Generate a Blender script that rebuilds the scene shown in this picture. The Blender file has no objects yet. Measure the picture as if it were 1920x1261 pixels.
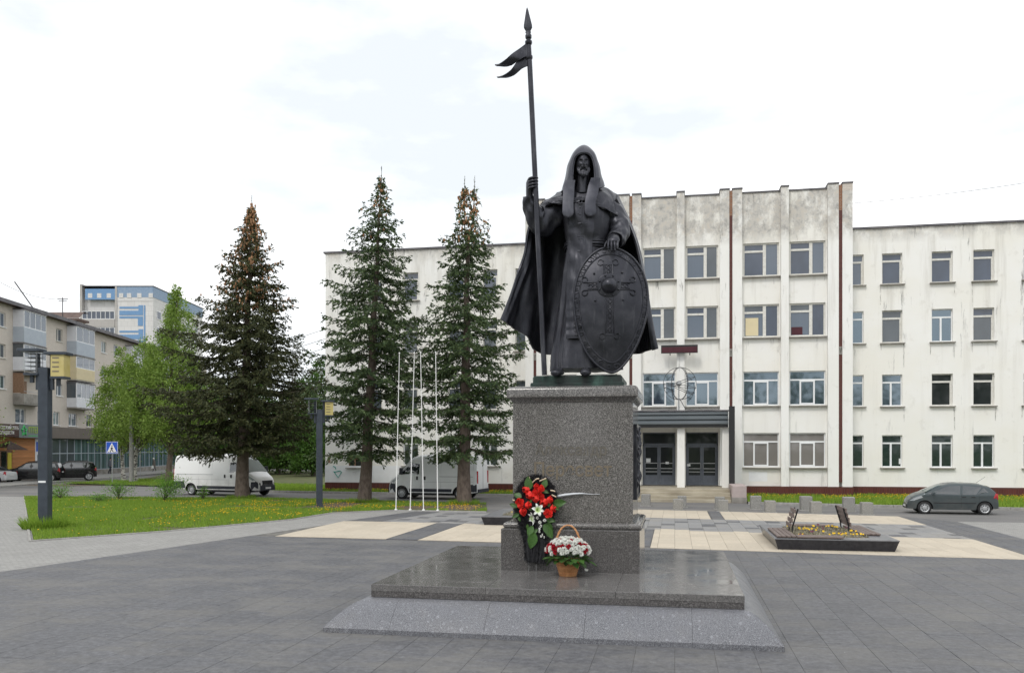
import bpy, math, random
import numpy as np
from mathutils import Vector, Matrix, noise
R = math.radians
random.seed(11)
rng = np.random.default_rng(5)
scene = bpy.context.scene
C = scene.collection

# ------------------------------------------------------------------ camera, sky, sun, exposure
cd = bpy.data.cameras.new('camera')
cam = bpy.data.objects.new('camera', cd)
C.objects.link(cam)
cam.location = (0, 0, 2.9)
cam.rotation_euler = (R(90), 0, R(10.8))
cd.sensor_width = 36
cd.lens = 30
cd.shift_y = 0.109
cd.clip_end = 3000
scene.camera = cam

SUN_EL, SUN_AZ = 48, 200          # degrees; high thin sun behind the viewer, almost lost in the overcast
world = bpy.data.worlds.new('World')
scene.world = world
world.use_nodes = True
nt = world.node_tree
nt.nodes.clear()
N = nt.nodes.new
out = N('ShaderNodeOutputWorld')
bg = N('ShaderNodeBackground')
bg.inputs['Strength'].default_value = 0.1
sky = N('ShaderNodeTexSky')
sky.sky_type = 'NISHITA'
sky.sun_disc = False
sky.sun_elevation = R(SUN_EL)
sky.sun_rotation = R(SUN_AZ)
tc = N('ShaderNodeTexCoord')
mp = N('ShaderNodeMapping')
mp.inputs['Scale'].default_value = (1, 1, 2.6)
mp.inputs['Location'].default_value = (0.35, 0.2, 0.1)
n1 = N('ShaderNodeTexNoise')
n1.inputs['Scale'].default_value = 2.6
n1.inputs['Detail'].default_value = 7
n1.inputs['Roughness'].default_value = 0.52
rp = N('ShaderNodeValToRGB')
rp.color_ramp.elements[0].position = 0.38
rp.color_ramp.elements[0].color = (8.75, 9.25, 9.65, 1)
rp.color_ramp.elements[1].position = 0.62
rp.color_ramp.elements[1].color = (14.5, 14.5, 14.5, 1)
mx = N('ShaderNodeMix')
mx.data_type = 'RGBA'
mx.inputs['Factor'].default_value = 0.94   # overcast: the blue shows only faintly through the cloud
L = nt.links.new
L(tc.outputs['Generated'], mp.inputs['Vector'])
L(mp.outputs['Vector'], n1.inputs['Vector'])
L(n1.outputs['Fac'], rp.inputs['Fac'])
L(sky.outputs['Color'], mx.inputs['A'])
L(rp.outputs['Color'], mx.inputs['B'])
L(mx.outputs['Result'], bg.inputs['Color'])
L(bg.outputs['Background'], out.inputs['Surface'])

sd = bpy.data.lights.new('sun', 'SUN')
sd.energy = 1.1
sd.angle = R(14)
sd.color = (1.0, 0.96, 0.9)
sun = bpy.data.objects.new('sun', sd)
C.objects.link(sun)
_a = R(SUN_AZ)
_dir = Vector((math.sin(_a) * math.cos(R(SUN_EL)), math.cos(_a) * math.cos(R(SUN_EL)), math.sin(R(SUN_EL))))
sun.rotation_euler = _dir.to_track_quat('Z', 'Y').to_euler()
sun.location = (0, -20, 60)
vs = scene.view_settings
vs.view_transform = 'Standard'
vs.look = 'None'
vs.exposure = 0.12
vs.gamma = 1.0
vs.use_curve_mapping = False

# ------------------------------------------------------------------ materials
def hexa(r, g, b):
    """sRGB 0-255 -> linear"""
    f = lambda v: (v / 255 / 12.92) if v / 255 <= 0.04045 else ((v / 255 + 0.055) / 1.055) ** 2.4
    return (f(r), f(g), f(b), 1)

def base_mat(name, color=(0.5, 0.5, 0.5), rough=0.6, metal=0.0, spec=0.5):
    m = bpy.data.materials.new(name)
    m.use_nodes = True
    b = m.node_tree.nodes['Principled BSDF']
    b.inputs['Base Color'].default_value = (*color[:3], 1)
    b.inputs['Roughness'].default_value = rough
    b.inputs['Metallic'].default_value = metal
    b.inputs['Specular IOR Level'].default_value = spec
    return m

class NG:
    """small helper for wiring nodes inside a material"""
    def __init__(s, m):
        s.m = m; s.t = m.node_tree; s.b = s.t.nodes['Principled BSDF']
    def n(s, kind, **kw):
        nd = s.t.nodes.new('ShaderNode' + kind)
        for k, v in kw.items():
            if k in nd.inputs: nd.inputs[k].default_value = v
            else: setattr(nd, k, v)
        return nd
    def l(s, a, b): s.t.links.new(a, b)
    def coord(s, where='Object', scale=(1, 1, 1)):
        if where == 'World':
            o = s.n('NewGeometry').outputs['Position']
        else:
            o = s.n('TexCoord').outputs[where]
        mpn = s.n('Mapping'); mpn.inputs['Scale'].default_value = scale
        s.l(o, mpn.inputs['Vector'])
        return mpn.outputs['Vector']
    def noise(s, vec, scale=5, detail=5, rough=0.55):
        nd = s.n('TexNoise', Scale=scale, Detail=detail, Roughness=rough)
        s.l(vec, nd.inputs['Vector'])
        return nd.outputs['Fac']
    def ramp(s, fac, stops):
        r = s.n('ValToRGB')
        e = r.color_ramp.elements
        while len(e) < len(stops): e.new(0.5)
        for el, (p, c) in zip(e, stops):
            el.position = p
            el.color = (c, c, c, 1) if isinstance(c, (int, float)) else (*c[:3], 1)
        s.l(fac, r.inputs['Fac'])
        return r.outputs['Color']
    def mix(s, fac, a, b, blend='MIX'):
        x = s.n('Mix'); x.data_type = 'RGBA'; x.blend_type = blend
        for key, v in (('Factor', fac), ('A', a), ('B', b)):
            if hasattr(v, 'is_linked'): s.l(v, x.inputs[key])
            elif key == 'Factor': x.inputs[0].default_value = v
            else: x.inputs[key].default_value = (*v[:3], 1)
        return x.outputs['Result']
    def math(s, op, a, b=None):
        x = s.n('Math'); x.operation = op
        for i, v in enumerate((a, b)):
            if v is None: continue
            if hasattr(v, 'is_linked'): s.l(v, x.inputs[i])
            else: x.inputs[i].default_value = v
        return x.outputs[0]
    def rand(s):
        """per-piece random number: objects and mesh islands alike"""
        a = s.n('NewGeometry').outputs['Random Per Island']
        b = s.n('ObjectInfo').outputs['Random']
        return s.math('FRACT', s.math('ADD', a, b))
    def color(s, c): s.l(c, s.b.inputs['Base Color'])
    def rough(s, c): s.l(c, s.b.inputs['Roughness'])
    def bump(s, h, strength=0.3, dist=0.02):
        bn = s.n('Bump', Strength=strength, Distance=dist)
        s.l(h, bn.inputs['Height']); s.l(bn.outputs['Normal'], s.b.inputs['Normal'])

def noisy(name, c1, c2, scale=6, rough=0.7, where='Object', bump=0.0, detail=6, spec=0.4, metal=0.0, stretch=(1, 1, 1), rand=0.0, lo=0.35, hi=0.65, bdist=0.01):
    m = base_mat(name, c1, rough, metal, spec)
    g = NG(m)
    v = g.coord(where, stretch)
    f = g.noise(v, scale, detail)
    c = g.ramp(f, [(lo, c1), (hi, c2)])
    if rand:
        k = g.ramp(g.rand(), [(0, 1 - rand), (1, 1 + rand)])
        c = g.mix(1.0, c, k, 'MULTIPLY')
    g.color(c)
    if bump: g.bump(f, bump, bdist)
    return m

def leafy(name, c1, c2, rough=0.6, trans=0.25):
    """foliage: each leaf its own shade, larger clumps drift between two greens"""
    m = base_mat(name, c1, rough, 0, 0.3)
    g = NG(m)
    f = g.noise(g.coord('World'), 1.1, 3)
    mid = tuple((a + b) / 2 for a, b in zip(c1[:3], c2[:3]))
    r = g.math('ADD', g.math('MULTIPLY', g.rand(), 0.6), g.math('MULTIPLY', f, 0.5))
    c = g.ramp(r, [(0.15, c1), (0.5, mid), (0.9, c2)])
    g.color(c)
    if trans:
        tr = g.n('BsdfTranslucent'); g.l(c, tr.inputs['Color'])
        ms = g.n('MixShader'); ms.inputs['Fac'].default_value = trans
        o = g.t.nodes['Material Output']
        g.l(g.b.outputs['BSDF'], ms.inputs[1]); g.l(tr.outputs['BSDF'], ms.inputs[2]); g.l(ms.outputs['Shader'], o.inputs['Surface'])
    return m

def granite(name, dark, mid, light, rough=0.25, grain=70, spots=True, bump=0.0, dirt=0.0):
    m = base_mat(name, mid, rough, 0, 0.5)
    g = NG(m)
    v = g.coord('World')
    f = g.noise(v, grain, 3, 0.7)
    c = g.ramp(f, [(0.36, dark), (0.5, mid), (0.64, light)])
    big = g.noise(v, 1.6, 4)
    c = g.mix(g.ramp(big, [(0.35, 0.0), (0.7, 0.35)]), c, tuple(x * 1.25 for x in mid[:3]))
    if spots:
        # pale feldspar ovoids with a darker ring, scattered
        for sc, th in ((7.5, 0.20), (13.0, 0.22)):
            vo = g.n('TexVoronoi', Scale=sc); vo.feature = 'F1'
            wv = g.mix(0.035, v, g.n('TexNoise', Scale=14.0).outputs['Color'])
            g.l(wv, vo.inputs['Vector'])
            sep = g.n('SeparateColor'); g.l(vo.outputs['Color'], sep.inputs['Color'])
            pick = g.math('GREATER_THAN', sep.outputs['Red'], 0.5)
            ring = g.ramp(vo.outputs['Distance'], [(0.0, 0.45), (th * 0.55, 0.30), (th * 0.8, 0.75), (th, 0.0)])
            c = g.mix(g.math('MULTIPLY', g.math('MULTIPLY', pick, ring), 0.42), c, tuple(min(1, x * 1.5 + 0.05) for x in light[:3]))
    if dirt:
        d = g.noise(v, 2.2, 8, 0.65)
        c = g.mix(g.ramp(d, [(0.5, 0.0), (0.75, dirt)]), c, (0.30, 0.27, 0.22))
        g.rough(g.ramp(d, [(0.35, rough), (0.75, min(1, rough + 0.3))]))
    g.color(c)
    if bump: g.bump(f, bump, 0.004)
    return m

M = {}
def build_materials():
    M['bronze'] = m = base_mat('dark_bronze', (0.035, 0.034, 0.038), 0.4, 0.55, 0.5)
    g = NG(m)
    v = g.coord('Object')
    f = g.noise(v, 3.0, 6)
    f2 = g.noise(g.coord('Object', (6, 6, 0.9)), 2.0, 5)
    c = g.ramp(f, [(0.3, (0.024, 0.025, 0.033)), (0.55, (0.045, 0.046, 0.057)), (0.75, (0.078, 0.079, 0.092))])
    c = g.mix(g.ramp(f2, [(0.56, 0.0), (0.74, 0.5)]), c, (0.135, 0.136, 0.15))
    g.color(c); g.rough(g.ramp(f, [(0.3, 0.28), (0.7, 0.5)])); g.bump(g.noise(v, 26, 5), 0.12, 0.01)
    M['bronze_pale'] = m.copy(); M['bronze_pale'].name = 'paler_bronze'  # paler copy of the dark bronze for the hood and its lappets
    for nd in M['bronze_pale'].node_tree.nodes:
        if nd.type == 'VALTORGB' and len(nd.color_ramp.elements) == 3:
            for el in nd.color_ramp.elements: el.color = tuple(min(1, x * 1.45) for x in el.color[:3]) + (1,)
    M['bronze_green'] = m = base_mat('weathered_bronze', (0.03, 0.06, 0.05), 0.5, 0.3, 0.4)
    g = NG(m)
    f = g.noise(g.coord('World', (1, 1, 0.5)), 3.5, 7)
    g.color(g.ramp(f, [(0.35, (0.03, 0.035, 0.035)), (0.5, (0.030, 0.055, 0.048)), (0.72, (0.085, 0.16, 0.135))]))
    M['granite_die'] = granite('pedestal_granite', (0.035, 0.034, 0.035), (0.125, 0.118, 0.114), (0.31, 0.295, 0.285), 0.1, 58, True)
    M['granite_plinth'] = granite('plinth_granite', (0.035, 0.033, 0.034), (0.088, 0.083, 0.082), (0.18, 0.17, 0.168), 0.16, 60, True)
    M['granite_slab'] = granite('slab_granite', (0.06, 0.058, 0.058), (0.135, 0.13, 0.128), (0.23, 0.22, 0.215), 0.05, 75, True, 0, 0.07)
    M['granite_curve'] = granite('stylobate_granite', (0.045, 0.047, 0.055), (0.135, 0.138, 0.153), (0.29, 0.295, 0.32), 0.28, 85, True, 0, 0.10)
    M['granite_grey'] = granite('grey_granite', (0.13, 0.125, 0.115), (0.24, 0.235, 0.22), (0.36, 0.35, 0.33), 0.6, 40, False, 0.1)
    M['letter_faint'] = noisy('worn_gilding', (0.150, 0.134, 0.108), (0.128, 0.118, 0.104), 14, 0.4, lo=0.3, hi=0.6)
    M['letter'] = noisy('faded_gilding', (0.22, 0.175, 0.115), (0.155, 0.13, 0.10), 14, 0.5, lo=0.3, hi=0.6)

    def paving(name, c1, c2, dust, amount, rough=0.62, mo=1.0):
        m = base_mat(name, c1, rough, 0, 0.4)
        g = NG(m)
        v = g.coord('World')
        r = g.ramp(g.rand(), [(0.0, 0.92), (0.5, 1.0), (1.0, 1.07)])
        fine = g.noise(v, 38, 5, 0.7)
        c = g.ramp(fine, [(0.3, c1), (0.7, c2)])
        c = g.mix(1.0, c, r, 'MULTIPLY')
        mott = g.noise(v, 9, 9, 0.74)
        c = g.mix(1.0, c, g.ramp(mott, [(0.34, 1 - 0.34 * mo), (0.5, 1.0), (0.66, 1 + 0.40 * mo)]), 'MULTIPLY')
        # wear and dust: long patches, finer scuffs and rare pale spots
        a = g.noise(g.coord('World', (0.55, 1.0, 1.0)), 0.9, 9, 0.62)
        b = g.noise(g.coord('World', (0.6, 1.5, 1.0)), 2.6, 9, 0.7)
        dm = g.math('ADD', g.math('MULTIPLY', a, 0.6), g.math('MULTIPLY', b, 0.4))
        c = g.mix(g.ramp(dm, [(0.46, 0.0), (0.60, amount)]), c, dust)
        c = g.mix(g.ramp(dm, [(0.28, 0.35), (0.46, 0.0)]), c, tuple(x * 0.62 for x in c1[:3]))
        vo = g.n('TexVoronoi', Scale=2.1); g.l(v, vo.inputs['Vector'])
        c = g.mix(g.ramp(vo.outputs['Distance'], [(0.010, 0.8), (0.022, 0.0)]), c, (0.5, 0.49, 0.46))
        g.color(c)
        g.rough(g.ramp(dm, [(0.3, rough - 0.2), (0.6, rough + 0.15)]))
        g.bump(fine, 0.25, 0.003)
        return m
    M['pave_dark'] = paving('dark_granite_paving', (0.080, 0.081, 0.088), (0.130, 0.131, 0.139), (0.190, 0.183, 0.168), 0.55)
    M['pave_beige'] = paving('beige_paving', (0.46, 0.40, 0.315), (0.54, 0.475, 0.38), (0.50, 0.45, 0.37), 0.5, 0.75, 0.25)
    M['pave_grey'] = paving('light_grey_paving', (0.20, 0.20, 0.205), (0.27, 0.27, 0.27), (0.32, 0.30, 0.265), 0.5, 0.7, 0.35)
    M['pave_slate'] = paving('slate_paving', (0.085, 0.088, 0.098), (0.12, 0.122, 0.132), (0.20, 0.19, 0.17), 0.5, 0.7)
    M['bed'] = noisy('joint_sand', (0.20, 0.19, 0.17), (0.10, 0.098, 0.095), 3, 0.95, 'World')
    M['asphalt'] = m = base_mat('asphalt', (0.1, 0.1, 0.1), 0.85, 0, 0.3)
    g = NG(m)
    v = g.coord('World')
    c = g.ramp(g.noise(v, 60, 3, 0.7), [(0.3, (0.115, 0.113, 0.115)), (0.7, (0.19, 0.187, 0.185))])
    c = g.mix(g.ramp(g.noise(g.coord('World', (0.3, 1, 1)), 0.6, 6), [(0.42, 0.0), (0.68, 0.6)]), c, (0.26, 0.245, 0.225))
    g.color(c); g.bump(g.noise(v, 60, 3), 0.3, 0.004)
    M['path'] = m = base_mat('concrete_pavers', (0.3, 0.3, 0.3), 0.85, 0, 0.3)
    g = NG(m)
    br = g.n('TexBrick', Scale=1.0)
    br.inputs['Brick Width'].default_value = 0.2; br.inputs['Row Height'].default_value = 0.1; br.inputs['Mortar Size'].default_value = 0.006
    br.inputs['Color1'].default_value = (0.27, 0.265, 0.255, 1); br.inputs['Color2'].default_value = (0.335, 0.33, 0.315, 1); br.inputs['Mortar'].default_value = (0.17, 0.165, 0.155, 1)
    g.l(g.coord('World'), br.inputs['Vector'])
    v = g.coord('World')
    c = g.mix(g.ramp(g.noise(v, 0.7, 7), [(0.4, 0.0), (0.7, 0.45)]), br.outputs['Color'], (0.22, 0.215, 0.205))
    c = g.mix(g.ramp(g.noise(v, 9, 5), [(0.45, 0.0), (0.7, 0.3)]), c, (0.38, 0.37, 0.35))
    g.color(c)
    M['kerb'] = noisy('kerb_concrete', (0.26, 0.255, 0.24), (0.36, 0.35, 0.33), 5, 0.85, 'World', 0.2)
    M['soil'] = noisy('soil', (0.06, 0.085, 0.022), (0.11, 0.105, 0.045), 1.2, 0.95, 'World', 0.3)
    M['earth'] = noisy('bare_earth', (0.10, 0.075, 0.05), (0.16, 0.125, 0.09), 4, 0.95, 'World', 0.3)
    M['grass'] = leafy('grass_blades', (0.13, 0.255, 0.022), (0.31, 0.44, 0.06), 0.6, 0.4)
    M['dandelion'] = noisy('dandelion_yellow', (0.85, 0.56, 0.01), (0.75, 0.42, 0.01), 40, 0.7)

    # painted render of the old administrative building
    m = M['plaster'] = base_mat('weathered_cream_render', (0.8, 0.78, 0.7), 0.85, 0, 0.25)
    g = NG(m)
    v = g.coord('World')
    big = g.noise(v, 0.35, 5)
    c = g.ramp(big, [(0.35, (0.855, 0.835, 0.775)), (0.62, (0.88, 0.87, 0.84))])
    st = g.noise(g.coord('World', (1.3, 1.3, 0.10)), 1.5, 8, 0.62)            # runs down the wall
    sepz = g.n('SeparateXYZ'); g.l(g.n('NewGeometry').outputs['Position'], sepz.inputs['Vector'])
    hi = g.n('MapRange'); hi.inputs['From Min'].default_value = 5; hi.inputs['From Max'].default_value = 15.5; hi.inputs['To Min'].default_value = 0.22; g.l(sepz.outputs['Z'], hi.inputs['Value'])
    c = g.mix(g.math('MULTIPLY', hi.outputs[0], g.ramp(st, [(0.52, 0.0), (0.74, 0.6)])), c, (0.47, 0.44, 0.38))
    blot = g.noise(v, 1.3, 9, 0.66)
    c = g.mix(g.ramp(blot, [(0.58, 0.0), (0.72, 0.35)]), c, (0.55, 0.52, 0.46))
    sep = g.n('SeparateXYZ'); g.l(g.n('NewGeometry').outputs['Position'], sep.inputs['Vector'])
    zz = sep.outputs['Z']
    # peeling, sooty parapets
    top = g.n('MapRange'); top.inputs['From Min'].default_value = 14.8; top.inputs['From Max'].default_value = 15.7; g.l(zz, top.inputs['Value'])
    peel = g.noise(g.coord('World', (1, 1, 0.6)), 1.1, 10, 0.72)
    pm = g.math('MULTIPLY', top.outputs[0], g.ramp(peel, [(0.38, 0.0), (0.52, 0.95)]))
    c = g.mix(pm, c, g.ramp(g.noise(v, 3.2, 9, 0.7), [(0.3, (0.31, 0.30, 0.285)), (0.5, (0.54, 0.52, 0.485)), (0.64, (0.60, 0.55, 0.48)), (0.80, (0.52, 0.39, 0.27))]))
    dk = g.noise(g.coord('World', (2.2, 2.2, 0.35)), 1.1, 8, 0.68)
    c = g.mix(g.math('MULTIPLY', hi.outputs[0], g.ramp(dk, [(0.61, 0.0), (0.70, 1.0)])), c, (0.14, 0.135, 0.13))
    g.color(c); g.bump(g.noise(v, 18, 5), 0.25, 0.01)
    M['plaster_white'] = m.copy(); M['plaster_white'].name = 'weathered_white_render'
    for nd in M['plaster_white'].node_tree.nodes:
        if nd.type == 'VALTORGB' and abs(nd.color_ramp.elements[0].color[2] - 0.775) < 0.01:
            nd.color_ramp.elements[0].color = (0.85, 0.84, 0.80, 1); nd.color_ramp.elements[1].color = (0.88, 0.875, 0.85, 1)
    M['whitewash'] = noisy('fresh_whitewash', (0.86, 0.87, 0.88), (0.80, 0.81, 0.82), 2, 0.85, 'World')
    def bricks(name, c1, c2, mortar, bw, bh, ms=0.01, axis='XZ', rough=0.7):
        m = base_mat(name, c1, rough, 0, 0.3)
        g = NG(m)
        o = g.n('TexCoord').outputs['Object']
        sp = g.n('SeparateXYZ'); g.l(o, sp.inputs['Vector'])
        cb = g.n('CombineXYZ'); g.l(g.math('ADD', sp.outputs['X'], sp.outputs['Y']), cb.inputs['X']); g.l(sp.outputs['Z'], cb.inputs['Y'])
        br = g.n('TexBrick', Scale=1.0)
        br.inputs['Brick Width'].default_value = bw; br.inputs['Row Height'].default_value = bh; br.inputs['Mortar Size'].default_value = ms
        br.inputs['Color1'].default_value = (*c1, 1); br.inputs['Color2'].default_value = (*c2, 1); br.inputs['Mortar'].default_value = (*mortar, 1)
        g.l(cb.outputs['Vector'], br.inputs['Vector'])
        c = g.mix(g.ramp(g.noise(o, 0.8, 7), [(0.45, 0.0), (0.7, 0.35)]), br.outputs['Color'], tuple(x * 0.78 for x in c1))
        g.color(c); g.bump(br.outputs['Fac'], -0.3, 0.01)
        return m
    M['tile_red'] = bricks('oxblood_ceramic_tile', (0.13, 0.035, 0.028), (0.095, 0.026, 0.022), (0.10, 0.06, 0.05), 0.13, 0.30, 0.012, rough=0.35)
    M['stripe_red'] = bricks('oxblood_brick_stripe', (0.14, 0.042, 0.034), (0.105, 0.030, 0.026), (0.085, 0.05, 0.045), 0.25, 0.09, 0.012, rough=0.45)
    M['brick_raw'] = bricks('bare_brick', (0.34, 0.15, 0.075), (0.27, 0.11, 0.055), (0.28, 0.24, 0.2), 0.25, 0.08, 0.012)
    M['brick_tan'] = bricks('tan_silicate_brick', (0.66, 0.595, 0.53), (0.60, 0.54, 0.475), (0.50, 0.46, 0.42), 0.27, 0.10, 0.012)
    M['panel_grey'] = bricks('grey_panel_facing', (0.50, 0.48, 0.46), (0.44, 0.42, 0.40), (0.36, 0.34, 0.33), 1.2, 0.9, 0.02)
    M['panel_white'] = bricks('white_panel_facing', (0.70, 0.69, 0.68), (0.66, 0.65, 0.64), (0.5, 0.49, 0.48), 1.2, 0.9, 0.02)
    M['blue_tile'] = noisy('blue_facing_tile', (0.145, 0.28, 0.50), (0.18, 0.33, 0.54), 5, 0.5, 'Object')
    M['blue_soft'] = noisy('faded_blue_tile', (0.22, 0.32, 0.46), (0.28, 0.37, 0.50), 3, 0.6, 'Object')
    M['concrete'] = noisy('stained_concrete', (0.22, 0.205, 0.185), (0.36, 0.34, 0.31), 1.6, 0.9, 'World', 0.2, 8)
    M['steps'] = noisy('worn_concrete_steps', (0.27, 0.235, 0.175), (0.44, 0.395, 0.31), 1.4, 0.9, 'World', 0.3, 9, stretch=(0.5, 1, 2))
    M['pink_stone'] = noisy('pinkish_stone', (0.46, 0.385, 0.37), (0.40, 0.335, 0.32), 3, 0.8)
    M['roof_metal'] = noisy('parapet_flashing', (0.09, 0.088, 0.10), (0.17, 0.16, 0.17), 2, 0.6, 'World')
    M['roof_brown'] = noisy('brown_roofing', (0.10, 0.07, 0.062), (0.15, 0.105, 0.09), 2, 0.8)
    M['frame_white'] = base_mat('white_window_plastic', (0.82, 0.83, 0.84), 0.4)
    M['frame_old'] = noisy('old_white_window_paint', (0.74, 0.73, 0.69), (0.60, 0.58, 0.53), 9, 0.7, lo=0.4, hi=0.75)
    M['frame_brown'] = noisy('old_brown_wood', (0.30, 0.19, 0.12), (0.22, 0.13, 0.08), 9, 0.7)
    def glass(name, c, rough=0.04, ior=1.75, stripes=None, tint=None):
        m = base_mat(name, c, rough, 0, 0.5)
        g = NG(m); g.b.inputs['IOR'].default_value = ior
        if tint: g.b.inputs['Specular Tint'].default_value = (*tint, 1)
        f = g.noise(g.coord('World', (1, 1, 0.5)), 0.9, 3)
        if stripes:
            w = g.n('TexWave', Scale=stripes, Distortion=1.2, Detail=2.0); g.l(g.coord('World', (1, 1, 0.02)), w.inputs['Vector'])
            f = w.outputs['Fac']
        g.color(g.ramp(f, [(0.25, tuple(x * 0.72 for x in c)), (0.8, tuple(x * 1.28 for x in c))]))
        g.bump(g.noise(g.coord('World'), 1.2, 2), 0.05, 0.02)
        return m
    M['glass_blue'] = glass('slate_blue_window_glass', (0.050, 0.068, 0.105))
    M['glass_grey'] = glass('grey_window_glass', (0.085, 0.10, 0.115))
    M['glass_dark'] = glass('dark_window_glass', (0.022, 0.027, 0.028), ior=1.5)
    M['glass_sky'] = glass('bright_window_glass', (0.035, 0.05, 0.066), ior=2.6, tint=(0.72, 0.88, 1.0))
    M['glass_green'] = glass('tree_reflection_glass', (0.016, 0.034, 0.030), ior=1.9)  # reflection of trees painted in: dark green base colour on the lower panes
    M['glass_curtain'] = glass('curtained_window_glass', (0.21, 0.195, 0.185), stripes=9.0)
    M['glass_bcurtain'] = glass('blue_curtained_glass', (0.105, 0.135, 0.18), stripes=6.0)
    M['glass_shop'] = glass('shop_window_glass', (0.10, 0.155, 0.165), stripes=1.4)
    M['car_glass'] = glass('car_glass', (0.022, 0.028, 0.032), 0.02, 2.2)
    M['car_glass_lit'] = glass('car_windscreen_glass', (0.10, 0.14, 0.14), 0.03, 1.8)
    M['steel_dark'] = noisy('dark_slate_steel', (0.036, 0.045, 0.060), (0.052, 0.064, 0.082), 4, 0.4)
    M['door_grey'] = noisy('grey_blue_door_paint', (0.135, 0.15, 0.18), (0.105, 0.12, 0.145), 5, 0.5)
    M['canopy_grey'] = noisy('canopy_cladding', (0.12, 0.14, 0.155), (0.16, 0.18, 0.195), 1, 0.4, stretch=(0.2, 1, 1))
    M['black'] = base_mat('black_plastic', (0.018, 0.018, 0.02), 0.6)
    M['navy_plastic'] = noisy('dark_bumper_plastic', (0.028, 0.031, 0.042), (0.04, 0.044, 0.055), 5, 0.65)
    M['rubber'] = base_mat('tyre_rubber', (0.022, 0.022, 0.023), 0.85)
    M['alloy'] = base_mat('wheel_silver', (0.50, 0.51, 0.52), 0.35, 0.5)
    def paint(name, c, dirt=0.25, rough=0.3, metal=0.0, dz=0.6):
        m = base_mat(name, c, rough, metal, 0.5)
        g = NG(m); g.b.inputs['Coat Weight'].default_value = 0.5 if max(c) > 0.03 else 0.15; g.b.inputs['Coat Roughness'].default_value = 0.08
        sp = g.n('SeparateXYZ'); g.l(g.n('TexCoord').outputs['Object'], sp.inputs['Vector'])
        mr = g.n('MapRange'); mr.inputs['From Min'].default_value = 1.2 * dz; mr.inputs['From Max'].default_value = 0.3 * dz; g.l(sp.outputs['Z'], mr.inputs['Value'])
        f = g.noise(g.coord('Object', (0.7, 1, 1)), 3, 7)
        k = g.math('MULTIPLY', mr.outputs[0], g.ramp(f, [(0.35, 0.1), (0.7, 1.0)]))
        k = g.math('MULTIPLY', k, dirt)
        g.color(g.mix(k, c, (0.27, 0.245, 0.215)))
        g.rough(g.math('ADD', g.math('MULTIPLY', k, 0.5), rough))
        return m
    M['paint_white'] = paint('white_van_paint', (0.82, 0.82, 0.81), 0.5, 0.35, 0, 1.2)
    M['paint_white2'] = paint('pale_van_paint', (0.80, 0.82, 0.83), 0.25, 0.35, 0, 1.2)
    M['paint_slate'] = paint('slate_green_car_paint', (0.055, 0.072, 0.078), 0.3, 0.28, 0.35, 0.7)
    M['paint_black'] = paint('black_car_paint', (0.012, 0.012, 0.014), 0.12, 0.2)
    M['paint_silver'] = paint('pale_silver_paint', (0.62, 0.63, 0.65), 0.2, 0.3, 0.2)
    M['red_light'] = base_mat('red_lamp_lens', (0.42, 0.02, 0.03), 0.15)
    M['head_light'] = base_mat('headlamp_lens', (0.42, 0.45, 0.47), 0.1, 0.3)
    M['plate'] = base_mat('number_plate', (0.7, 0.7, 0.7), 0.5)
    M['spruce'] = leafy('spruce_needles', (0.020, 0.046, 0.024), (0.100, 0.142, 0.050), 0.65, 0.08)
    M['spruce_dark'] = leafy('dark_spruce_needles', (0.020, 0.034, 0.015), (0.088, 0.092, 0.033), 0.65, 0.06)
    M['cones'] = leafy('spruce_cones', (0.24, 0.12, 0.06), (0.46, 0.26, 0.14), 0.8, 0)
    M['bark'] = noisy('spruce_bark', (0.095, 0.072, 0.060), (0.17, 0.135, 0.112), 7, 0.95, 'Object', 0.9, 8, stretch=(1, 1, 0.45), bdist=0.03)
    M['twig'] = noisy('dry_twigs', (0.07, 0.055, 0.045), (0.11, 0.09, 0.075), 8, 0.95)
    M['birch_leaf'] = leafy('birch_leaves', (0.125, 0.22, 0.035), (0.29, 0.40, 0.085), 0.55, 0.4)
    M['green_leaf'] = leafy('dark_broad_leaves', (0.030, 0.080, 0.012), (0.095, 0.185, 0.03), 0.55, 0.3)
    M['bush_leaf'] = leafy('bush_leaves', (0.08, 0.20, 0.025), (0.19, 0.36, 0.06), 0.5, 0.3)
    m = M['birch_bark'] = base_mat('birch_bark', (0.6, 0.58, 0.54), 0.8)
    g = NG(m)
    f = g.noise(g.coord('Object', (2.2, 2.2, 7)), 1.6, 4)
    g.color(g.ramp(f, [(0.44, (0.58, 0.56, 0.52)), (0.52, (0.40, 0.385, 0.36)), (0.57, (0.05, 0.045, 0.04))]))
    M['pole_white'] = base_mat('white_pole_paint', (0.83, 0.83, 0.82), 0.4)
    M['pole_conc'] = noisy('grey_concrete_pole', (0.27, 0.265, 0.26), (0.33, 0.325, 0.31), 6, 0.85)
    M['lamp_yellow'] = noisy('yellow_lantern_panel', (0.47, 0.385, 0.13), (0.54, 0.46, 0.20), 3, 0.5)
    M['wood_seat'] = noisy('brown_bench_slats', (0.135, 0.10, 0.09), (0.185, 0.145, 0.13), 5, 0.55, stretch=(1, 6, 1))
    M['wood_orange'] = noisy('orange_timber_cladding', (0.42, 0.175, 0.062), (0.52, 0.235, 0.09), 3, 0.6, stretch=(0.3, 0.3, 5), rand=0.12)
    M['planter'] = noisy('polished_black_planter', (0.020, 0.021, 0.028), (0.034, 0.035, 0.043), 8, 0.22, 'World')
    M['planter_rim'] = noisy('grey_planter_rim', (0.13, 0.132, 0.145), (0.19, 0.19, 0.20), 7, 0.35, 'World')
    M['led'] = noisy('dark_red_display', (0.055, 0.007, 0.014), (0.075, 0.012, 0.022), 4, 0.35)
    M['wire'] = base_mat('dark_wire', (0.05, 0.05, 0.055), 0.6)
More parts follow.
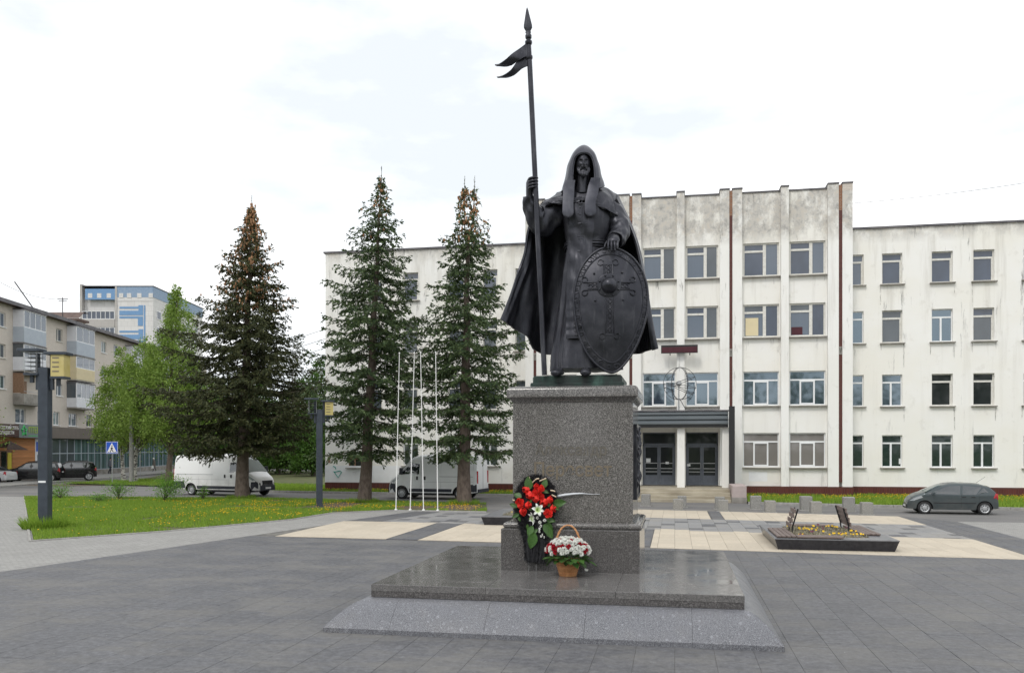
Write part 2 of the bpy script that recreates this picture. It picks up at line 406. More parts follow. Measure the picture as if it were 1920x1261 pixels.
    M['siding_blue'] = noisy('pale_blue_siding', (0.42, 0.47, 0.54), (0.47, 0.52, 0.58), 2, 0.6)
    M['siding_white'] = noisy('white_siding', (0.74, 0.75, 0.79), (0.68, 0.69, 0.73), 2, 0.6)
    M['siding_cream'] = noisy('cream_siding', (0.72, 0.62, 0.40), (0.66, 0.57, 0.37), 2, 0.6)
    M['fascia'] = noisy('brown_grey_fascia', (0.135, 0.115, 0.10), (0.165, 0.14, 0.122), 1.5, 0.6)
    M['sign_maroon'] = base_mat('maroon_signboard', (0.075, 0.035, 0.03), 0.5)
    M['sign_grey'] = base_mat('grey_signboard', (0.20, 0.235, 0.24), 0.5)
    M['sign_green'] = base_mat('green_sign_letters', (0.06, 0.52, 0.15), 0.4)
    M['sign_lime'] = base_mat('lime_sign_letters', (0.42, 0.60, 0.05), 0.4)
    M['sign_white'] = base_mat('white_sign_letters', (0.85, 0.84, 0.83), 0.4)
    M['sign_red'] = base_mat('red_sign_mark', (0.72, 0.09, 0.04), 0.4)
    M['sign_blue'] = base_mat('blue_sign_face', (0.022, 0.10, 0.55), 0.35)
    M['sign_yellow'] = base_mat('yellow_poster', (0.65, 0.55, 0.05), 0.5)
    M['galv'] = noisy('galvanised_steel', (0.33, 0.34, 0.35), (0.42, 0.43, 0.44), 8, 0.45, metal=0.4)
    M['paper'] = base_mat('paper', (0.75, 0.77, 0.78), 0.7)
    M['rose'] = noisy('red_rose_petals', (0.72, 0.018, 0.014), (0.84, 0.045, 0.03), 30, 0.6, rand=0.15)
    M['carnation'] = noisy('crimson_carnation_petals', (0.42, 0.006, 0.024), (0.54, 0.014, 0.035), 40, 0.65, rand=0.15)
    M['white_petal'] = noisy('white_petals', (0.90, 0.90, 0.87), (0.84, 0.85, 0.80), 25, 0.6, rand=0.08)
    M['lily'] = m = base_mat('lily_petals', (0.75, 0.8, 0.72), 0.5)
    g = NG(m)
    ln = g.n('VectorMath'); ln.operation = 'LENGTH'; g.l(g.n('TexCoord').outputs['Object'], ln.inputs[0])
    g.color(g.ramp(ln.outputs['Value'], [(0.012, (0.35, 0.55, 0.06)), (0.045, (0.62, 0.76, 0.45)), (0.075, (0.80, 0.83, 0.79))]))
    M['wreath_leaf'] = noisy('glossy_green_leaves', (0.025, 0.075, 0.014), (0.062, 0.135, 0.028), 18, 0.4, rand=0.25)
    M['lime_leaf'] = noisy('yellow_green_leaves', (0.14, 0.22, 0.05), (0.20, 0.28, 0.08), 18, 0.45, rand=0.2)
    M['tulle'] = noisy('black_tulle', (0.010, 0.010, 0.012), (0.022, 0.022, 0.026), 30, 0.8)
    M['gold'] = noisy('cream_gold_ribbon', (0.62, 0.52, 0.38), (0.52, 0.42, 0.30), 20, 0.4)
    M['wicker'] = noisy('orange_brown_wicker', (0.42, 0.185, 0.075), (0.56, 0.29, 0.13), 22, 0.55, rand=0.2)
    M['film'] = base_mat('clear_wrap', (0.62, 0.64, 0.68), 0.2)
    M['cloth_dark'] = noisy('dark_clothing', (0.035, 0.037, 0.05), (0.05, 0.052, 0.065), 9, 0.9)
    M['cloth_brown'] = noisy('grey_brown_coat', (0.15, 0.135, 0.115), (0.20, 0.18, 0.155), 9, 0.9)
    M['cloth_grey'] = noisy('grey_shirt', (0.14, 0.15, 0.18), (0.18, 0.19, 0.22), 9, 0.9)
    M['skin'] = base_mat('skin', (0.45, 0.27, 0.20), 0.6)
    M['pansy_y'] = noisy('yellow_pansies', (0.66, 0.38, 0.01), (0.72, 0.50, 0.03), 30, 0.7, rand=0.2)
    M['pansy_d'] = noisy('dark_pansies', (0.10, 0.02, 0.05), (0.16, 0.035, 0.07), 30, 0.7, rand=0.2)
    M['straw'] = leafy('dry_stems', (0.20, 0.18, 0.12), (0.36, 0.34, 0.26), 0.9, 0)
    M['graffiti'] = base_mat('teal_spray_paint', (0.03, 0.36, 0.29), 0.7)
build_materials()

# ------------------------------------------------------------------ mesh helpers
def tag(o, label=None, cat=None, group=None, kind=None):
    if label: o['label'] = label
    if cat: o['category'] = cat
    if group: o['group'] = group
    if kind: o['kind'] = kind
    return o

def thing(name, label, cat, loc=(0, 0, 0), rz=0.0, group=None):
    o = bpy.data.objects.new(name, None)
    o.empty_display_size = 0.3
    C.objects.link(o)
    o.location = loc
    o.rotation_euler = (0, 0, rz)
    return tag(o, label, cat, group)

def link(name, me, parent=None, mats=()):
    for m in mats: me.materials.append(m)
    o = bpy.data.objects.new(name, me)
    C.objects.link(o)
    if parent is not None: o.parent = parent
    return o

def dup(root):
    """a copy of a thing with copies of its parts and sub-parts; mesh data stays shared"""
    r = root.copy(); C.objects.link(r)
    for ch in list(root.children):
        c = ch.copy(); C.objects.link(c); c.parent = r
        for g in list(ch.children):
            d = g.copy(); C.objects.link(d); d.parent = c
    return r

def rot2(x, y, a): return (x * math.cos(a) - y * math.sin(a), x * math.sin(a) + y * math.cos(a))

def catmull(pts, n):
    """n samples on a smooth curve through pts (list of equal-length tuples)"""
    P = np.array(pts, float)
    P = np.vstack([2 * P[0] - P[1], P, 2 * P[-1] - P[-2]])
    k = len(pts) - 1
    t = np.linspace(0, k, n)
    i = np.minimum(t.astype(int), k - 1)
    u = (t - i)[:, None]
    a, b, c, d = P[i], P[i + 1], P[i + 2], P[i + 3]
    return 0.5 * ((2 * b) + (-a + c) * u + (2 * a - 5 * b + 4 * c - d) * u ** 2 + (-a + 3 * b - 3 * c + d) * u ** 3)

def interp(x, pts):
    return float(np.interp(x, [p[0] for p in pts], [p[1] for p in pts]))

class MB:
    def __init__(s): s.v = []; s.f = []; s.m = []; s.mi = 0
    def add(s, vs, fs):
        o = len(s.v)
        s.v += [tuple(map(float, p)) for p in vs]
        for f in fs:
            s.f.append(tuple(i + o for i in f)); s.m.append(s.mi)
        return s
    def box(s, x0, x1, y0, y1, z0, z1):
        if x0 > x1: x0, x1 = x1, x0
        if y0 > y1: y0, y1 = y1, y0
        if z0 > z1: z0, z1 = z1, z0
        return s.add([(x0, y0, z0), (x1, y0, z0), (x1, y1, z0), (x0, y1, z0), (x0, y0, z1), (x1, y0, z1), (x1, y1, z1), (x0, y1, z1)],
                     [(0, 3, 2, 1), (4, 5, 6, 7), (0, 1, 5, 4), (1, 2, 6, 5), (2, 3, 7, 6), (3, 0, 4, 7)])
    def bbox(s, x0, x1, y0, y1, z0, z1, b=0.01):
        """box with chamfered edges on top and sides"""
        r0 = [(x0 + b, y0), (x1 - b, y0), (x1, y0 + b), (x1, y1 - b), (x1 - b, y1), (x0 + b, y1), (x0, y1 - b), (x0, y0 + b)]
        r1 = [(min(max(x, x0 + b), x1 - b), min(max(y, y0 + b), y1 - b)) for x, y in r0]
        return s.loft([[(x, y, z0) for x, y in r0], [(x, y, z1 - b) for x, y in r0], [(x, y, z1) for x, y in r1]], True, True)
    def loft(s, rings, closed=True, caps=False):
        n = len(rings[0]); o = len(s.v)
        for r in rings: s.v += [tuple(map(float, p)) for p in r]
        for i in range(len(rings) - 1):
            for j in range(n if closed else n - 1):
                k = (j + 1) % n
                s.f.append((o + i * n + j, o + i * n + k, o + (i + 1) * n + k, o + (i + 1) * n + j)); s.m.append(s.mi)
        if caps:
            s.f.append(tuple(o + j for j in reversed(range(n)))); s.m.append(s.mi)
            e = o + (len(rings) - 1) * n
            s.f.append(tuple(e + j for j in range(n))); s.m.append(s.mi)
        return s
    def tube(s, pts, r, n=8, caps=True, flat=None):
        """tube along pts; r a number or list; flat=(a,b) squashes the section"""
        P = [Vector(p) for p in pts]
        rr = r if isinstance(r, (list, tuple, np.ndarray)) else [r] * len(P)
        rings = []; up = None
        for i, p in enumerate(P):
            d = (P[min(i + 1, len(P) - 1)] - P[max(i - 1, 0)])
            if d.length < 1e-9: d = Vector((0, 0, 1))
            d.normalize()
            if up is None:
                up = Vector((0, 0, 1)) if abs(d.z) < 0.9 else Vector((0, 1, 0))
            a = d.cross(up)
            if a.length < 1e-6: a = d.cross(Vector((1, 0, 0)))
            a.normalize(); b = a.cross(d).normalized(); up = b
            fa, fb = flat or (1, 1)
            rings.append([tuple(p + a * (math.cos(2 * math.pi * k / n) * rr[i] * fa) + b * (math.sin(2 * math.pi * k / n) * rr[i] * fb)) for k in range(n)])
        return s.loft(rings, True, caps)
    def lathe(s, prof, n=24, c=(0, 0, 0), axis='z', caps=False):
        rings = []
        for r, z in prof:
            ring = []
            for k in range(n):
                a = 2 * math.pi * k / n
                p = (r * math.cos(a), r * math.sin(a), z)
                if axis == 'y': p = (p[0], p[2], p[1])
                if axis == 'x': p = (p[2], p[0], p[1])
                ring.append((p[0] + c[0], p[1] + c[1], p[2] + c[2]))
            rings.append(ring)
        return s.loft(rings, True, caps)
    def ball(s, c, r, n=10, m=7):
        rx, ry, rz = r if isinstance(r, (tuple, list)) else (r, r, r)
        rings = []
        for i in range(m + 1):
            t = math.pi * (0.02 + 0.96 * i / m)
            rings.append([(c[0] + rx * math.sin(t) * math.cos(2 * math.pi * k / n), c[1] + ry * math.sin(t) * math.sin(2 * math.pi * k / n), c[2] - rz * math.cos(t)) for k in range(n)])
        return s.loft(rings, True, True)
    def sheet(s, g, thick=None):
        """grid g[i][j] of points; thick makes it a closed shell (second side offset along the normals)"""
        G = np.array(g, float); a, b = G.shape[:2]
        if thick is None:
            return s.loft([list(map(tuple, r)) for r in G], False)
        du = np.gradient(G, axis=0); dv = np.gradient(G, axis=1)
        nn = np.cross(du, dv); nn /= (np.linalg.norm(nn, axis=2, keepdims=True) + 1e-9)
        H = G + nn * thick
        o = len(s.v)
        s.v += [tuple(p) for p in G.reshape(-1, 3)] + [tuple(p) for p in H.reshape(-1, 3)]
        q = a * b
        def F(*f): s.f.append(tuple(o + i for i in f)); s.m.append(s.mi)
        for i in range(a - 1):
            for j in range(b - 1):
                k = i * b + j
                F(k, k + b, k + b + 1, k + 1); F(q + k, q + k + 1, q + k + b + 1, q + k + b)
        for i in range(a - 1):
            k = i * b; F(k, q + k, q + k + b, k + b); k = i * b + b - 1; F(k, k + b, q + k + b, q + k)
        for j in range(b - 1):
            F(j, j + 1, q + j + 1, q + j); k = (a - 1) * b + j; F(k, q + k, q + k + 1, k + 1)
        return s
    def poly(s, pts, h):
        """upright prism of a plan polygon: pts (x,y) list, h=(z0,z1)"""
        n = len(pts)
        return s.loft([[(x, y, h[0]) for x, y in pts], [(x, y, h[1]) for x, y in pts]], True, True)
    def plate(s, pts, y0, y1):
        """prism of an outline in the x-z plane"""
        return s.loft([[(x, y0, z) for x, z in pts], [(x, y1, z) for x, z in pts]], True, True)
    def build(s, name, mats, parent=None, smooth=None, org=None, recalc=True):
        me = bpy.data.meshes.new(name)
        v = s.v
        if org is not None: v = [(x - org[0], y - org[1], z - org[2]) for x, y, z in v]
        me.from_pydata(v, [], s.f)
        if not isinstance(mats, (list, tuple)): mats = [mats]
        for m in mats: me.materials.append(m)
        if len(mats) > 1: me.polygons.foreach_set('material_index', s.m)
        if recalc:
            import bmesh
            bm = bmesh.new(); bm.from_mesh(me); bmesh.ops.recalc_face_normals(bm, faces=bm.faces); bm.to_mesh(me); bm.free()
        if smooth is not None:
            me.polygons.foreach_set('use_smooth', [True] * len(me.polygons))
            me.set_sharp_from_angle(angle=R(smooth))
        me.update()
        o = bpy.data.objects.new(name, me); C.objects.link(o)
        if parent is not None: o.parent = parent
        return o

def quads_mesh(name, V, k, mats, parent=None, mi=None):
    """fast mesh of loose k-gons; V has shape (n,k,3)"""
    V = np.asarray(V, np.float32); n = len(V)
    me = bpy.data.meshes.new(name)
    me.vertices.add(n * k); me.loops.add(n * k); me.polygons.add(n)
    me.vertices.foreach_set('co', V.reshape(-1))
    me.loops.foreach_set('vertex_index', np.arange(n * k, dtype=np.int32))
    me.polygons.foreach_set('loop_start', np.arange(0, n * k, k, dtype=np.int32))
    me.polygons.foreach_set('loop_total', np.full(n, k, dtype=np.int32))
    for m in (mats if isinstance(mats, (list, tuple)) else [mats]): me.materials.append(m)
    if mi is not None: me.polygons.foreach_set('material_index', np.asarray(mi, np.int32))
    me.update(); me.validate()
    o = bpy.data.objects.new(name, me); C.objects.link(o)
    if parent is not None: o.parent = parent
    return o

def text_part(name, body, size, extrude, m, parent, loc, rot, sx=1.0):
    cu = bpy.data.curves.new(name, 'FONT')
    cu.body = body; cu.size = size; cu.extrude = extrude
    cu.offset = 0.004 if extrude < 0.005 else 0.0; cu.align_x = 'CENTER'; cu.align_y = 'CENTER'; cu.resolution_u = 3
    t = bpy.data.objects.new('tmp', cu); C.objects.link(t)
    dg = bpy.context.evaluated_depsgraph_get()
    me = bpy.data.meshes.new_from_object(t.evaluated_get(dg))
    bpy.data.objects.remove(t); bpy.data.curves.remove(cu)
    # overlapping strokes inside one glyph: stagger them by a hair so that no two faces share a plane
    n = len(me.vertices); par = list(range(n))
    def find(i):
        while par[i] != i: par[i] = par[par[i]]; i = par[i]
        return i
    for e in me.edges: par[find(e.vertices[0])] = find(e.vertices[1])
    idx = {}
    for v in me.vertices: v.co.z += 0.0005 * (idx.setdefault(find(v.index), len(idx)) % 4)
    me.name = name; me.materials.clear(); me.materials.append(m)
    o = bpy.data.objects.new(name, me); C.objects.link(o)
    o.parent = parent; o.location = loc; o.rotation_euler = rot; o.scale = (sx, 1, 1)
    return o

def inside(P, poly):
    x, y = P[:, 0], P[:, 1]; r = np.zeros(len(P), bool); n = len(poly)
    for i in range(n):
        x0, y0 = poly[i]; x1, y1 = poly[(i + 1) % n]
        c = ((y0 > y) != (y1 > y)) & (x < (x1 - x0) * (y - y0) / (y1 - y0 + 1e-12) + x0)
        r ^= c
    return r

def clip(poly, hull):
    """clip a polygon by a convex counter-clockwise hull"""
    out = poly
    for i in range(len(hull)):
        a, b = hull[i], hull[(i + 1) % len(hull)]
        inp, out = out, []
        if not inp: break
        f = lambda p: (b[0] - a[0]) * (p[1] - a[1]) - (b[1] - a[1]) * (p[0] - a[0])
        for j in range(len(inp)):
            p, q = inp[j - 1], inp[j]
            fp, fq = f(p), f(q)
            if (fp >= 0) != (fq >= 0):
                t = fp / (fp - fq); out.append((p[0] + (q[0] - p[0]) * t, p[1] + (q[1] - p[1]) * t))
            if fq >= 0: out.append(q)
    return out

# ------------------------------------------------------------------ ground, paving, lawns
def sheet_poly(name, pts, z, m, label=None):
    mb = MB(); mb.add([(x, y, z) for x, y in pts], [tuple(range(len(pts)))])
    o = mb.build(name, m)
    return tag(o, label, kind='structure')

CP, SP = math.cos(R(10.8)), math.sin(R(10.8))
def view_rank(x, y):
    """how large a piece of ground shows in the photograph (0 when out of the picture)"""
    Z = -SP * x + CP * y; X = CP * x + SP * y
    if Z < 5 or abs(X / Z) > 0.61 or 2.9 / Z > 0.272: return 0
    return 1 / Z

def paving(name, piece, label, hull, tw, td, mats, pick, gap=0.008, zt=0.016, org=(0, 0), limit=300, lift=0.002):
    """tiles laid in courses that run away from the viewer, each course with its own joint offset"""
    bed = sheet_poly(name, hull, 0.003, M['bed'], label)
    xs = [p[0] for p in hull]; ys = [p[1] for p in hull]
    rows = []
    c = math.floor((min(xs) - org[0]) / tw)
    while org[0] + c * tw < max(xs):
        x0 = org[0] + c * tw
        rr = random.Random(c * 7 + 3)
        off = rr.uniform(0, td)
        r = math.floor((min(ys) - off) / td)
        while off + r * td < max(ys):
            y0 = off + r * td
            cell = [(x0 + gap / 2, y0 + gap / 2), (x0 + tw - gap / 2, y0 + gap / 2), (x0 + tw - gap / 2, y0 + td - gap / 2), (x0 + gap / 2, y0 + td - gap / 2)]
            pl = clip(cell, hull)
            if len(pl) >= 3:
                ar = abs(sum(pl[i - 1][0] * pl[i][1] - pl[i][0] * pl[i - 1][1] for i in range(len(pl)))) / 2
                if ar > 0.01:
                    cx = sum(p[0] for p in pl) / len(pl); cy = sum(p[1] for p in pl) / len(pl)
                    rows.append((view_rank(cx, cy), pl, pick(c, r, rr), rr.uniform(0, lift)))
            r += 1
        c += 1
    rows.sort(key=lambda t: -t[0])
    def prism(mb, pl, h):
        n = len(pl); cx = sum(p[0] for p in pl) / n; cy = sum(p[1] for p in pl) / n
        b = 0.005
        inn = [(x + (b if x < cx else -b), y + (b if y < cy else -b)) for x, y in pl]
        o = len(mb.v)
        mb.v += [(x, y, 0.004) for x, y in pl] + [(x, y, h - 0.003) for x, y in pl] + [(x, y, h) for x, y in inn]
        for k in range(2):
            for j in range(n):
                q = (j + 1) % n
                mb.f.append((o + k * n + j, o + k * n + q, o + (k + 1) * n + q, o + (k + 1) * n + j)); mb.m.append(mb.mi)
        mb.f.append(tuple(o + 2 * n + j for j in range(n))); mb.m.append(mb.mi)
    rest = MB()
    for i, (s, pl, mi, h) in enumerate(rows):
        if i < limit and s > 0:
            mb = MB(); prism(mb, pl, zt + h); mb.build(piece, mats[mi], bed, recalc=False)
        else:
            rest.mi = mi; prism(rest, pl, zt + h)
    if rest.f:
        o = rest.build(piece + 's_beyond', mats, bed, recalc=False); o['kind'] = 'stuff'
    return bed

one = lambda c, r, g: 0
sheet_poly('ground', [(-1500, -1500), (1500, -1500), (1500, 1500), (-1500, 1500)], -0.06, M['soil'])
sheet_poly('road', [(-95, 4), (45, 4), (45, 56), (-20, 56), (-40, 110), (-95, 125)], -0.004, M['asphalt'], 'grey asphalt road and forecourt behind the plaza')
paving('plaza_paving', 'paving_tile', 'dark grey granite plaza around the monument',
       [(-17.4, 8), (20, 8), (20, 23.3), (9.3, 24.2), (-13.8, 26.1), (-15.5, 17.4)], 0.55, 0.95, [M['pave_dark']], one, 0.004, 0.010, lift=0.003)
BG = 'beige stone paving '
for lab, hull in (('panel left of the monument by the lawn', [(-12.9, 26.1), (-9.05, 25.95), (-9.05, 32.1), (-12.9, 32.0)]),
                  ('panel between the black strips left of the pedestal', [(-7.95, 25.85), (-3.2, 25.6), (-3.2, 31.4), (-7.95, 31.9)]),
                  ('field around the black planter with benches', [(-0.7, 25.1), (9.3, 24.25), (9.3, 29.3), (-0.7, 31.1)]),
                  ('strip in front of the entrance steps', [(-3.0, 36.3), (1.45, 35.6), (1.45, 40.2), (-3.0, 40.9)]),
                  ('strip in front of the granite block bollards', [(2.0, 35.5), (9.3, 34.4), (9.3, 38.6), (2.0, 40.1)])):
    paving('beige_paving', 'paving_tile', BG + lab, hull, 0.5, 0.9, [M['pave_beige']], one, 0.007, limit=150)
paving('grey_paving', 'paving_tile', 'light grey paving band with scattered darker tiles',
       [(-11.4, 32.12), (9.3, 29.32), (9.3, 34.38), (-10.4, 37.4)], 0.5, 0.6, [M['pave_grey'], M['pave_slate']],
       lambda c, r, g: 1 if (c + 3 * r) % 7 == 0 or g.random() < 0.05 else 0, 0.008)
for lab, hull in (('beside the grey path left of the beige panel', [(-13.8, 26.12), (-12.92, 26.12), (-12.92, 32.0), (-12.8, 31.2)]),
                  ('running up to the flagpoles', [(-12.9, 32.02), (-11.42, 32.12), (-10.42, 37.4), (-11.7, 37.6)]),
                  ('between two beige panels left of the pedestal', [(-9.03, 25.95), (-7.97, 25.88), (-7.97, 31.9), (-9.03, 32.1)]),
                  ('hidden partly behind the pedestal', [(-3.18, 25.6), (-0.72, 25.4), (-0.72, 31.1), (-3.18, 31.4)]),
                  ('gap in the beige strip before the steps', [(1.47, 35.6), (1.98, 35.5), (1.98, 40.1), (1.47, 40.2)]),
                  ('right of the planter running towards the parked hatchback', [(9.32, 24.2), (10.9, 24.05), (10.9, 36.2), (9.32, 38.6)])):
    paving('slate_paving', 'paving_tile', 'dark slate paving strip ' + lab, hull, 0.5, 0.9, [M['pave_slate']], one, 0.012, limit=80)
sheet_poly('path', [(10.92, 24.03), (20, 23.35), (40, 23), (40, 37.5), (10.92, 36.3)], 0.006, M['path'], 'light grey paver area right of the plaza')
LAWN = [(-19.6, 23.3), (-17.5, 26.75), (-15.3, 32.1), (-15.05, 35.8), (-12.8, 38.1), (-8.4, 37.9), (-9.6, 43.2), (-12.8, 43.9), (-16.2, 44.5), (-24.0, 45.6), (-28.3, 44.9), (-38.2, 44.6)]
sheet_poly('path', [(-17.5, 4), (-15.5, 17.4), (-13.8, 26.1), (-12.8, 31.2), (-11.7, 37.6), (-8.3, 37.35), (-8.4, 37.9), (-12.8, 38.1), (-15.05, 35.8), (-15.3, 32.1), (-17.5, 26.75), (-19.6, 23.3), (-38.2, 44.6), (-46, 45), (-40, 4)],
           0.006, M['path'], 'light grey paver path curving round the front lawn')
sheet_poly('lawn', LAWN, 0.03, M['soil'], 'front lawn beneath the spruces beside the grey path')
GR = [(3.75, 45.9), (9.5, 44.7), (18.5, 43.5), (40, 41), (40, 52.96), (3.75, 52.96)]
GL = [(-30, 53.0), (-24, 52.0), (-8.9, 50.8), (-8.9, 52.96), (-22.7, 52.98), (-22.7, 76), (-38, 98), (-60, 98), (-47, 68), (-36, 60)]
IS = [(-48.5, 60.6), (-38, 58.2), (-36, 61), (-41, 67), (-48, 66.5)]
sheet_poly('grass_bank', GR, 0.11, M['soil'], 'grass bank below the right half of the cream building')
sheet_poly('grass_bank', GL, 0.11, M['soil'], 'grass bank left of the cream building behind the vans')
sheet_poly('grass_island', IS, 0.08, M['soil'], 'small grass island under the birches')
sheet_poly('bare_earth', [(-50.5, 58.5), (-46.5, 57.4), (-43, 60.2), (-48.4, 61.2)], 0.004, M['earth'], 'worn earth patch below the crossing sign')
sheet_poly('bare_earth', [(-17.5, 39.5), (-9.3, 38.6), (-9.6, 41.8), (-17, 43)], 0.034, M['earth'], 'trodden earth under the two right spruces')

def kerb(label, line, h=0.13, w=0.15, step=1.0):
    k = MB()
    first = None
    p = [Vector((*q, 0)) for q in line]
    base = tag(bpy.data.objects.new('kerb', None), label, kind='structure'); C.objects.link(base)
    for a, b in zip(p, p[1:]):
        d = (b - a); n = max(1, round(d.length / step)); d /= n
        ang = math.atan2(d.y, d.x)
        mb = MB(); mb.bbox(0.004, d.length - 0.004, -w / 2, w / 2, 0, h, 0.012)
        me0 = None
        for i in range(n):
            if me0 is None:
                o = mb.build('kerb_stone', M['kerb'], base); me0 = o.data
            else:
                o = bpy.data.objects.new('kerb_stone', me0); C.objects.link(o); o.parent = base
            q = a + d * i
            o.location = (q.x, q.y, random.uniform(-0.006, 0.0)); o.rotation_euler = (0, 0, ang)
kerb('concrete kerb along the grass below the right wing', [(3.75, 45.82), (9.5, 44.62), (18.5, 43.42), (22, 43.0)])
kerb('concrete kerb along the grass behind the white vans', [(-30, 52.92), (-24, 51.92), (-8.9, 50.72)])
kerb('low edging stones between lawn and path', [(-38.2, 44.6), (-19.66, 23.22), (-17.44, 26.7), (-15.24, 32.05), (-15.0, 35.72), (-12.78, 38.0), (-8.4, 37.84)], 0.05, 0.08)

def grass(name, label, poly, dens, h0, h1, z, bias=None):
    P = np.array(poly); lo, hi = P.min(0), P.max(0)
    n = int(dens * (hi[0] - lo[0]) * (hi[1] - lo[1]))
    q = rng.uniform(lo, hi, (n, 2)); q = q[inside(q, poly)]
    Z = -SP * q[:, 0] + CP * q[:, 1]; X = CP * q[:, 0] + SP * q[:, 1]
    q = q[(np.abs(X / Z) < 0.63)]
    if bias is not None: q = q[bias(q)]
    n = len(q)
    cl = np.array([noise.noise(Vector((a * 0.5, b * 0.5, 3))) for a, b in q]) * 0.5 + 0.5
    h = rng.uniform(h0, h1, n) * (0.6 + 0.8 * cl); w = rng.uniform(0.008, 0.018, n) * (1 + (h1 > 0.2))
    a = rng.uniform(0, 2 * np.pi, n); le = rng.uniform(0.1, 0.7, n) * h; la = rng.uniform(0, 2 * np.pi, n)
    base = np.c_[q, np.full(n, z)]
    d = np.c_[np.cos(a) * w, np.sin(a) * w, np.zeros(n)]
    tip = base + np.c_[np.cos(la) * le, np.sin(la) * le, h]
    o = quads_mesh(name, np.stack([base - d, base + d, tip], 1), 3, M['grass'])
    return tag(o, label, kind='stuff')
bare = lambda q: np.array([noise.noise(Vector((a * 0.45, b * 0.45, 9))) + (0.5 if a < -18 or b > 43 else (-0.05 if b > 38 else 0.5)) > 0 for a, b in q])
grass('grass', 'short bright lawn grass by the grey path', LAWN, 330, 0.05, 0.13, 0.03, bare)
grass('grass', 'grass on the bank below the right wing', GR, 130, 0.10, 0.24, 0.11)
grass('grass', 'grass on the bank behind the vans', [(-30, 53.0), (-24, 52.0), (-8.9, 50.8), (-8.9, 52.9), (-22.7, 52.9), (-22.7, 58), (-40, 66), (-47, 68), (-36, 60)], 110, 0.10, 0.24, 0.11)
grass('grass', 'grass at the foot of the birches', IS, 90, 0.08, 0.2, 0.08)
def dandelions(label, spots, z):
    mb = MB()
    for x, y in spots:
        h = random.uniform(0.08, 0.17); r = random.uniform(0.02, 0.032)
        t = (random.uniform(-.01, .01), random.uniform(-.01, .01))
        mb.add([(x + r * math.cos(k * math.pi / 3), y + r * math.sin(k * math.pi / 3), z + h + random.uniform(-.006, .006)) for k in range(6)] + [(x, y, z + h + 0.014), (x, y, z + h - 0.02)],
               [(k, (k + 1) % 6, 6) for k in range(6)] + [((k + 1) % 6, k, 7) for k in range(6)])
        mb.add([(x - 0.003, y, z), (x + 0.003, y, z), (x + t[0], y + t[1], z + h)], [(0, 1, 2)])
    o = mb.build('dandelions', M['dandelion'], recalc=False)
    tag(o, label, kind='stuff')
def scatter(poly, n, thr, sc, seed, cond=None):
    P = np.array(poly); lo, hi = P.min(0), P.max(0); outl = []
    while len(outl) < n:
        q = rng.uniform(lo, hi, (400, 2)); q = q[inside(q, poly)]
        for a, b in q:
            if noise.noise(Vector((a * sc, b * sc, seed))) > thr and (cond is None or cond(a, b)): outl.append((a, b))
    return outl[:n]
dandelions('yellow dandelions sprinkled over the front lawn', scatter(LAWN, 900, 0.0, 0.55, 1, lambda a, b: b < 42 and random.random() < min(1, max(.12, (a + 0.62 * b + 3.2) / 6))), 0.03)
dandelions('yellow dandelions crowded along the plinth of the right wing', scatter(GR, 900, -0.2, 0.6, 4, lambda a, b: b > 47.5 + random.uniform(-1, 2) and a < 20), 0.14)
dandelions('yellow dandelions along the plinth behind the vans', scatter([(-24, 52.1), (-8.9, 50.9), (-8.9, 52.9), (-22.7, 52.9)], 330, -0.3, 0.6, 4), 0.14)

# ------------------------------------------------------------------ the cream administrative building
def facade_mesh(mb, x0, x1, z0, z1, holes, y, depth):
    """a wall face in the plane y with rectangular openings and their reveals (depth goes back, +y)"""
    xs = sorted({x0, x1, *[h[0] for h in holes], *[h[1] for h in holes]})
    zs = sorted({z0, z1, *[h[2] for h in holes], *[h[3] for h in holes]})
    for i in range(len(xs) - 1):
        for j in range(len(zs) - 1):
            cx, cz = (xs[i] + xs[i + 1]) / 2, (zs[j] + zs[j + 1]) / 2
            if any(h[0] < cx < h[1] and h[2] < cz < h[3] for h in holes): continue
            mb.add([(xs[i], y, zs[j]), (xs[i + 1], y, zs[j]), (xs[i + 1], y, zs[j + 1]), (xs[i], y, zs[j + 1])], [(0, 1, 2, 3)])
    for a, b, c, d in holes:
        Y = y + depth
        mb.add([(a, y, c), (b, y, c), (b, y, d), (a, y, d), (a, Y, c), (b, Y, c), (b, Y, d), (a, Y, d)],
               [(0, 4, 5, 1), (1, 5, 6, 2), (2, 6, 7, 3), (3, 7, 4, 0)])

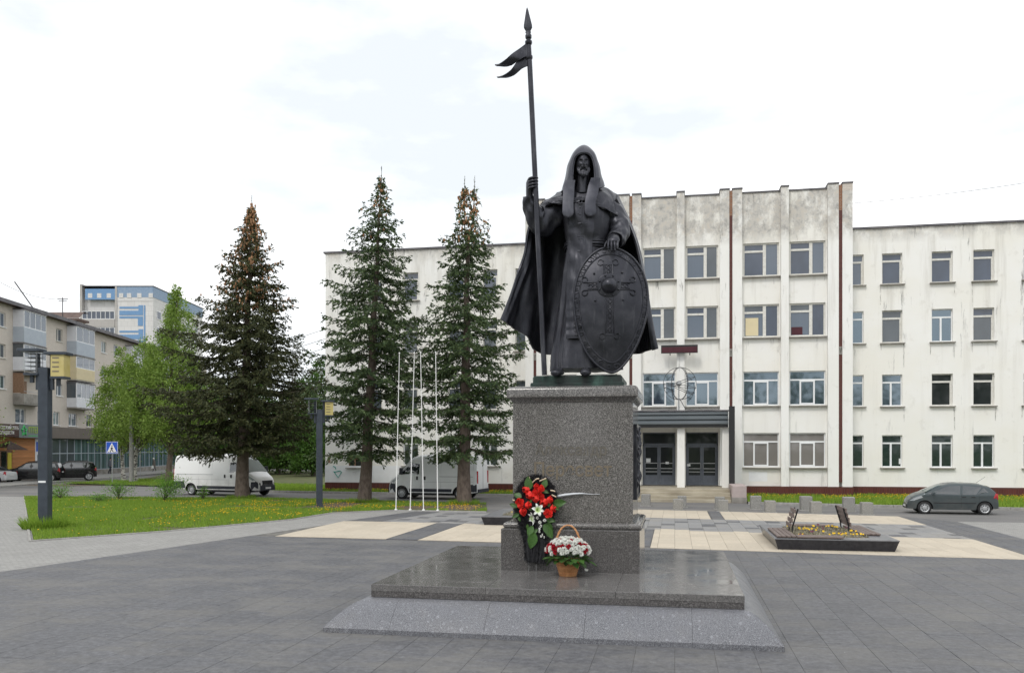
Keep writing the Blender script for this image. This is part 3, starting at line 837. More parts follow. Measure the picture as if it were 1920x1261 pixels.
def window(parent, org, x0, x1, z0, z1, y, kind, fm, gm, lab=None, sill=True, t=0.07):
    """kind 'old': wide casement with a vent above plus a narrow full-height light; 'new': fanlight over three lights;
    'one': vent above a single light; 'two': fanlight over two lights; 'left': narrow light beside wide"""
    mb = MB()
    F = lambda a, b, c, d, p=0.0: mb.box(a, b, y - p, y + 0.06, c, d)
    F(x0, x0 + t, z0, z1); F(x1 - t, x1, z0, z1); F(x0 + t, x1 - t, z0, z0 + t); F(x0 + t, x1 - t, z1 - t, z1)
    w, h = x1 - x0, z1 - z0
    panes = []
    if kind == 'old':
        xm = x0 + w * 0.60; zm = z0 + h * 0.76
        F(xm - 0.09, xm + 0.09, z0 + t, z1 - t, 0.02); F(x0 + t, xm - 0.09, zm - 0.06, zm + 0.06, 0.015)
        panes = [(x0 + t, xm - .09, z0 + t, zm - .06), (x0 + t, xm - .09, zm + .06, z1 - t), (xm + .09, x1 - t, z0 + t, z1 - t)]
    elif kind == 'new':
        zm = z0 + h * 0.74; a = x0 + w * 0.31; b = x0 + w * 0.69
        F(x0 + t, x1 - t, zm - 0.045, zm + 0.045, 0.01)
        F(a - .045, a + .045, z0 + t, zm - .045, 0.03); F(b - .045, b + .045, z0 + t, zm - .045, 0.03)
        F(a + .045, b - .045, z0 + t, z0 + t + .07, 0.03); F(a + .045, b - .045, zm - .115, zm - .045, 0.03)
        panes = [(x0 + t, x1 - t, zm + .045, z1 - t), (x0 + t, a - .045, z0 + t, zm - .045), (a + .045, b - .045, z0 + t + .07, zm - .115), (b + .045, x1 - t, z0 + t, zm - .045)]
    elif kind == 'one':
        zm = z0 + h * 0.76; r = x1 - t - 0.07
        F(x0 + t, x1 - t, zm - 0.07, zm + 0.04, 0.015); F(r, x1 - t, z0 + t, zm - .07, 0.01)
        panes = [(x0 + t, x1 - t, zm + .04, z1 - t), (x0 + t, r, z0 + t, zm - .07)]
    elif kind == 'two':
        zm = z0 + h * 0.75; a = x0 + w * 0.46
        F(x0 + t, x1 - t, zm - 0.045, zm + 0.045, 0.01); F(a - .05, a + .05, z0 + t, zm - .045, 0.02)
        panes = [(x0 + t, x1 - t, zm + .045, z1 - t), (x0 + t, a - .05, z0 + t, zm - .045), (a + .05, x1 - t, z0 + t, zm - .045)]
    fr = mb.build('window', fm, parent, org=org)
    if lab: fr['label'] = lab
    for i, (a, b, c, d) in enumerate(panes):
        g = gm[i % len(gm)] if isinstance(gm, (list, tuple)) else gm
        MB().box(a - 0.004, b + 0.004, y + 0.035, y + 0.05, c - 0.004, d + 0.004).build('pane', g, fr, org=org)
    if sill:
        MB().box(x0 - 0.12, x1 + 0.12, y - 0.34, y - 0.002, z0 - 0.09, z0 - 0.03).build('sill', M['concrete'], fr, org=org)
    return fr

OG = (0.0, 53.0, 0.0)
hall = thing('office_building', 'long four storey cream office building with taller stained central block', 'building', OG)
WY = 53.0
rows = [(12.47, 14.25), (9.05, 10.93), (5.36, 7.19), (1.80, 3.66)]
GB, GG, GD, GS, GN, GC, GBC = (M[k] for k in ('glass_blue', 'glass_grey', 'glass_dark', 'glass_sky', 'glass_green', 'glass_curtain', 'glass_bcurtain'))
FW, FO = M['frame_white'], M['frame_old']
# right wing
cols = [(9.72, 10.88), (11.89, 13.0), (14.59, 15.72), (16.81, 17.92), (19.45, 20.55), (21.7, 22.8)]
holes = [(a, b, c, d) for a, b in cols for c, d in rows]
mb = MB(); facade_mesh(mb, 8.6, 24.5, 0.66, 15.72, holes, WY, 0.3)
mb.box(8.6, 24.5, WY + 0.32, WY + 14, 0.0, 15.70)
mb.build('wall', M['plaster'], hall, org=OG)
kinds = {  # row -> per column
    0: ['one', 'one', 'one', 'one', 'one', 'one'], 1: ['two', 'one', 'two', 'one', 'one', 'two'],
    2: ['two', 'two', 'one', 'one', 'one', 'two'], 3: ['two'] * 6}
glassR = {0: [GBC, GB, GB, GB, GB, GB], 1: [GS, GG, GS, (GB, GG), GG, GS], 2: [GS, GS, GD, GD, GD, GS], 3: [GN] * 6}
for r, (c, d) in enumerate(rows):
    for k, (a, b) in enumerate(cols):
        kd = kinds[r][k]
        window(hall, OG, a, b, c, d, WY + 0.16, kd, FW if kd == 'two' else FO, glassR[r][k], t=0.055)
MB().box(14.2 - 1.35, 14.2 - 1.1, WY + 0.175, WY + 0.185, 1.98, 2.30).build('notice', M['paper'], hall, org=OG)
MB().box(8.6, 24.6, WY - 0.10, WY + 14.1, 15.721, 15.83).build('parapet_flashing', M['roof_metal'], hall, org=OG)
MB().box(8.6, 24.5, WY - 0.05, WY + 0.2, 0.0, 0.657).build('plinth', M['tile_red'], hall, org=OG)
def stains(cols_, rows_, y, seed):
    mb = MB(); rr = random.Random(seed)
    for a, b in cols_:
        for c, d in rows_:
            for x in (a - 0.07, b + 0.07):
                if rr.random() < .75:
                    w = rr.uniform(.02, .05); h = rr.uniform(.3, 1.5); s = rr.uniform(-.03, .03)
                    mb.add([(x - w, y, c - .1), (x + w, y, c - .1), (x + w * .4 + s, y, c - .1 - h), (x - w * .4 + s, y, c - .1 - h)], [(0, 1, 2, 3)])
    return mb
m = M['drip'] = base_mat('drip_stain', (0.10, 0.085, 0.065), 0.9)
g = NG(m); g.l(g.ramp(g.noise(g.coord('World', (3, 3, 0.8)), 3, 7, 0.7), [(0.42, 0.0), (0.7, 0.75)]), g.b.inputs['Alpha'])
o = stains(cols, rows[:3], WY - 0.003, 3).build('sill_stains', M['drip'], hall, org=OG); o['kind'] = 'stuff'
# left wing
colsL = [(-21.6, -20.6), (-19.75, -18.7), (-17.29, -16.28), (-14.29, -13.2), (-12.0, -11.05), (-9.9, -8.9)]
holesL = [(a, b, c, d) for i, (a, b) in enumerate(colsL) for j, (c, d) in enumerate(rows) if i > 0 and not (j == 3 and i < 2)] + [(-21.05, -20.13, 1.66, 2.42)]
mb = MB(); facade_mesh(mb, -22.65, -8.4, 0.66, 15.72, holesL, WY, 0.3)
mb.box(-22.65, -8.4, WY + 0.32, WY + 14, 0.0, 15.70)
mb.add([(-22.65, WY, 0.66), (-22.65, WY + 0.33, 0.66), (-22.65, WY + 0.33, 15.72), (-22.65, WY, 15.72)], [(0, 1, 2, 3)])
mb.build('wall', M['plaster'], hall, org=OG)
for i, (a, b) in enumerate(colsL):
    if i == 0: continue
    for r, (c, d) in enumerate(rows):
        if r == 3 and i < 2: continue
        window(hall, OG, a, b, c, d, WY + 0.16, 'one' if r < 3 else 'two', FO if r < 3 else FW, [GB, GG, GG, GN][r], t=0.055)
sw = window(hall, OG, -21.05, -20.13, 1.66, 2.42, WY + 0.1, 'two', M['frame_brown'], GD, 'small brown wooden window', t=0.08)
MB().box(-22.75, -8.4, WY - 0.10, WY + 14.1, 15.721, 15.83).build('parapet_flashing', M['roof_metal'], hall, org=OG)
MB().box(-22.65, -8.4, WY - 0.05, WY + 0.2, 0.0, 0.657).build('plinth', M['tile_red'], hall, org=OG)
MB().box(-22.67, -16.2, WY - 0.012, WY - 0.003, 0.66, 1.75).build('whitewashed_patch', M['whitewash'], hall, org=OG)
mb = MB()
mb.tube([(-22.1, WY - 0.02, 1.72), (-21.95, WY - 0.02, 1.66), (-21.9, WY - 0.02, 1.52)], 0.03, 5)
mb.tube([(-22.05, WY - 0.02, 1.38), (-21.75, WY - 0.02, 0.98), (-21.5, WY - 0.02, 1.35), (-21.6, WY - 0.02, 1.42), (-21.98, WY - 0.02, 1.34)], 0.03, 5)
mb.build('graffiti_mark', M['graffiti'], hall, org=OG)
MB().box(-22.45, -22.3, WY - 0.05, WY - 0.004, 1.95, 2.35).build('meter_box', M['frame_brown'], hall, org=OG)
# central block: pilasters, recessed bays, oxblood stripes
TY = 51.8; BY = TY + 0.36; TOP = 18.0
stripes = [(-8.53, -8.37), (-2.68, -2.52), (3.17, 3.33), (9.29, 9.47)]
bays = [(-7.85, -5.85, -5.30, -3.35), (-1.99, 0.12, 0.57, 2.62), (3.89, 6.09, 6.52, 8.69)]
rowsT = [(13.02, 14.98), (9.43, 11.37), (5.42, 7.42), (1.80, 3.80)]
holesT = []
doors = []
for bi, (a, b, c, d) in enumerate(bays):
    for (p, q) in ((a + 0.08, b - 0.08), (c + 0.08, d - 0.08)):
        for r, (e, f) in enumerate(rowsT):
            if bi == 1 and r == 3: doors.append((p, q, 0.68, 3.85)); continue
            holesT.append((p, q, e, f, bi, r))
mb = MB(); facade_mesh(mb, -8.9, 9.9, 0.68, 17.95, [h[:4] for h in holesT] + doors, BY, 0.22)
mb.box(-9.05, 10.04, BY + 0.45, WY + 13.5, 0.0, 17.9)
mb.build('wall', M['plaster'], hall, org=OG)
pil = [(-9.05, -8.54), (-8.36, -7.85), (-5.85, -5.30), (-3.35, -2.69), (-2.51, -1.99), (0.12, 0.57), (2.62, 3.16), (3.34, 3.89), (6.09, 6.52), (8.69, 9.28), (9.48, 10.04)]
for a, b in pil:
    z0 = 0.68
    MB().box(a, b, TY, BY + (0.44 if (a < -9 or b > 10) else -0.003), z0, 18.12).build('pilaster', M['plaster_white'], hall, org=OG)
    MB().box(a - 0.03, b + 0.03, TY - 0.05, BY + 0.5, 18.123, 18.20).build('coping', M['roof_metal'], hall, org=OG)
mb = MB()
mb.box(9.5, 10.045, TY - 0.008, TY + 0.4, 17.72, 18.115).build('bare_brick_patch', M['brick_tan'], hall, org=OG)
for a, b in stripes:
    MB().box(a - 0.006, b + 0.006, TY + 0.06, BY - 0.003, 0.95 if a > 9 else 0.68, 16.6).build('brick_stripe', M['stripe_red'], hall, org=OG)
    MB().box(a - 0.006, b + 0.006, TY + 0.07, BY - 0.003, 16.603, 18.08).build('brick_stripe', M['brick_raw'], hall, org=OG)
    mb = MB(); cx = (a + b) / 2
    mb.box(cx - 0.08, cx + 0.08, TY + 0.02, TY + 0.058, 8.3, 8.75)
    o = mb.build('bracket_plate', M['concrete'], hall, org=OG)
    mb = MB(); mb.tube([(cx - 0.05, TY + 0.012, 8.66), (cx, TY + 0.012, 8.38), (cx + 0.05, TY + 0.012, 8.66)], 0.014, 5); mb.build('bracket', M['black'], hall, org=OG)
for a, b, c, d in bays:
    for p, q in ((a, b), (c, d)):
        MB().box(p, q, BY - 0.07, BY + 0.5, 17.951, 18.03).build('coping', M['roof_metal'], hall, org=OG)
gl = {(2, 0): [GB, GB, GBC], (2, 1): [GBC, GG, GB], (1, 0): [GBC, GB, GG], (1, 1): [GBC, GB, GG], (0, 0): [GB] * 3, (0, 1): [GG] * 3}
for k, (p, q, e, f, bi, r) in enumerate(holesT):
    if r < 2: window(hall, OG, p, q, e, f, BY + 0.12, 'old', FO, gl[(bi, r)], sill=True, t=0.09)
    elif r == 2: window(hall, OG, p, q, e, f, BY + 0.12, 'new', FW, [GS] * 4, sill=True, t=0.06)
    else: window(hall, OG, p, q, e, f, BY + 0.12, 'new', FW, [GC] * 4, sill=True, t=0.06)
for a, b in ((3.35, 10.06), (-9.07, -2.6)):
    MB().box(a, b, TY - 0.06, BY - 0.02, 0.0, 0.677).build('plinth', M['tile_red'], hall, org=OG)
MB().box(4.3, 5.35, BY - 0.008, BY - 0.002, 0.95, 1.5).build('whitewashed_patch', M['whitewash'], hall, org=OG)
MB().box(6.72, 7.35, BY + 0.145, BY + 0.153, 9.55, 10.0).build('notice', M['led'], hall, org=OG)
MB().box(4.12, 4.85, BY + 0.145, BY + 0.153, 9.55, 10.6).build('notice', M['siding_cream'], hall, org=OG)
# entrance: doors, landing, steps, canopy
def door_pair(p, q, z0, z1, notes):
    y = BY + 0.14; w = q - p; zt = z1 - 0.72; dm = M['door_grey']
    fr = MB()
    fr.box(p, q, y, y + 0.08, zt - 0.06, zt + 0.06); fr.box(p, q, y, y + 0.08, z1 - 0.07, z1)
    fr.box(p, p + 0.07, y, y + 0.08, z0, z1 - 0.07); fr.box(q - 0.07, q, y, y + 0.08, z0, z1 - 0.07)
    f = fr.build('door_frame', dm, hall, org=OG)
    MB().box(p + 0.07, q - 0.07, y + 0.03, y + 0.045, zt + 0.06, z1 - 0.07).build('pane', M['glass_dark'], f, org=OG)
    m = (p + q) / 2
    for a, b, hs in ((p + 0.075, m - 0.006, 1), (m + 0.006, q - 0.075, -1)):
        d = MB(); yy = y - 0.02
        d.box(a, b, yy, yy + 0.06, z0 + 0.02, z0 + 0.42)
        d.box(a, b, yy, yy + 0.06, z0 + 0.42, z0 + 0.60)
        d.box(a, a + 0.10, yy, yy + 0.06, z0 + 0.6, zt - 0.07); d.box(b - 0.10, b, yy, yy + 0.06, z0 + 0.6, zt - 0.07)
        d.box(a + 0.1, b - 0.1, yy, yy + 0.06, zt - 0.17, zt - 0.07)
        dd = d.build('door', dm, hall, org=OG)
        MB().box(a + 0.1, b - 0.1, yy + 0.03, yy + 0.04, z0 + 0.6, zt - 0.17).build('pane', M['glass_dark'], dd, org=OG)
        bars = MB()
        for h in (0.78, 0.98, 1.30): bars.box(a + 0.1, b - 0.1, yy + 0.004, yy + 0.026, z0 + h, z0 + h + 0.045)
        bars.build('push_bar', M['galv'], dd, org=OG)
        hx = b - 0.06 if hs > 0 else a + 0.06
        MB().tube([(hx, yy - 0.05, z0 + 1.0), (hx, yy - 0.05, z0 + 1.35)], 0.016, 6).build('handle', M['galv'], dd, org=OG)
    for (x, z, ww, hh) in notes:
        MB().box(x, x + ww, y - 0.034, y - 0.028, z, z + hh).build('notice', M['paper'], f, org=OG)
door_pair(doors[0][0], doors[0][1], 0.68, 3.85, [(-1.70, 2.05, 0.26, 0.24), (-0.55, 1.95, 0.2, 0.14)])
door_pair(doors[1][0], doors[1][1], 0.68, 3.85, [(0.72, 1.82, 0.2, 0.14)])
st = MB()
stp = thing('entrance_steps', 'worn concrete entrance steps up to the grey double doors', 'steps', (0.5, 48, 0))
for i in range(4):
    MB().bbox(-8.0 if i > 3 else -3.0, 2.95, 46.6 + 0.42 * i, 46.6 + 0.42 * (i + 1) - 0.002 if i < 3 else 51.75, 0, 0.165 * (i + 1), 0.015).build('step', M['steps'], stp, org=(0.5, 48, 0))
pk = thing('pier', 'pinkish stone block beside the entrance steps', 'pier', (3.35, 47.5, 0))
MB().bbox(2.98, 3.72, 46.5, 49.6, 0.30, 0.92, 0.02).build('block', M['pink_stone'], pk, org=(3.35, 47.5, 0))
MB().box(2.96, 3.74, 46.48, 49.62, 0.0, 0.297).build('base', M['concrete'], pk, org=(3.35, 47.5, 0))
co = (0.5, 49.5, 0)
cn = thing('entrance_canopy', 'dark grey ribbed canopy on a black post above the entrance', 'canopy', co)
mb = MB(); mb.box(-2.9, 2.95, 49.55, 51.78, 4.22, 4.98); mb.build('soffit_box', M['steel_dark'], cn, org=co)
for i in range(3):
    z = 4.22 + 0.27 * i
    prof = [(49.50, z), (49.40, z + 0.06), (49.40, z + 0.19), (49.50, z + 0.255)]
    mb = MB(); mb.loft([[(-2.9, y, zz) for y, zz in prof], [(2.95, y, zz) for y, zz in prof]], False); mb.build('fascia_panel', M['canopy_grey'], cn, org=co)
MB().box(-2.95, 3.0, 49.35, 51.78, 4.99, 5.06).build('roof_sheet', M['roof_metal'], cn, org=co)
MB().box(-2.9, 2.95, 49.5, 49.546, 4.08, 4.217).build('dark_edge', M['black'], cn, org=co)
MB().box(2.99, 3.30, 49.2, 49.5, 0.921, 5.25).build('post', M['black'], cn, org=co)
for x in (0.14, 2.64): MB().box(x, x + 0.42, 49.8, 50.15, 0.66, 4.078).build('column', M['plaster_white'], cn, org=co)
# wire globe lamp on the canopy
go = (0.23, 50.1, 5.06)
gl_ = thing('wire_globe', 'thin wire globe around a round lamp standing on the entrance canopy', 'sculpture', go)
cg = Vector((0.28, 50.1, 6.62)); rg = 0.93
for k, (ax, tilt) in enumerate(((0, 0), (0, 60), (0, 120), (1, 8), (1, -20), (1, 25))):
    pts = []
    for i in range(33):
        a = 2 * math.pi * i / 32
        p = Vector((math.cos(a), 0, math.sin(a))) if ax == 0 else Vector((math.cos(a), math.sin(a), 0.0))
        p = Matrix.Rotation(R(tilt), 3, 'Z' if ax == 0 else 'Y') @ p
        if ax == 1: p = p * (1 - 0.12 * (k == 5)) + Vector((0, 0, (-0.25, 0.1, -0.55)[k - 3])) * 0.6
        pts.append(tuple(cg + p * rg))
    MB().tube(pts, 0.016, 5).build('hoop', M['wire'], gl_, org=go)
MB().tube([(0.23, 50.1, 5.06), (0.23, 50.1, 6.5)], 0.035, 8).build('stem', M['galv'], gl_, org=go)
MB().ball((0.23, 50.1, 6.62), 0.16, 14, 9).build('lamp', M['galv'], gl_, smooth=60, org=go)
MB().tube([(0.28, 50.1, 5.75), (0.6, 50.0, 5.15), (1.1, 49.9, 5.08)], 0.02, 6).build('stay', M['wire'], gl_, org=go)
lo = (0.28, 51.6, 8.75)
led = thing('led_display', 'narrow dark red display board on brackets below the second floor windows', 'display', lo)
MB().bbox(-0.80, 1.33, 51.42, 51.58, 8.53, 9.0, 0.01).build('housing', M['black'], led, org=lo)
MB().box(-0.76, 1.29, 51.405, 51.418, 8.56, 8.88).build('screen', M['led'], led, org=lo)
for x in (-0.3, 0.85): MB().box(x, x + 0.05, 51.45, 51.79, 8.42, 8.53).build('bracket', M['black'], led, org=lo)

# ------------------------------------------------------------------ five storey apartment house along the left
AX, AY, AR = -58.26, 65.24, R(103.34)
apt = thing('apartment_house', 'tan brick five storey apartment house with shops on the ground floor', 'building', (AX, AY, 0), AR)
U0, U1 = -14.0, 58.0
wins = []
for z0, z1 in ((13.62, 14.87), (10.88, 12.1), (8.15, 9.33), (5.22, 6.52)):
    low = z0 < 6
    for (a, b) in ((-8.2, -6.6), (-4.6, -3.2), (-0.9, 0.9), (10.1, 11.4), (20.4, 21.7), (23.7, 25.0), (30.2, 31.6), (34.0, 35.4), (40, 41.4), (44, 45.4)):
        if low and a in (-0.9, 10.1): continue
        wins.append((a, b, z0, z1))
for a, b in ((2.5, 4.3), (6.4, 7.7), (9.5, 10.8), (12.7, 14.6), (16.7, 18.1)): wins.append((a, b, 5.2, 6.52))
mb = MB()
facade_mesh(mb, U0, U1, 5.0, 15.7, wins, 0.0, 0.25)
mb.box(U0, U1, 0.27, 12, 0.0, 15.7)
mb.build('wall', M['brick_tan'], apt)
for k, (a, b, c, d) in enumerate(wins):
    w = MB(); t = 0.07; xm = a + (b - a) * (0.42 if k % 2 else 0.6)
    w.box(a, b, 0.12, 0.18, c, c + t); w.box(a, b, 0.12, 0.18, d - t, d); w.box(a, a + t, 0.12, 0.18, c + t, d - t); w.box(b - t, b, 0.12, 0.18, c + t, d - t); w.box(xm - .05, xm + .05, 0.11, 0.18, c + t, d - t)
    w.box(a - 0.08, b + 0.08, -0.10, 0.117, c - 0.07, c - 0.003)
    f = w.build('window', M['frame_white'] if k % 3 else M['frame_old'], apt)
    MB().box(a + t, b - t, 0.15, 0.165, c + t, d - t).build('pane', (M['glass_grey'], M['glass_shop'], M['glass_bcurtain'])[k % 3], f)
mb = MB(); mb.box(U0 - 0.4, U1, -0.75, 12.4, 15.71, 15.93); mb.build('roof', M['roof_brown'], apt)
mb = MB(); mb.box(U0 - 0.4, U1, -0.80, -0.755, 15.62, 15.95); mb.build('gutter', M['roof_metal'], apt)
for u, v, h in ((-1.6, 2.2, 1.6), (0.5, 5, 0.8), (26, 5, 1.1), (44, 5, 1.2)):
    ch = MB(); ch.box(u, u + 1.6, v, v + 0.9, 15.93, 15.93 + h); ch.box(u - 0.12, u + 1.72, v - 0.12, v + 1.02, 15.93 + h, 16.06 + h); ch.build('chimney', M['brick_raw'], apt)
def balcony(u0, u1, z0, zp, z1, skin, glaz, side, n=4, dep=0.95, roofm='roof_metal', lab=None):
    b = MB(); b.box(u0, u1, -dep, -0.003, z0 - 0.14, z0)
    o = b.build('balcony', M['concrete'], apt)
    if lab: o['label'] = lab
    p = MB(); p.box(u0, u1, -dep - 0.03, -dep + 0.03, z0 + 0.003, zp); p.box(u0, u0 + 0.06, -dep + 0.03, -0.003, z0 + 0.003, zp); p.box(u1 - 0.06, u1, -dep + 0.03, -0.003, z0 + 0.003, zp)
    if skin in ('siding_blue', 'siding_cream'):
        k = z0 + 0.1
        while k < zp - 0.05: p.box(u0 - 0.012, u1, -dep - 0.045, -dep - 0.031, k, k + 0.09); k += 0.14
    p.build('parapet', M[skin], o)
    if glaz:
        g = MB(); w = (u1 - u0) / n
        for i in range(n + 1):
            x = min(u0 + i * w, u1 - 0.07); g.box(x, x + 0.07, -dep - 0.03, -dep + 0.03, zp, z1)
        g.box(u0, u1, -dep - 0.035, -dep + 0.035, zp - 0.003, zp + 0.06); g.box(u0, u1, -dep - 0.035, -dep + 0.035, z1 - 0.06, z1 + 0.003)
        g.build('glazing_frame', M['frame_white'], o)
        MB().box(u0 + 0.05, u1 - 0.05, -dep - 0.006, -dep + 0.006, zp + 0.05, z1 - 0.05).build('glazing', M['glass_bcurtain'], o)
        for xx in (u0, u1 - 0.05): MB().box(xx, xx + 0.05, -dep + 0.04, -0.003, zp + 0.003, z1).build('side_panel', M[side], o)
        r = MB(); r.box(u0 - 0.08, u1 + 0.08, -dep - 0.1, -0.003, z1 + 0.004, z1 + 0.10); r.build('balcony_roof', M[roofm], o)
    return o
balcony(2.1, 6.1, 12.5, 13.87, 15.4, 'siding_blue', True, 'siding_white', lab='glazed balcony with pale blue siding')
balcony(2.1, 6.1, 9.95, 11.15, 12.33, 'siding_white', True, 'glass_grey')
bo = balcony(2.1, 6.1, 7.0, 7.85, 9.3, 'concrete', False, 'concrete', lab='open balcony of stained bare concrete')
MB().box(3.4, 4.4, -0.05, -0.004, 7.1, 9.1).build('door', M['frame_brown'], bo)
b2 = MB(); b2.box(2.1, 2.16, -0.95, -0.004, 7.9, 9.6); b2.box(2.1, 6.1, -1.0, -0.004, 9.62, 9.7); b2.build('dark_screen', M['frame_brown'], bo)
MB().tube([(2.12, -0.97, 8.05), (6.08, -0.97, 8.05)], 0.025, 5).build('railing', M['galv'], bo)
balcony(12.3, 16.5, 12.5, 13.85, 15.4, 'siding_blue', True, 'siding_white', 3)
balcony(12.3, 16.5, 9.95, 11.15, 12.33, 'siding_cream', True, 'siding_cream', 3, lab='glazed balcony in cream striped siding')
balcony(12.3, 16.5, 7.1, 8.05, 9.6, 'siding_white', True, 'glass_grey', 4, lab='white glazed balcony with rounded white parapet')
for u in (27.0, 37.0, 47.5):
    for z in (7.1, 9.95, 12.5): balcony(u, u + 4, z, z + 1.1, z + 2.6, random.choice(('siding_white', 'siding_blue')), True, 'siding_white')
# ground floor shops
sh = MB(); sh.box(5.03, U1, -1.3, -0.003, 3.85, 4.95); sh.build('fascia', M['fascia'], apt)
MB().box(U0, 0.55, -1.35, -0.003, 3.9, 5.0).build('signboard', M['sign_maroon'], apt)
MB().box(0.58, 5.0, -1.35, -0.003, 3.85, 5.02).build('signboard', M['sign_grey'], apt)
rotS = (R(90), 0, 0)
text_part('sign_lettering', 'СВЕЖИЙ ХЛЕБ', 0.42, 0.012, M['sign_white'], apt, (-1.0, -1.37, 4.66), rotS, 0.95)
text_part('sign_lettering', 'СЛАДОСТИ', 0.42, 0.012, M['sign_white'], apt, (-1.45, -1.37, 4.22), rotS, 0.95)
mb = MB(); mb.tube([(-3.45, -1.38, 4.15), (-3.0, -1.38, 4.4), (-3.3, -1.38, 4.6), (-2.9, -1.38, 4.8)], [0.10, 0.13, 0.12, 0.06], 6, flat=(1, 1)); mb.build('sign_mark', M['sign_red'], apt)
mb = MB()
for k in range(5):
    a = k * 2 * math.pi / 5
    mb.tube([(1.35 + 0.22 * math.cos(a), -1.37, 4.46 + 0.22 * math.sin(a)), (1.35 + 0.42 * math.cos(a + 0.35), -1.37, 4.46 + 0.42 * math.sin(a + 0.35)), (1.35 + 0.3 * math.cos(a + 1.0), -1.37, 4.46 + 0.3 * math.sin(a + 1.0))], [0.09, 0.10, 0.05], 6)
mb.build('sign_mark', M['sign_green'], apt)
text_part('sign_lettering', 'ПТЕКА', 0.78, 0.012, M['sign_lime'], apt, (3.35, -1.37, 4.52), rotS, 0.95)
mb = MB(); mb.box(2.1, 4.5, -1.366, -1.355, 4.0, 4.06); mb.build('sign_rule', M['sign_green'], apt)
z = 0.25
while z < 3.8:
    MB().box(-4.0 if z > 2.6 else 0.4, 4.3, -0.85, -0.80, z, z + 0.19).build('board', M['wood_orange'], apt); z += 0.205
MB().box(-4.0, 4.3, -0.797, -0.003, 0.0, 3.85).build('shop_front', M['frame_brown'], apt)
MB().box(-0.3, 0.3, -0.84, -0.80, 1.0, 2.5).build('poster', M['sign_yellow'], apt)
MB().box(-1.3, -0.5, -0.84, -0.80, 0.2, 2.6).build('door', M['glass_dark'], apt)
mb = MB(); mb.loft([[(-2.9, -2.1, 2.75), (0.7, -2.1, 2.75)], [(-1.1, -1.4, 3.55), (-1.1, -1.4, 3.55)], [(-2.9, -0.85, 2.95), (0.7, -0.85, 2.95)]], False); mb.add([(-2.9, -2.1, 2.75), (0.7, -2.1, 2.75), (-1.1, -1.4, 3.55)], [(0, 1, 2)]); mb.build('awning', M['roof_brown'], apt)
MB().box(4.35, 6.0, -0.85, -0.003, 0.0, 3.8).build('shop_front', M['siding_white'], apt)
MB().box(4.5, 5.85, -0.875, -0.853, 2.6, 3.5).build('poster', M['sign_blue'], apt)
MB().box(4.7, 5.7, -0.875, -0.853, 0.9, 2.3).build('poster', M['glass_shop'], apt)
MB().box(6.02, U1, -0.8, -0.003, 0.0, 0.6).build('plinth', M['concrete'], apt)
u = 6.05
while u < 50:
    dw = 1.55
    if abs(u - 26.3) < 0.8:
        f = MB(); f.box(u, u + 0.08, -0.82, -0.72, 0.603, 3.83); f.box(u + dw - 0.08, u + dw, -0.82, -0.72, 0.603, 3.83); f.box(u + 0.08, u + dw - 0.08, -0.82, -0.72, 2.5, 2.6); f.box(u + 0.08, u + dw - 0.08, -0.82, -0.72, 1.5, 1.6)
        f = f.build('shop_door', M['frame_white'], apt)
    else:
        f = MB(); f.box(u, u + 0.06, -0.81, -0.72, 0.603, 3.83); f.box(u + 0.06, u + dw, -0.81, -0.72, 2.35, 2.42); f.box(u + 0.06, u + dw, -0.81, -0.72, 0.603, 0.66)
        f = f.build('shop_window', M['siding_blue'], apt)
    MB().box(u + 0.06, u + dw, -0.76, -0.745, 0.66, 3.8).build('pane', M['glass_shop'] if u > 12 else M['glass_grey'], f)
    u += dw
ang = AR
def apt_pt(u, o): 
    x, y = rot2(u, -o, ang); return (AX + x, AY + y)
o_ = sheet_poly('pavement', [apt_pt(-14, 1.4), apt_pt(-14, 6.5), apt_pt(58, 6.5), apt_pt(58, 1.4)], 0.10, M['path'], 'pavement in front of the shops')
kerb('kerb of the pavement in front of the shops', [apt_pt(-14, 6.55), apt_pt(58, 6.55)], 0.115, 0.15, 2.0)
at_ = (-58.26 - 3.2, 66.5, 15.9)
an = thing('roof_antenna', 'leaning pole antenna on the apartment house roof', 'antenna', at_)
MB().tube([(-59.6, 71.0, 15.94), (-61.2, 70.3, 18.6)], 0.06, 6).build('mast', M['wire'], an, org=at_)
at_ = (-61.0, 76.5, 15.9)
an = thing('roof_antenna', 'short upright aerial with a cross bar on the apartment house roof', 'antenna', at_)
mb = MB(); mb.tube([(-61.0, 76.5, 15.93), (-61.0, 76.5, 18.2)], 0.05, 6); mb.build('mast', M['wire'], an, org=at_)
mb = MB(); mb.tube([(-61.5, 76.4, 18.0), (-60.5, 76.6, 18.0)], 0.05, 5); mb.tube([(-61.4, 76.4, 17.8), (-60.6, 76.6, 17.8)], 0.04, 5); mb.build('cross_bar', M['wire'], an, org=at_)

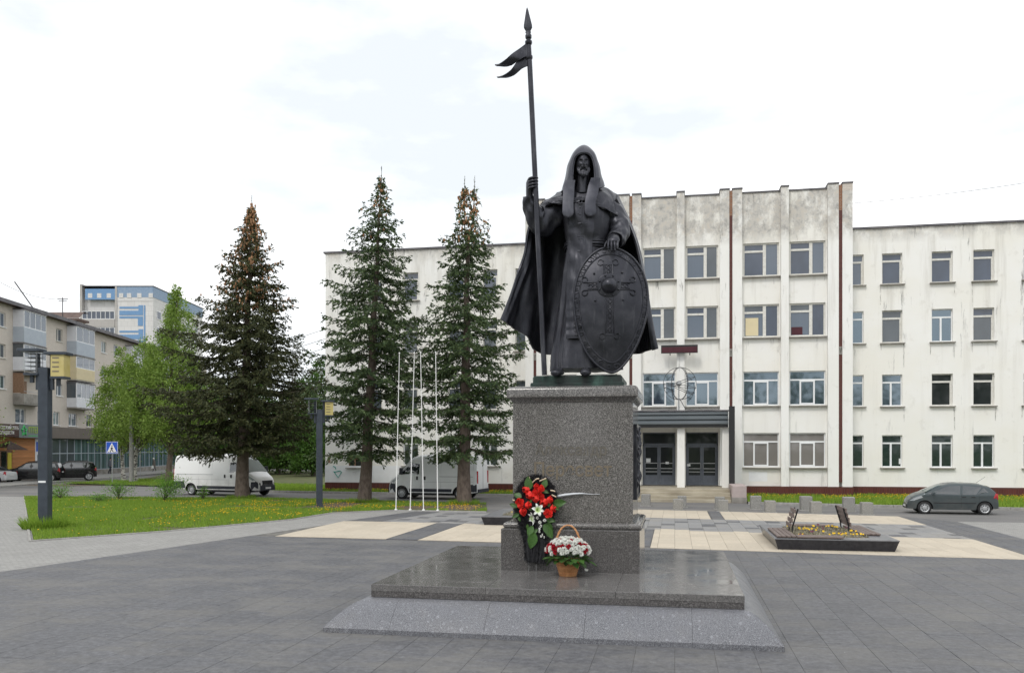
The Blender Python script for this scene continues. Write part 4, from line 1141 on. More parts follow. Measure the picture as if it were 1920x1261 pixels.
# ------------------------------------------------------------------ panel tower block behind
tb = thing('tower_block', 'grey and white panel tower block with blue tile bands', 'building', (-102.7, 133.11, 0), R(10.8))
FT = 31.3
mb = MB(); mb.box(0.4, 6.4, 0.9, 20, 0, FT - 0.3); mb.box(6.4, 12.85, 0, 24, 0, FT)
mb.build('wall', M['panel_white'], tb)
MB().box(0, 0.4, -0.1, 20, 0, FT + 0.4).build('end_fin', M['panel_grey'], tb)
MB().box(6.2, 6.55, -0.12, 0.0, 0, FT + 0.1).build('end_fin', M['panel_grey'], tb)
mb = MB(); mb.box(0.9, 6.2, 0.0, 0.2, FT - 2.3, FT - 0.4); mb.build('attic_band', M['blue_tile'], tb)
mb = MB(); mb.box(6.56, 12.85, -0.06, -0.003, FT - 1.9, FT - 0.06); mb.build('attic_band', M['blue_soft'], tb)
mb = MB(); mb.box(12.853, 12.91, 0, 24, FT - 1.9, FT - 0.06); mb.build('attic_band', M['blue_soft'], tb)
for x in (1.4, 3.0, 4.7, 6.9, 8.3, 10.1, 12.1): MB().box(x, x + 0.75, -0.12 if x > 6.5 else -0.02, -0.065 if x > 6.5 else 0.0, FT - 2.0, FT - 1.2).build('light_tile_patch', M['panel_white'], tb)
MB().box(6.56, 12.85, -0.05, -0.003, FT - 2.6, FT - 1.93).build('attic_strip', M['panel_white'], tb)
mb = MB(); mb.box(0.4, 13.0, -0.15, 24.1, FT + 0.003, FT + 0.12); mb.build('roof', M['roof_metal'], tb)
for k in range(8):
    z = FT - 5.75 - 2.85 * k
    b = MB(); b.box(0.45, 6.18, -0.25, 0.89, z - 1.4, z); b = b.build('balcony', M['panel_grey'], tb)
    g = MB()
    for i in range(8): g.box(0.5 + i * 0.8, 0.58 + i * 0.8, -0.22, -0.1, z, z + 1.4)
    g.box(0.5, 6.16, -0.23, -0.09, z, z + 0.08); g.box(0.5, 6.16, -0.23, -0.09, z + 1.32, z + 1.4)
    g.build('glazing_frame', M['frame_white'], b)
    MB().box(0.55, 6.1, -0.16, -0.14, z + 0.08, z + 1.32).build('glazing', M['glass_blue'], b)
for k in range(6):
    z = FT - 3.3 - 4.2 * k
    bl = M['blue_tile']
    MB().box(6.95, 11.1, -0.055, -0.004, z - 1.75, z - 0.95).build('blue_bar', bl, tb)
    MB().box(10.3, 11.1, -0.05, -0.004, z - 0.95, z).build('blue_bar', bl, tb)
    MB().box(6.95, 10.3, -0.045, -0.004, z - 0.6, z - 0.25).build('blue_bar', bl, tb)
    MB().box(6.95, 11.1, -0.05, -0.004, z - 2.3, z - 1.95).build('blue_bar', bl, tb)
    MB().box(10.2, 11.1, -0.045, -0.004, z - 3.6, z - 2.32).build('blue_bar', bl, tb)
    MB().box(11.25, 11.5, -0.05, -0.004, z - 4.2, z).build('blue_bar', bl, tb)
for k in range(10):
    z = FT - 4.0 - 2.85 * k
    for y in (1.5, 6, 10.5, 15, 19.5):
        f = MB(); f.box(12.853, 12.93, y, y + 1.7, z - 1.5, z); f = f.build('window', M['frame_white'], tb)
        MB().box(12.932, 12.95, y + 0.12, y + 1.58, z - 1.38, z - 0.12).build('pane', M['glass_blue'], f)
br = thing('brown_roofed_house', 'low house with an overhanging brown roof behind the apartment house', 'house', (-83.4, 101.2, 0), R(10.8))
mb = MB(); mb.box(0, 4.6, 0, 1.6, 0, 20.0); mb.build('wall', M['brick_tan'], br)
mb = MB(); mb.loft([[(-0.8, -0.8, 20.3), (5.0, -0.8, 20.3)], [(0.2, 0.6, 21.3), (5.0, 0.6, 21.3)], [(0.2, 2, 21.3), (5, 2, 21.3)]], False); mb.box(-0.8, 5.0, -0.85, 2, 20.003, 20.28); mb.build('roof', M['roof_brown'], br)

# ------------------------------------------------------------------ monument: stylobate and pedestal
so = (-1.9, 16.0, 0)
sty = thing('stylobate', 'stepped grey granite stylobate with flared base blocks and a polished dark top slab', 'stylobate', so)
bx0, bx1, by0, by1 = -5.43, 1.53, 12.62, 19.4
sx0, sx1, sy0, sy1 = -4.86, 1.03, 13.22, 18.82
def curve_prof(n=9):
    """outline from lip foot to the slab: (outward 1..0, height)"""
    p = [(1.0, 0.0), (1.0, 0.085)]
    for i in range(1, n + 1):
        t = i / n
        o = 1 - 0.97 * t
        p.append((o, 0.085 + 0.395 * (1 - o ** 1.75)))
    p.append((-0.12, 0.482))
    return p
PR = curve_prof()
def flare_block(side, a, b, ma, mb_):
    """one base block between positions a..b along a side; mitred (ma/mb_) at the corners"""
    mb = MB(); rings = []
    g = 0.002
    for end, pos, mit in ((0, a, ma), (1, b, mb_)):
        ring = []
        for o, z in PR:
            if side in 'fb':
                dx = (sx0 - bx0) * (1 - o) if mit else 0
                x = pos + (dx if end == 0 else -dx * (bx1 - sx1) / (sx0 - bx0)) + (g if end == 0 else -g)
                y = by0 + (sy0 - by0) * (1 - o) if side == 'f' else by1 - (by1 - sy1) * (1 - o)
            else:
                dy = (sy0 - by0) * (1 - o) if mit else 0
                y = pos + (dy if end == 0 else -dy * (by1 - sy1) / (sy0 - by0)) + (g if end == 0 else -g)
                x = bx0 + (sx0 - bx0) * (1 - o) if side == 'l' else bx1 - (bx1 - sx1) * (1 - o)
            ring.append((x, y, z))
        rings.append(ring)
    mb.loft(rings, False)
    mb.build('base_block', M['granite_curve'], sty, smooth=40, org=so)
xs = [bx0, -4.35, -2.85, -1.33, 0.25, bx1]
for s in 'fb':
    for i in range(5): flare_block(s, xs[i], xs[i + 1], i == 0, i == 4)
ys = [by0, 14.3, 15.9, 17.6, by1]
for s in 'lr':
    for i in range(4): flare_block(s, ys[i], ys[i + 1], i == 0, i == 3)
MB().box(bx0 + 0.72, bx1 - 0.55, by0 + 0.66, by1 - 0.64, 0.0, 0.47).build('core', M['granite_slab'], sty, org=so)
gx = [sx0, -2.95, -0.90, sx1]; gy = [sy0, 15.10, 17.0, sy1]
for i in range(3):
    for j in range(3):
        MB().bbox(gx[i] + 0.0015, gx[i + 1] - 0.0015, gy[j] + 0.0015, gy[j + 1] - 0.0015, 0.583, 0.69, 0.006).build('top_slab', M['granite_slab'], sty, org=so)
for a, b, c, d in ((sx0 + .004, sx1 - .004, sy0 + .004, sy0 + .3), (sx0 + .004, sx1 - .004, sy1 - .3, sy1 - .004), (sx0 + .004, sx0 + .3, sy0 + .304, sy1 - .304), (sx1 - .3, sx1 - .004, sy0 + .304, sy1 - .304)):
    MB().box(a, b, c, d, 0.486, 0.580).build('edge_slab', M['granite_plinth'], sty, org=so)

po = (-1.85, 16.45, 0.69)
ped = thing('pedestal', 'tall speckled grey granite pedestal with moulded cornice and a faded gilt inscription', 'pedestal', po)
MB().bbox(-3.11, -0.61, 15.22, 17.72, 0.691, 1.44, 0.012).build('plinth', M['granite_plinth'], ped, org=po)
def moulding(name, prof, m, x0, x1, y0, y1):
    rings = [[(x0 - o, y0 - o, z), (x1 + o, y0 - o, z), (x1 + o, y1 + o, z), (x0 - o, y1 + o, z)] for o, z in prof]
    return MB().loft(rings, True, True).build(name, m, ped, smooth=38, org=po)
dx0, dx1, dy0, dy1 = -2.92, -0.735, 15.40, 17.54
pr = [(0.155, 1.443)] + [(0.09 + 0.065 * math.cos(a), 1.50 + 0.055 * math.sin(a)) for a in np.linspace(-1.1, 1.57, 7)] + [(0.03, 1.556), (0.03, 1.575)]
moulding('torus_moulding', pr, M['granite_die'], dx0, dx1, dy0, dy1)
MB().bbox(dx0, dx1, dy0, dy1, 1.577, 3.73, 0.006).build('die', M['granite_die'], ped, org=po)
pr = [(0.0, 3.731), (0.015, 3.75), (0.05, 3.80), (0.072, 3.815), (0.095, 3.83), (0.097, 3.95), (0.085, 3.985), (0.05, 4.015), (-0.02, 4.03), (-0.20, 4.045)]
moulding('cornice', pr, M['granite_die'], dx0, dx1, dy0, dy1)
text_part('inscription', 'Александр', 0.27, 0.0015, M['letter_faint'], ped, (-1.85 - po[0], 15.397 - po[1], 2.86 - po[2]), (R(90), 0, 0), 0.92)
# the letter 'д' is cut by hand: the font's own outline crosses itself
import bmesh
_o = [c for c in ped.children if c.name.startswith('inscription')][0]
bm = bmesh.new(); bm.from_mesh(_o.data)
bmesh.ops.delete(bm, geom=[v for v in bm.verts if 0.226 < v.co.x < 0.362], context='VERTS')
bm.to_mesh(_o.data); bm.free()
mb = MB()
for pts in ([(.245, -.085), (.342, -.085), (.342, -.106), (.352, -.106), (.352, -.069), (.235, -.069), (.235, -.106), (.245, -.106)], [(.252, -.0685), (.272, -.0685), (.289, .065), (.272, .065)], [(.318, -.0685), (.338, -.0685), (.338, .065), (.318, .065)], [(.2895, .049), (.3175, .049), (.3175, .065), (.2895, .065)]):
    mb.loft([[(x, y, -.0015) for x, y in pts], [(x, y, .0015) for x, y in pts]], True, True)
_d = mb.build('inscription', M['letter_faint'], ped); _d.location = _o.location; _d.rotation_euler = _o.rotation_euler; _d.scale = _o.scale
text_part('inscription', 'Пересвет', 0.34, 0.0015, M['letter'], ped, (-1.83 - po[0], 15.397 - po[1], 2.50 - po[2]), (R(90), 0, 0), 0.90)
# bronze relief on the right face
rx = dx1 + 0.002
mb = MB()
mb.box(rx, rx + 0.03, 15.75, 17.2, 2.02, 3.28)
for a, b, c, d in ((15.75, 17.2, 3.282, 3.34), (15.75, 17.2, 1.96, 2.018), (15.69, 15.748, 1.96, 3.34), (17.202, 17.26, 1.96, 3.34)): mb.box(rx, rx + 0.055, a, b, c, d)
rel = mb.build('relief_plaque', M['bronze'], ped, org=po)
mb = MB(); rr = random.Random(4)
for i in range(34):
    y = rr.uniform(15.85, 17.1); z = rr.uniform(2.12, 3.0); h = rr.uniform(0.12, 0.34)
    mb.tube([(rx + 0.03, y, z), (rx + 0.055, y + rr.uniform(-.08, .08), z + h / 2), (rx + 0.035, y + rr.uniform(-.1, .1), z + h)], [0.02, 0.045, 0.015], 7)
    if i % 3 == 0: mb.ball((rx + 0.045, y, z + h + 0.05), 0.042, 8, 6)
mb.build('relief_figures', M['bronze'], rel, smooth=60, org=po)

# ------------------------------------------------------------------ bronze statue (modelled to face the viewer; origin at the middle of its foot plate)
STZ = 4.291
stt = thing('statue', 'dark bronze statue of a hooded bearded warrior monk with pennant spear and oval shield', 'statue', (-1.765, 16.084, STZ), R(10.8))
BZ = M['bronze']
PX = 0.0101            # one unit of the modelling sketch in metres
cp = MB(); cp.bbox(-2.62 + 1.765, -0.90 + 1.765, 15.52 - 16.084, 17.2 - 16.084, 4.032 - STZ, 4.105 - STZ, 0.02)
cp.bbox(-2.58 + 1.765, -0.94 + 1.765, 15.56 - 16.084, 17.16 - 16.084, 4.107 - STZ, 4.235 - STZ, 0.03)
o = cp.build('foot_plate', M['bronze_green'], stt, smooth=30); o.rotation_euler = (0, 0, -R(10.8))

def wob(a, k, ph, amp): return amp * math.sin(k * a + ph)
# robe: stacked sections with folds that deepen towards the hem
secs = [  # (centre x, z, half width, half depth, fold)
    (0.111, 0.081, 0.686, 0.520, 0.075),
    (0.126, 0.302, 0.691, 0.500, 0.070),
    (0.171, 0.827, 0.645, 0.450, 0.060),
    (0.207, 1.432, 0.580, 0.410, 0.050),
    (0.192, 1.936, 0.504, 0.370, 0.040),
    (0.136, 2.420, 0.398, 0.320, 0.020),
    (0.151, 2.641, 0.444, 0.340, 0.020),
    (0.151, 2.944, 0.504, 0.360, 0.020),
    (0.141, 3.196, 0.514, 0.350, 0.015),
    (0.131, 3.367, 0.423, 0.290, 0.010),
    (0.091, 3.488, 0.242, 0.220, 0.000),
    (0.066, 3.589, 0.146, 0.150, 0.000)
]
mb = MB(); rings = []
S = catmull(secs, 40)
NR = 120
rr = random.Random(2)
for q, (cx, z, hw, hd, fo) in enumerate(S):
    ring = []
    for k in range(NR):
        a = 2 * math.pi * k / NR
        f = 1 + fo * (0.9 * (1 - 2 * abs(math.sin(4.5 * a + 0.5 * math.sin(z * 1.6) + 0.4)) ** .6) + 0.45 * (1 - 2 * abs(math.sin(8.5 * a + 1.7 + 0.6 * z)) ** .6) + 0.25 * math.sin(5 * a - z))
        # soft horizontal creases round the belt and over the chest
        f += 0.018 * math.sin(z * 21 + 3 * math.sin(3 * a)) * math.exp(-((z - 2.30) / 0.35) ** 2)
        e = 2.5
        c, s_ = math.cos(a), math.sin(a)
        ex = math.copysign(abs(c) ** (2 / e), c); ey = math.copysign(abs(s_) ** (2 / e), s_)
        ring.append((cx + hw * f * ex, hd * f * ey, z))
    rings.append(ring)
mb.loft(rings, True, True)
robe = mb.build('robe', BZ, stt, smooth=70)
# belt
def robe_ring(z, grow):
    i = int(np.argmin(abs(S[:, 1] - z))); cx, _, hw, hd, fo = S[i]
    pts = []
    for k in range(49):
        a = 2 * math.pi * k / 48
        c, s_ = math.cos(a), math.sin(a)
        pts.append((cx + (hw + grow) * math.copysign(abs(c) ** 0.8, c), (hd + grow) * math.copysign(abs(s_) ** 0.8, s_), z))
    return pts
BELTZ = 2.408
mb = MB()
for dz, r in ((0.0, 0.035), (0.05, 0.02), (-0.05, 0.02)): mb.tube([(x, y, z + dz) for x, y, z in robe_ring(BELTZ, 0.012)], r, 8, False)
mb.build('belt', BZ, robe, smooth=60)
# scapular hanging down the front
def robe_front(x, z):
    cx, zz, hw, hd, fo = S[int(np.argmin(abs(S[:, 1] - z)))]
    t = min(0.97, abs((x - cx) / hw))
    return -hd * (1 - t ** 2.5) ** (1 / 2.5)
g = []
SC = catmull([(-0.176, 0.257, 3.123), (-0.217, 0.226, 2.743), (-0.225, 0.199, 2.396), (-0.238, 0.185, 1.951), (-0.261, 0.180, 1.353), (-0.273, 0.187, 0.956), (-0.284, 0.195, 0.621)], 44)     # (left x, right x, z)
for i, (xl, xr, z) in enumerate(SC):
    row = []
    for k in range(15):
        x = xl + (xr - xl) * k / 14
        y = robe_front(x, z) * 1.02 - 0.03 - 0.012 * math.sin(z * 15 + k * 0.5) * (abs(z - 2.3) < 0.8) - 0.006 * math.sin(k * 1.5 + z * 3)
        row.append((x, y, z))
    g.append(row)
mb = MB(); mb.sheet(g, 0.025); scap = mb.build('scapular', BZ, robe, smooth=60)
mb = MB()
for k, off in ((1, 0), (13, 0)): mb.tube([(r[k][0], r[k][1] - 0.012, r[k][2]) for r in g], 0.008, 5)
def on_scap(x, z):
    i = int(np.argmin(abs(SC[:, 2] - z))); xl, xr = SC[i][0], SC[i][1]
    k = int(round((x - xl) / (xr - xl) * 14)); k = min(14, max(0, k))
    return (x, g[i][k][1] - 0.018, z)
def cross(cx, z0, z1, bars, r=0.011):
    mb.tube([on_scap(cx, z0 + (z1 - z0) * t) for t in np.linspace(0, 1, 7)], r * 1.5, 6)
    for zb, hw, sl in bars: mb.tube([on_scap(cx - hw, zb + sl), on_scap(cx, zb), on_scap(cx + hw, zb - sl)], r * 1.4, 6)
cross(0.009, 2.758, 3.161, [(3.112, 0.07, 0), (3.043, 0.13, 0), (2.895, 0.08, 0.035)])
cross(-0.001, 2.640, 2.767, [(2.748, 0.11, 0)])
cross(-0.011, 2.423, 2.581, [(2.522, 0.07, 0), (2.472, 0.045, 0)])
cross(-0.011, 2.168, 2.305, [(2.246, 0.06, 0)])
cross(-0.021, 0.641, 0.956, [(0.907, 0.12, 0), (0.839, 0.12, 0), (0.758, 0.12, 0), (0.680, 0.12, 0)])
mb.build('cross_ornament', BZ, scap, smooth=60)

def shell(name, cols, nu, nv, thick, folds=(), parent=stt, bz=None):
    """cloth through control columns (each a fall line from top to hem), thick in metres"""
    A = [catmull(c, nv) for c in cols]
    A = np.stack(A, 0)
    out = np.stack([catmull([tuple(p) for p in A[:, j]], nu) for j in range(nv)], 1)   # (nu, nv, 3)
    du = np.gradient(out, axis=0); dv = np.gradient(out, axis=1)
    nn = np.cross(du, dv); nn /= np.linalg.norm(nn, axis=2, keepdims=True) + 1e-9
    u = np.linspace(0, 1, nu)[:, None]; v = np.linspace(0, 1, nv)[None, :]
    d = np.zeros((nu, nv))
    for amp, k, ph, tw, p in folds: d += amp * (v ** p) * np.sin(2 * np.pi * k * (u + tw * v) + ph)
    out = out + nn * d[..., None]
    mb = MB(); mb.sheet(out, thick)
    return mb.build(name, bz or BZ, parent, smooth=70), out

cape, capeg = shell('cape', [
    [(-0.678, -0.060, 3.229), (-0.917, 0.020, 2.798), (-1.018, 0.000, 2.238), (-1.220, -0.140, 1.707), (-1.499, -0.240, 1.012)],
    [(-0.674, 0.040, 3.258), (-0.884, 0.140, 2.798), (-0.955, 0.140, 2.249), (-1.139, 0.000, 1.673), (-1.330, -0.100, 0.913)],
    [(-0.608, 0.160, 3.333), (-0.828, 0.300, 2.798), (-0.869, 0.320, 2.207), (-0.974, 0.220, 1.623), (-1.097, 0.140, 0.826)],
    [(-0.522, 0.260, 3.403), (-0.657, 0.480, 2.761), (-0.698, 0.520, 2.147), (-0.761, 0.500, 1.519), (-0.866, 0.460, 0.558)],
    [(-0.333, 0.340, 3.550), (-0.392, 0.600, 2.791), (-0.419, 0.680, 2.076), (-0.480, 0.720, 1.347), (-0.565, 0.700, 0.460)],
    [(-0.042, 0.380, 3.665), (0.030, 0.640, 2.801), (0.038, 0.740, 2.088), (0.042, 0.800, 1.360), (-0.009, 0.820, 0.473)],
    [(0.267, 0.380, 3.665), (0.478, 0.620, 2.796), (0.531, 0.720, 2.084), (0.578, 0.760, 1.353), (0.569, 0.780, 0.469)],
    [(0.488, 0.320, 3.605), (0.817, 0.480, 2.761), (0.949, 0.540, 2.047), (1.017, 0.580, 1.324), (1.038, 0.580, 0.447)],
    [(0.636, 0.180, 3.481), (0.991, 0.240, 2.701), (1.155, 0.240, 1.985), (1.240, 0.260, 1.272), (1.232, 0.280, 0.455)],
    [(0.711, 0.040, 3.379), (1.064, 0.040, 2.601), (1.220, 0.000, 1.885), (1.300, 0.000, 1.180), (1.401, 0.000, 0.474)],
    [(0.658, -0.140, 3.266), (0.984, -0.100, 2.516), (1.128, -0.140, 1.827), (1.221, -0.120, 1.130), (1.355, -0.100, 0.442)]
], 110, 46, 0.035, ((0.055, 5, 0.9, 0.06, 0.8), (0.022, 9, 1.9, -0.08, 0.9), (0.009, 17, 0.3, 0.1, 1.2)))
mantle, mg = shell('mantle', [
    [(0.096, 0.180, 3.655), (0.109, 0.340, 3.632), (0.118, 0.440, 3.456)],
    [(-0.080, 0.140, 3.612), (-0.274, 0.300, 3.569), (-0.456, 0.360, 3.411)],
    [(-0.169, 0.040, 3.541), (-0.428, 0.100, 3.437), (-0.672, 0.100, 3.255)],
    [(-0.198, -0.100, 3.458), (-0.481, -0.140, 3.306), (-0.751, -0.140, 3.126)],
    [(-0.145, -0.200, 3.368), (-0.329, -0.280, 3.245), (-0.549, -0.320, 3.134)],
    [(-0.030, -0.250, 3.313), (-0.076, -0.340, 3.227), (-0.139, -0.390, 3.154)],
    [(0.108, -0.260, 3.320), (0.140, -0.350, 3.244), (0.175, -0.400, 3.151)],
    [(0.231, -0.220, 3.382), (0.360, -0.320, 3.213), (0.514, -0.360, 2.985)],
    [(0.301, -0.120, 3.462), (0.529, -0.220, 3.282), (0.797, -0.300, 2.843)],
    [(0.323, 0.000, 3.528), (0.608, -0.060, 3.370), (0.918, -0.140, 2.806)],
    [(0.304, 0.120, 3.606), (0.595, 0.180, 3.522), (0.881, 0.180, 3.094)],
    [(0.106, 0.180, 3.655), (0.130, 0.340, 3.632), (0.138, 0.440, 3.456)]
], 90, 22, 0.03, ((0.022, 7, 1.2, 0.15, 0.8), (0.014, 15, 0.5, 0.3, 0.9)), cape)

# hood: arcs from the face opening out over the head to the back
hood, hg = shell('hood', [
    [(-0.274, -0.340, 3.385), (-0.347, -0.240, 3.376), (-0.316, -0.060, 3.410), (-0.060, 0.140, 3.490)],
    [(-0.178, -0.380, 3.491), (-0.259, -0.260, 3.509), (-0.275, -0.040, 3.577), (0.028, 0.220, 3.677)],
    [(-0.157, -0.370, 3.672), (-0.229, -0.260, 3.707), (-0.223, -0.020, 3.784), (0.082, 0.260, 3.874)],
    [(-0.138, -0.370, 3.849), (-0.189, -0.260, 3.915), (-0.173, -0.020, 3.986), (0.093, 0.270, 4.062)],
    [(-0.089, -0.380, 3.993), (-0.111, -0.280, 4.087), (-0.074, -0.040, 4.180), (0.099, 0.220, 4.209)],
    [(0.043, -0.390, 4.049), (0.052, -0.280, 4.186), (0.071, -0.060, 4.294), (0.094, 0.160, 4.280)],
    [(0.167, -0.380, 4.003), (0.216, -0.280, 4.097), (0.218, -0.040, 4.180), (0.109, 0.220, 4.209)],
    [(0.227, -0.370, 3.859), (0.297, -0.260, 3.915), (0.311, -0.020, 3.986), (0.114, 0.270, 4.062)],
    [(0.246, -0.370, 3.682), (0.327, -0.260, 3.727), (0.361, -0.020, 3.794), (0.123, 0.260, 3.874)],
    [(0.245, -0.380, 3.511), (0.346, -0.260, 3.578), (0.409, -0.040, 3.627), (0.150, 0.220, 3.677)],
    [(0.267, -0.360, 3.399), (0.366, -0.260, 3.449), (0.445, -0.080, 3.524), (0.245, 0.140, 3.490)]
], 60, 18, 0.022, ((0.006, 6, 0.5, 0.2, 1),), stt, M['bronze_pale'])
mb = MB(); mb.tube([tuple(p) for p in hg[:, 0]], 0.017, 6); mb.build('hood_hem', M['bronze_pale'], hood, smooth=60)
for pts in ([(-0.198, -0.390, 3.547, 0.080), (-0.233, -0.395, 3.428, 0.100), (-0.240, -0.420, 3.263, 0.100), (-0.251, -0.440, 3.100, 0.095), (-0.252, -0.460, 2.947, 0.100)], [(0.265, -0.380, 3.590, 0.080), (0.235, -0.385, 3.470, 0.095), (0.202, -0.420, 3.302, 0.100), (0.160, -0.450, 3.136, 0.095), (0.158, -0.470, 2.964, 0.100)]):
    # pts: centre line (x, y, z, half width)
    L_ = catmull(pts, 26); grid = []
    n = len(L_)
    for i, (x, y, z, w) in enumerate(L_):
        row = []
        for k in range(9):
            t = (k - 4) / 4
            drop = 0.0
            if i == n - 1: drop = 0
            row.append((x + w * t, y + 0.01 * t * t, z))
        grid.append(row)
    # rounded end
    x, y, z, w = L_[-1]
    for a in np.linspace(0.2, 1.45, 6):
        grid.append([(x + w * math.cos(a) * (k - 4) / 4, y + 0.01 * ((k - 4) / 4) ** 2, z - w * math.sin(a)) for k in range(9)])
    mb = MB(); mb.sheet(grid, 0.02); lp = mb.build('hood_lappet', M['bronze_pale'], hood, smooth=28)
    e = [(r[0][0] + 0.012, r[0][1] - 0.012, r[0][2]) for r in grid] + [(r[-1][0] - 0.012, r[-1][1] - 0.012, r[-1][2]) for r in reversed(grid)]
    mb = MB(); mb.tube(e, 0.006, 5); mb.build('lappet_seam', BZ, lp, smooth=60)

# head
HC = (0.039, -0.260, 3.846)
mb = MB(); rings = []
NA, NB_ = 64, 56
def bump(x, z, x0, z0, sx, sz): return math.exp(-((x - x0) / sx) ** 2 - ((z - z0) / sz) ** 2)
for i in range(NB_ + 1):
    t = math.pi * (0.015 + 0.97 * i / NB_)
    ring = []
    for k in range(NA):
        a = 2 * math.pi * k / NA
        z = -math.cos(t) * 0.245; w = math.sin(t)
        jaw = 1 - 0.22 * max(0, -z / 0.245) ** 1.5
        x = 0.135 * w * math.cos(a) * jaw; y = 0.175 * w * math.sin(a)
        if y < 0:
            ax = abs(x); d = 0.0
            zc = z * 100; xc = ax * 100                       # centimetres
            nose = math.exp(-(xc / (1.5 + 0.9 * max(0, (2 - zc) / 6))) ** 2) * (2.2 + 2.4 * max(0.0, min(1.0, (6 - zc) / 9))) * (1 / (1 + math.exp(-(zc + 3.6) * 2.2))) * (1 / (1 + math.exp((zc - 8.5) * 1.2)))
            d += nose
            d -= 2.3 * bump(xc, zc, 4.6, 4.6, 2.3, 1.7)        # eye sockets
            d += 1.5 * bump(xc, zc, 4.6, 8.0, 3.4, 1.2)        # brow
            d += 1.1 * bump(xc, zc, 4.5, 4.5, 1.7, 0.9)        # eyeballs with lids
            d += 1.2 * bump(xc, zc, 7.0, -0.5, 2.2, 2.4)       # cheekbones
            d -= 0.9 * bump(xc, zc, 6.2, -6.0, 2.2, 3.0)
            d += 0.9 * bump(xc, zc, 0.0, -8.7, 2.6, 0.9)       # lips
            d -= 0.8 * bump(xc, zc, 0.0, -7.6, 2.0, 0.45)
            y -= d / 100 * w
        ring.append((HC[0] + x, HC[1] + y, HC[2] + z))
    rings.append(ring)
mb.loft(rings, True, True)
mb.tube([(HC[0], HC[1] + 0.03, HC[2] - 0.16), (HC[0], HC[1] + 0.04, HC[2] - 0.30), (HC[0], HC[1] + 0.08, HC[2] - 0.46)], [0.10, 0.105, 0.15], 20)
head = mb.build('head', BZ, stt, smooth=75)
mb = MB(); rr = random.Random(8)
by = HC[1] - 0.165
for sgn in (-1, 1):                                            # moustache and beard locks
    for j in range(3):
        mb.tube([(HC[0] + sgn * 0.008, by - 0.035, HC[2] - 0.052 - 0.006 * j), (HC[0] + sgn * 0.045, by - 0.03 + 0.004 * j, HC[2] - 0.068 - 0.012 * j), (HC[0] + sgn * 0.072, by + 0.01, HC[2] - 0.115 - 0.012 * j)], [0.014, 0.016, 0.006], 7)
    for j in range(9):
        x0 = sgn * (0.012 + 0.011 * j); z0 = -0.105 - 0.004 * (8 - j) + (0.05 if j > 5 else 0)
        wv = rr.uniform(-0.012, 0.012)
        mb.tube([(HC[0] + x0, by + 0.012 + 0.006 * j, HC[2] + z0), (HC[0] + x0 * 1.08 + wv, by - 0.028 + 0.007 * j, HC[2] + z0 - 0.05), (HC[0] + x0 * 0.85 - wv, by - 0.030 + 0.006 * j, HC[2] + z0 - 0.10), (HC[0] + x0 * 0.6 + wv, by - 0.012 + 0.004 * j, HC[2] - 0.255 + 0.006 * j)], [0.016, 0.022, 0.02, 0.006], 7)
mb.ball((HC[0], by + 0.03, HC[2] - 0.165), (0.088, 0.05, 0.085), 16, 10)
mb.build('beard', BZ, head, smooth=70)
mb = MB()
for sgn in (-1, 1):
    mb.tube([(HC[0] + sgn * 0.018, by - 0.008, HC[2] + 0.070), (HC[0] + sgn * 0.05, by - 0.002, HC[2] + 0.088), (HC[0] + sgn * 0.083, by + 0.028, HC[2] + 0.068)], [0.008, 0.013, 0.005], 7)
mb.build('eyebrows', BZ, head, smooth=70)

# sleeves: sections along the arm with hanging folds
def sleeve(name, path, n=34, seg=40, amp=0.05, hollow=True):
    Pth = catmull(path, n)                                     # x, y, z, radius, hang
    rings = []
    for i in range(n):
        x, y, z, r, hang = Pth[i]
        d = Vector(Pth[min(i + 1, n - 1)][:3]) - Vector(Pth[max(i - 1, 0)][:3]); d.normalize()
        side = d.cross(Vector((0, 1, 0)))
        if side.length < 0.2: side = d.cross(Vector((1, 0, 0)))
        side.normalize(); up = side.cross(d).normalized()
        ring = []
        for k in range(seg):
            a = 2 * math.pi * k / seg
            f = r * (1 + amp * math.sin(3 * a + i * 0.75) + amp * 0.8 * math.sin(5 * a - i * 0.55 + 1))
            p = Vector((x, y, z)) + side * (math.cos(a) * f) + up * (math.sin(a) * f)
            if p.z < z: p.z -= hang * (z - p.z) / max(r, 1e-3)
            ring.append(tuple(p))
        rings.append(ring)
    # turned-in cuff
    c = Vector(Pth[-1][:3])
    for q, back in ((0.9, 0.0), (0.86, 0.06)):
        d = (Vector(Pth[-1][:3]) - Vector(Pth[-3][:3])).normalized()
        rings.append([tuple(c + (Vector(p) - c) * q - d * back) for p in rings[n - 1]])
    mb = MB(); mb.loft(rings, True, True)
    return mb.build(name, BZ, robe, smooth=70)
sleeve('sleeve', [(-0.373, 0.000, 3.125, 0.200, 0.100), (-0.558, -0.080, 3.002, 0.200, 0.150), (-0.741, -0.160, 2.911, 0.200, 0.150), (-0.853, -0.220, 2.964, 0.175, 0.080), (-0.934, -0.280, 3.116, 0.150, 0.000), (-0.954, -0.320, 3.273, 0.125, 0.000)], amp=0.06)
sleeve('sleeve', [(0.558, -0.060, 3.108, 0.200, 0.000), (0.698, -0.140, 2.886, 0.190, 0.050), (0.736, -0.240, 2.681, 0.180, 0.050), (0.679, -0.380, 2.517, 0.165, 0.040), (0.605, -0.500, 2.419, 0.155, 0.030)], amp=0.05)
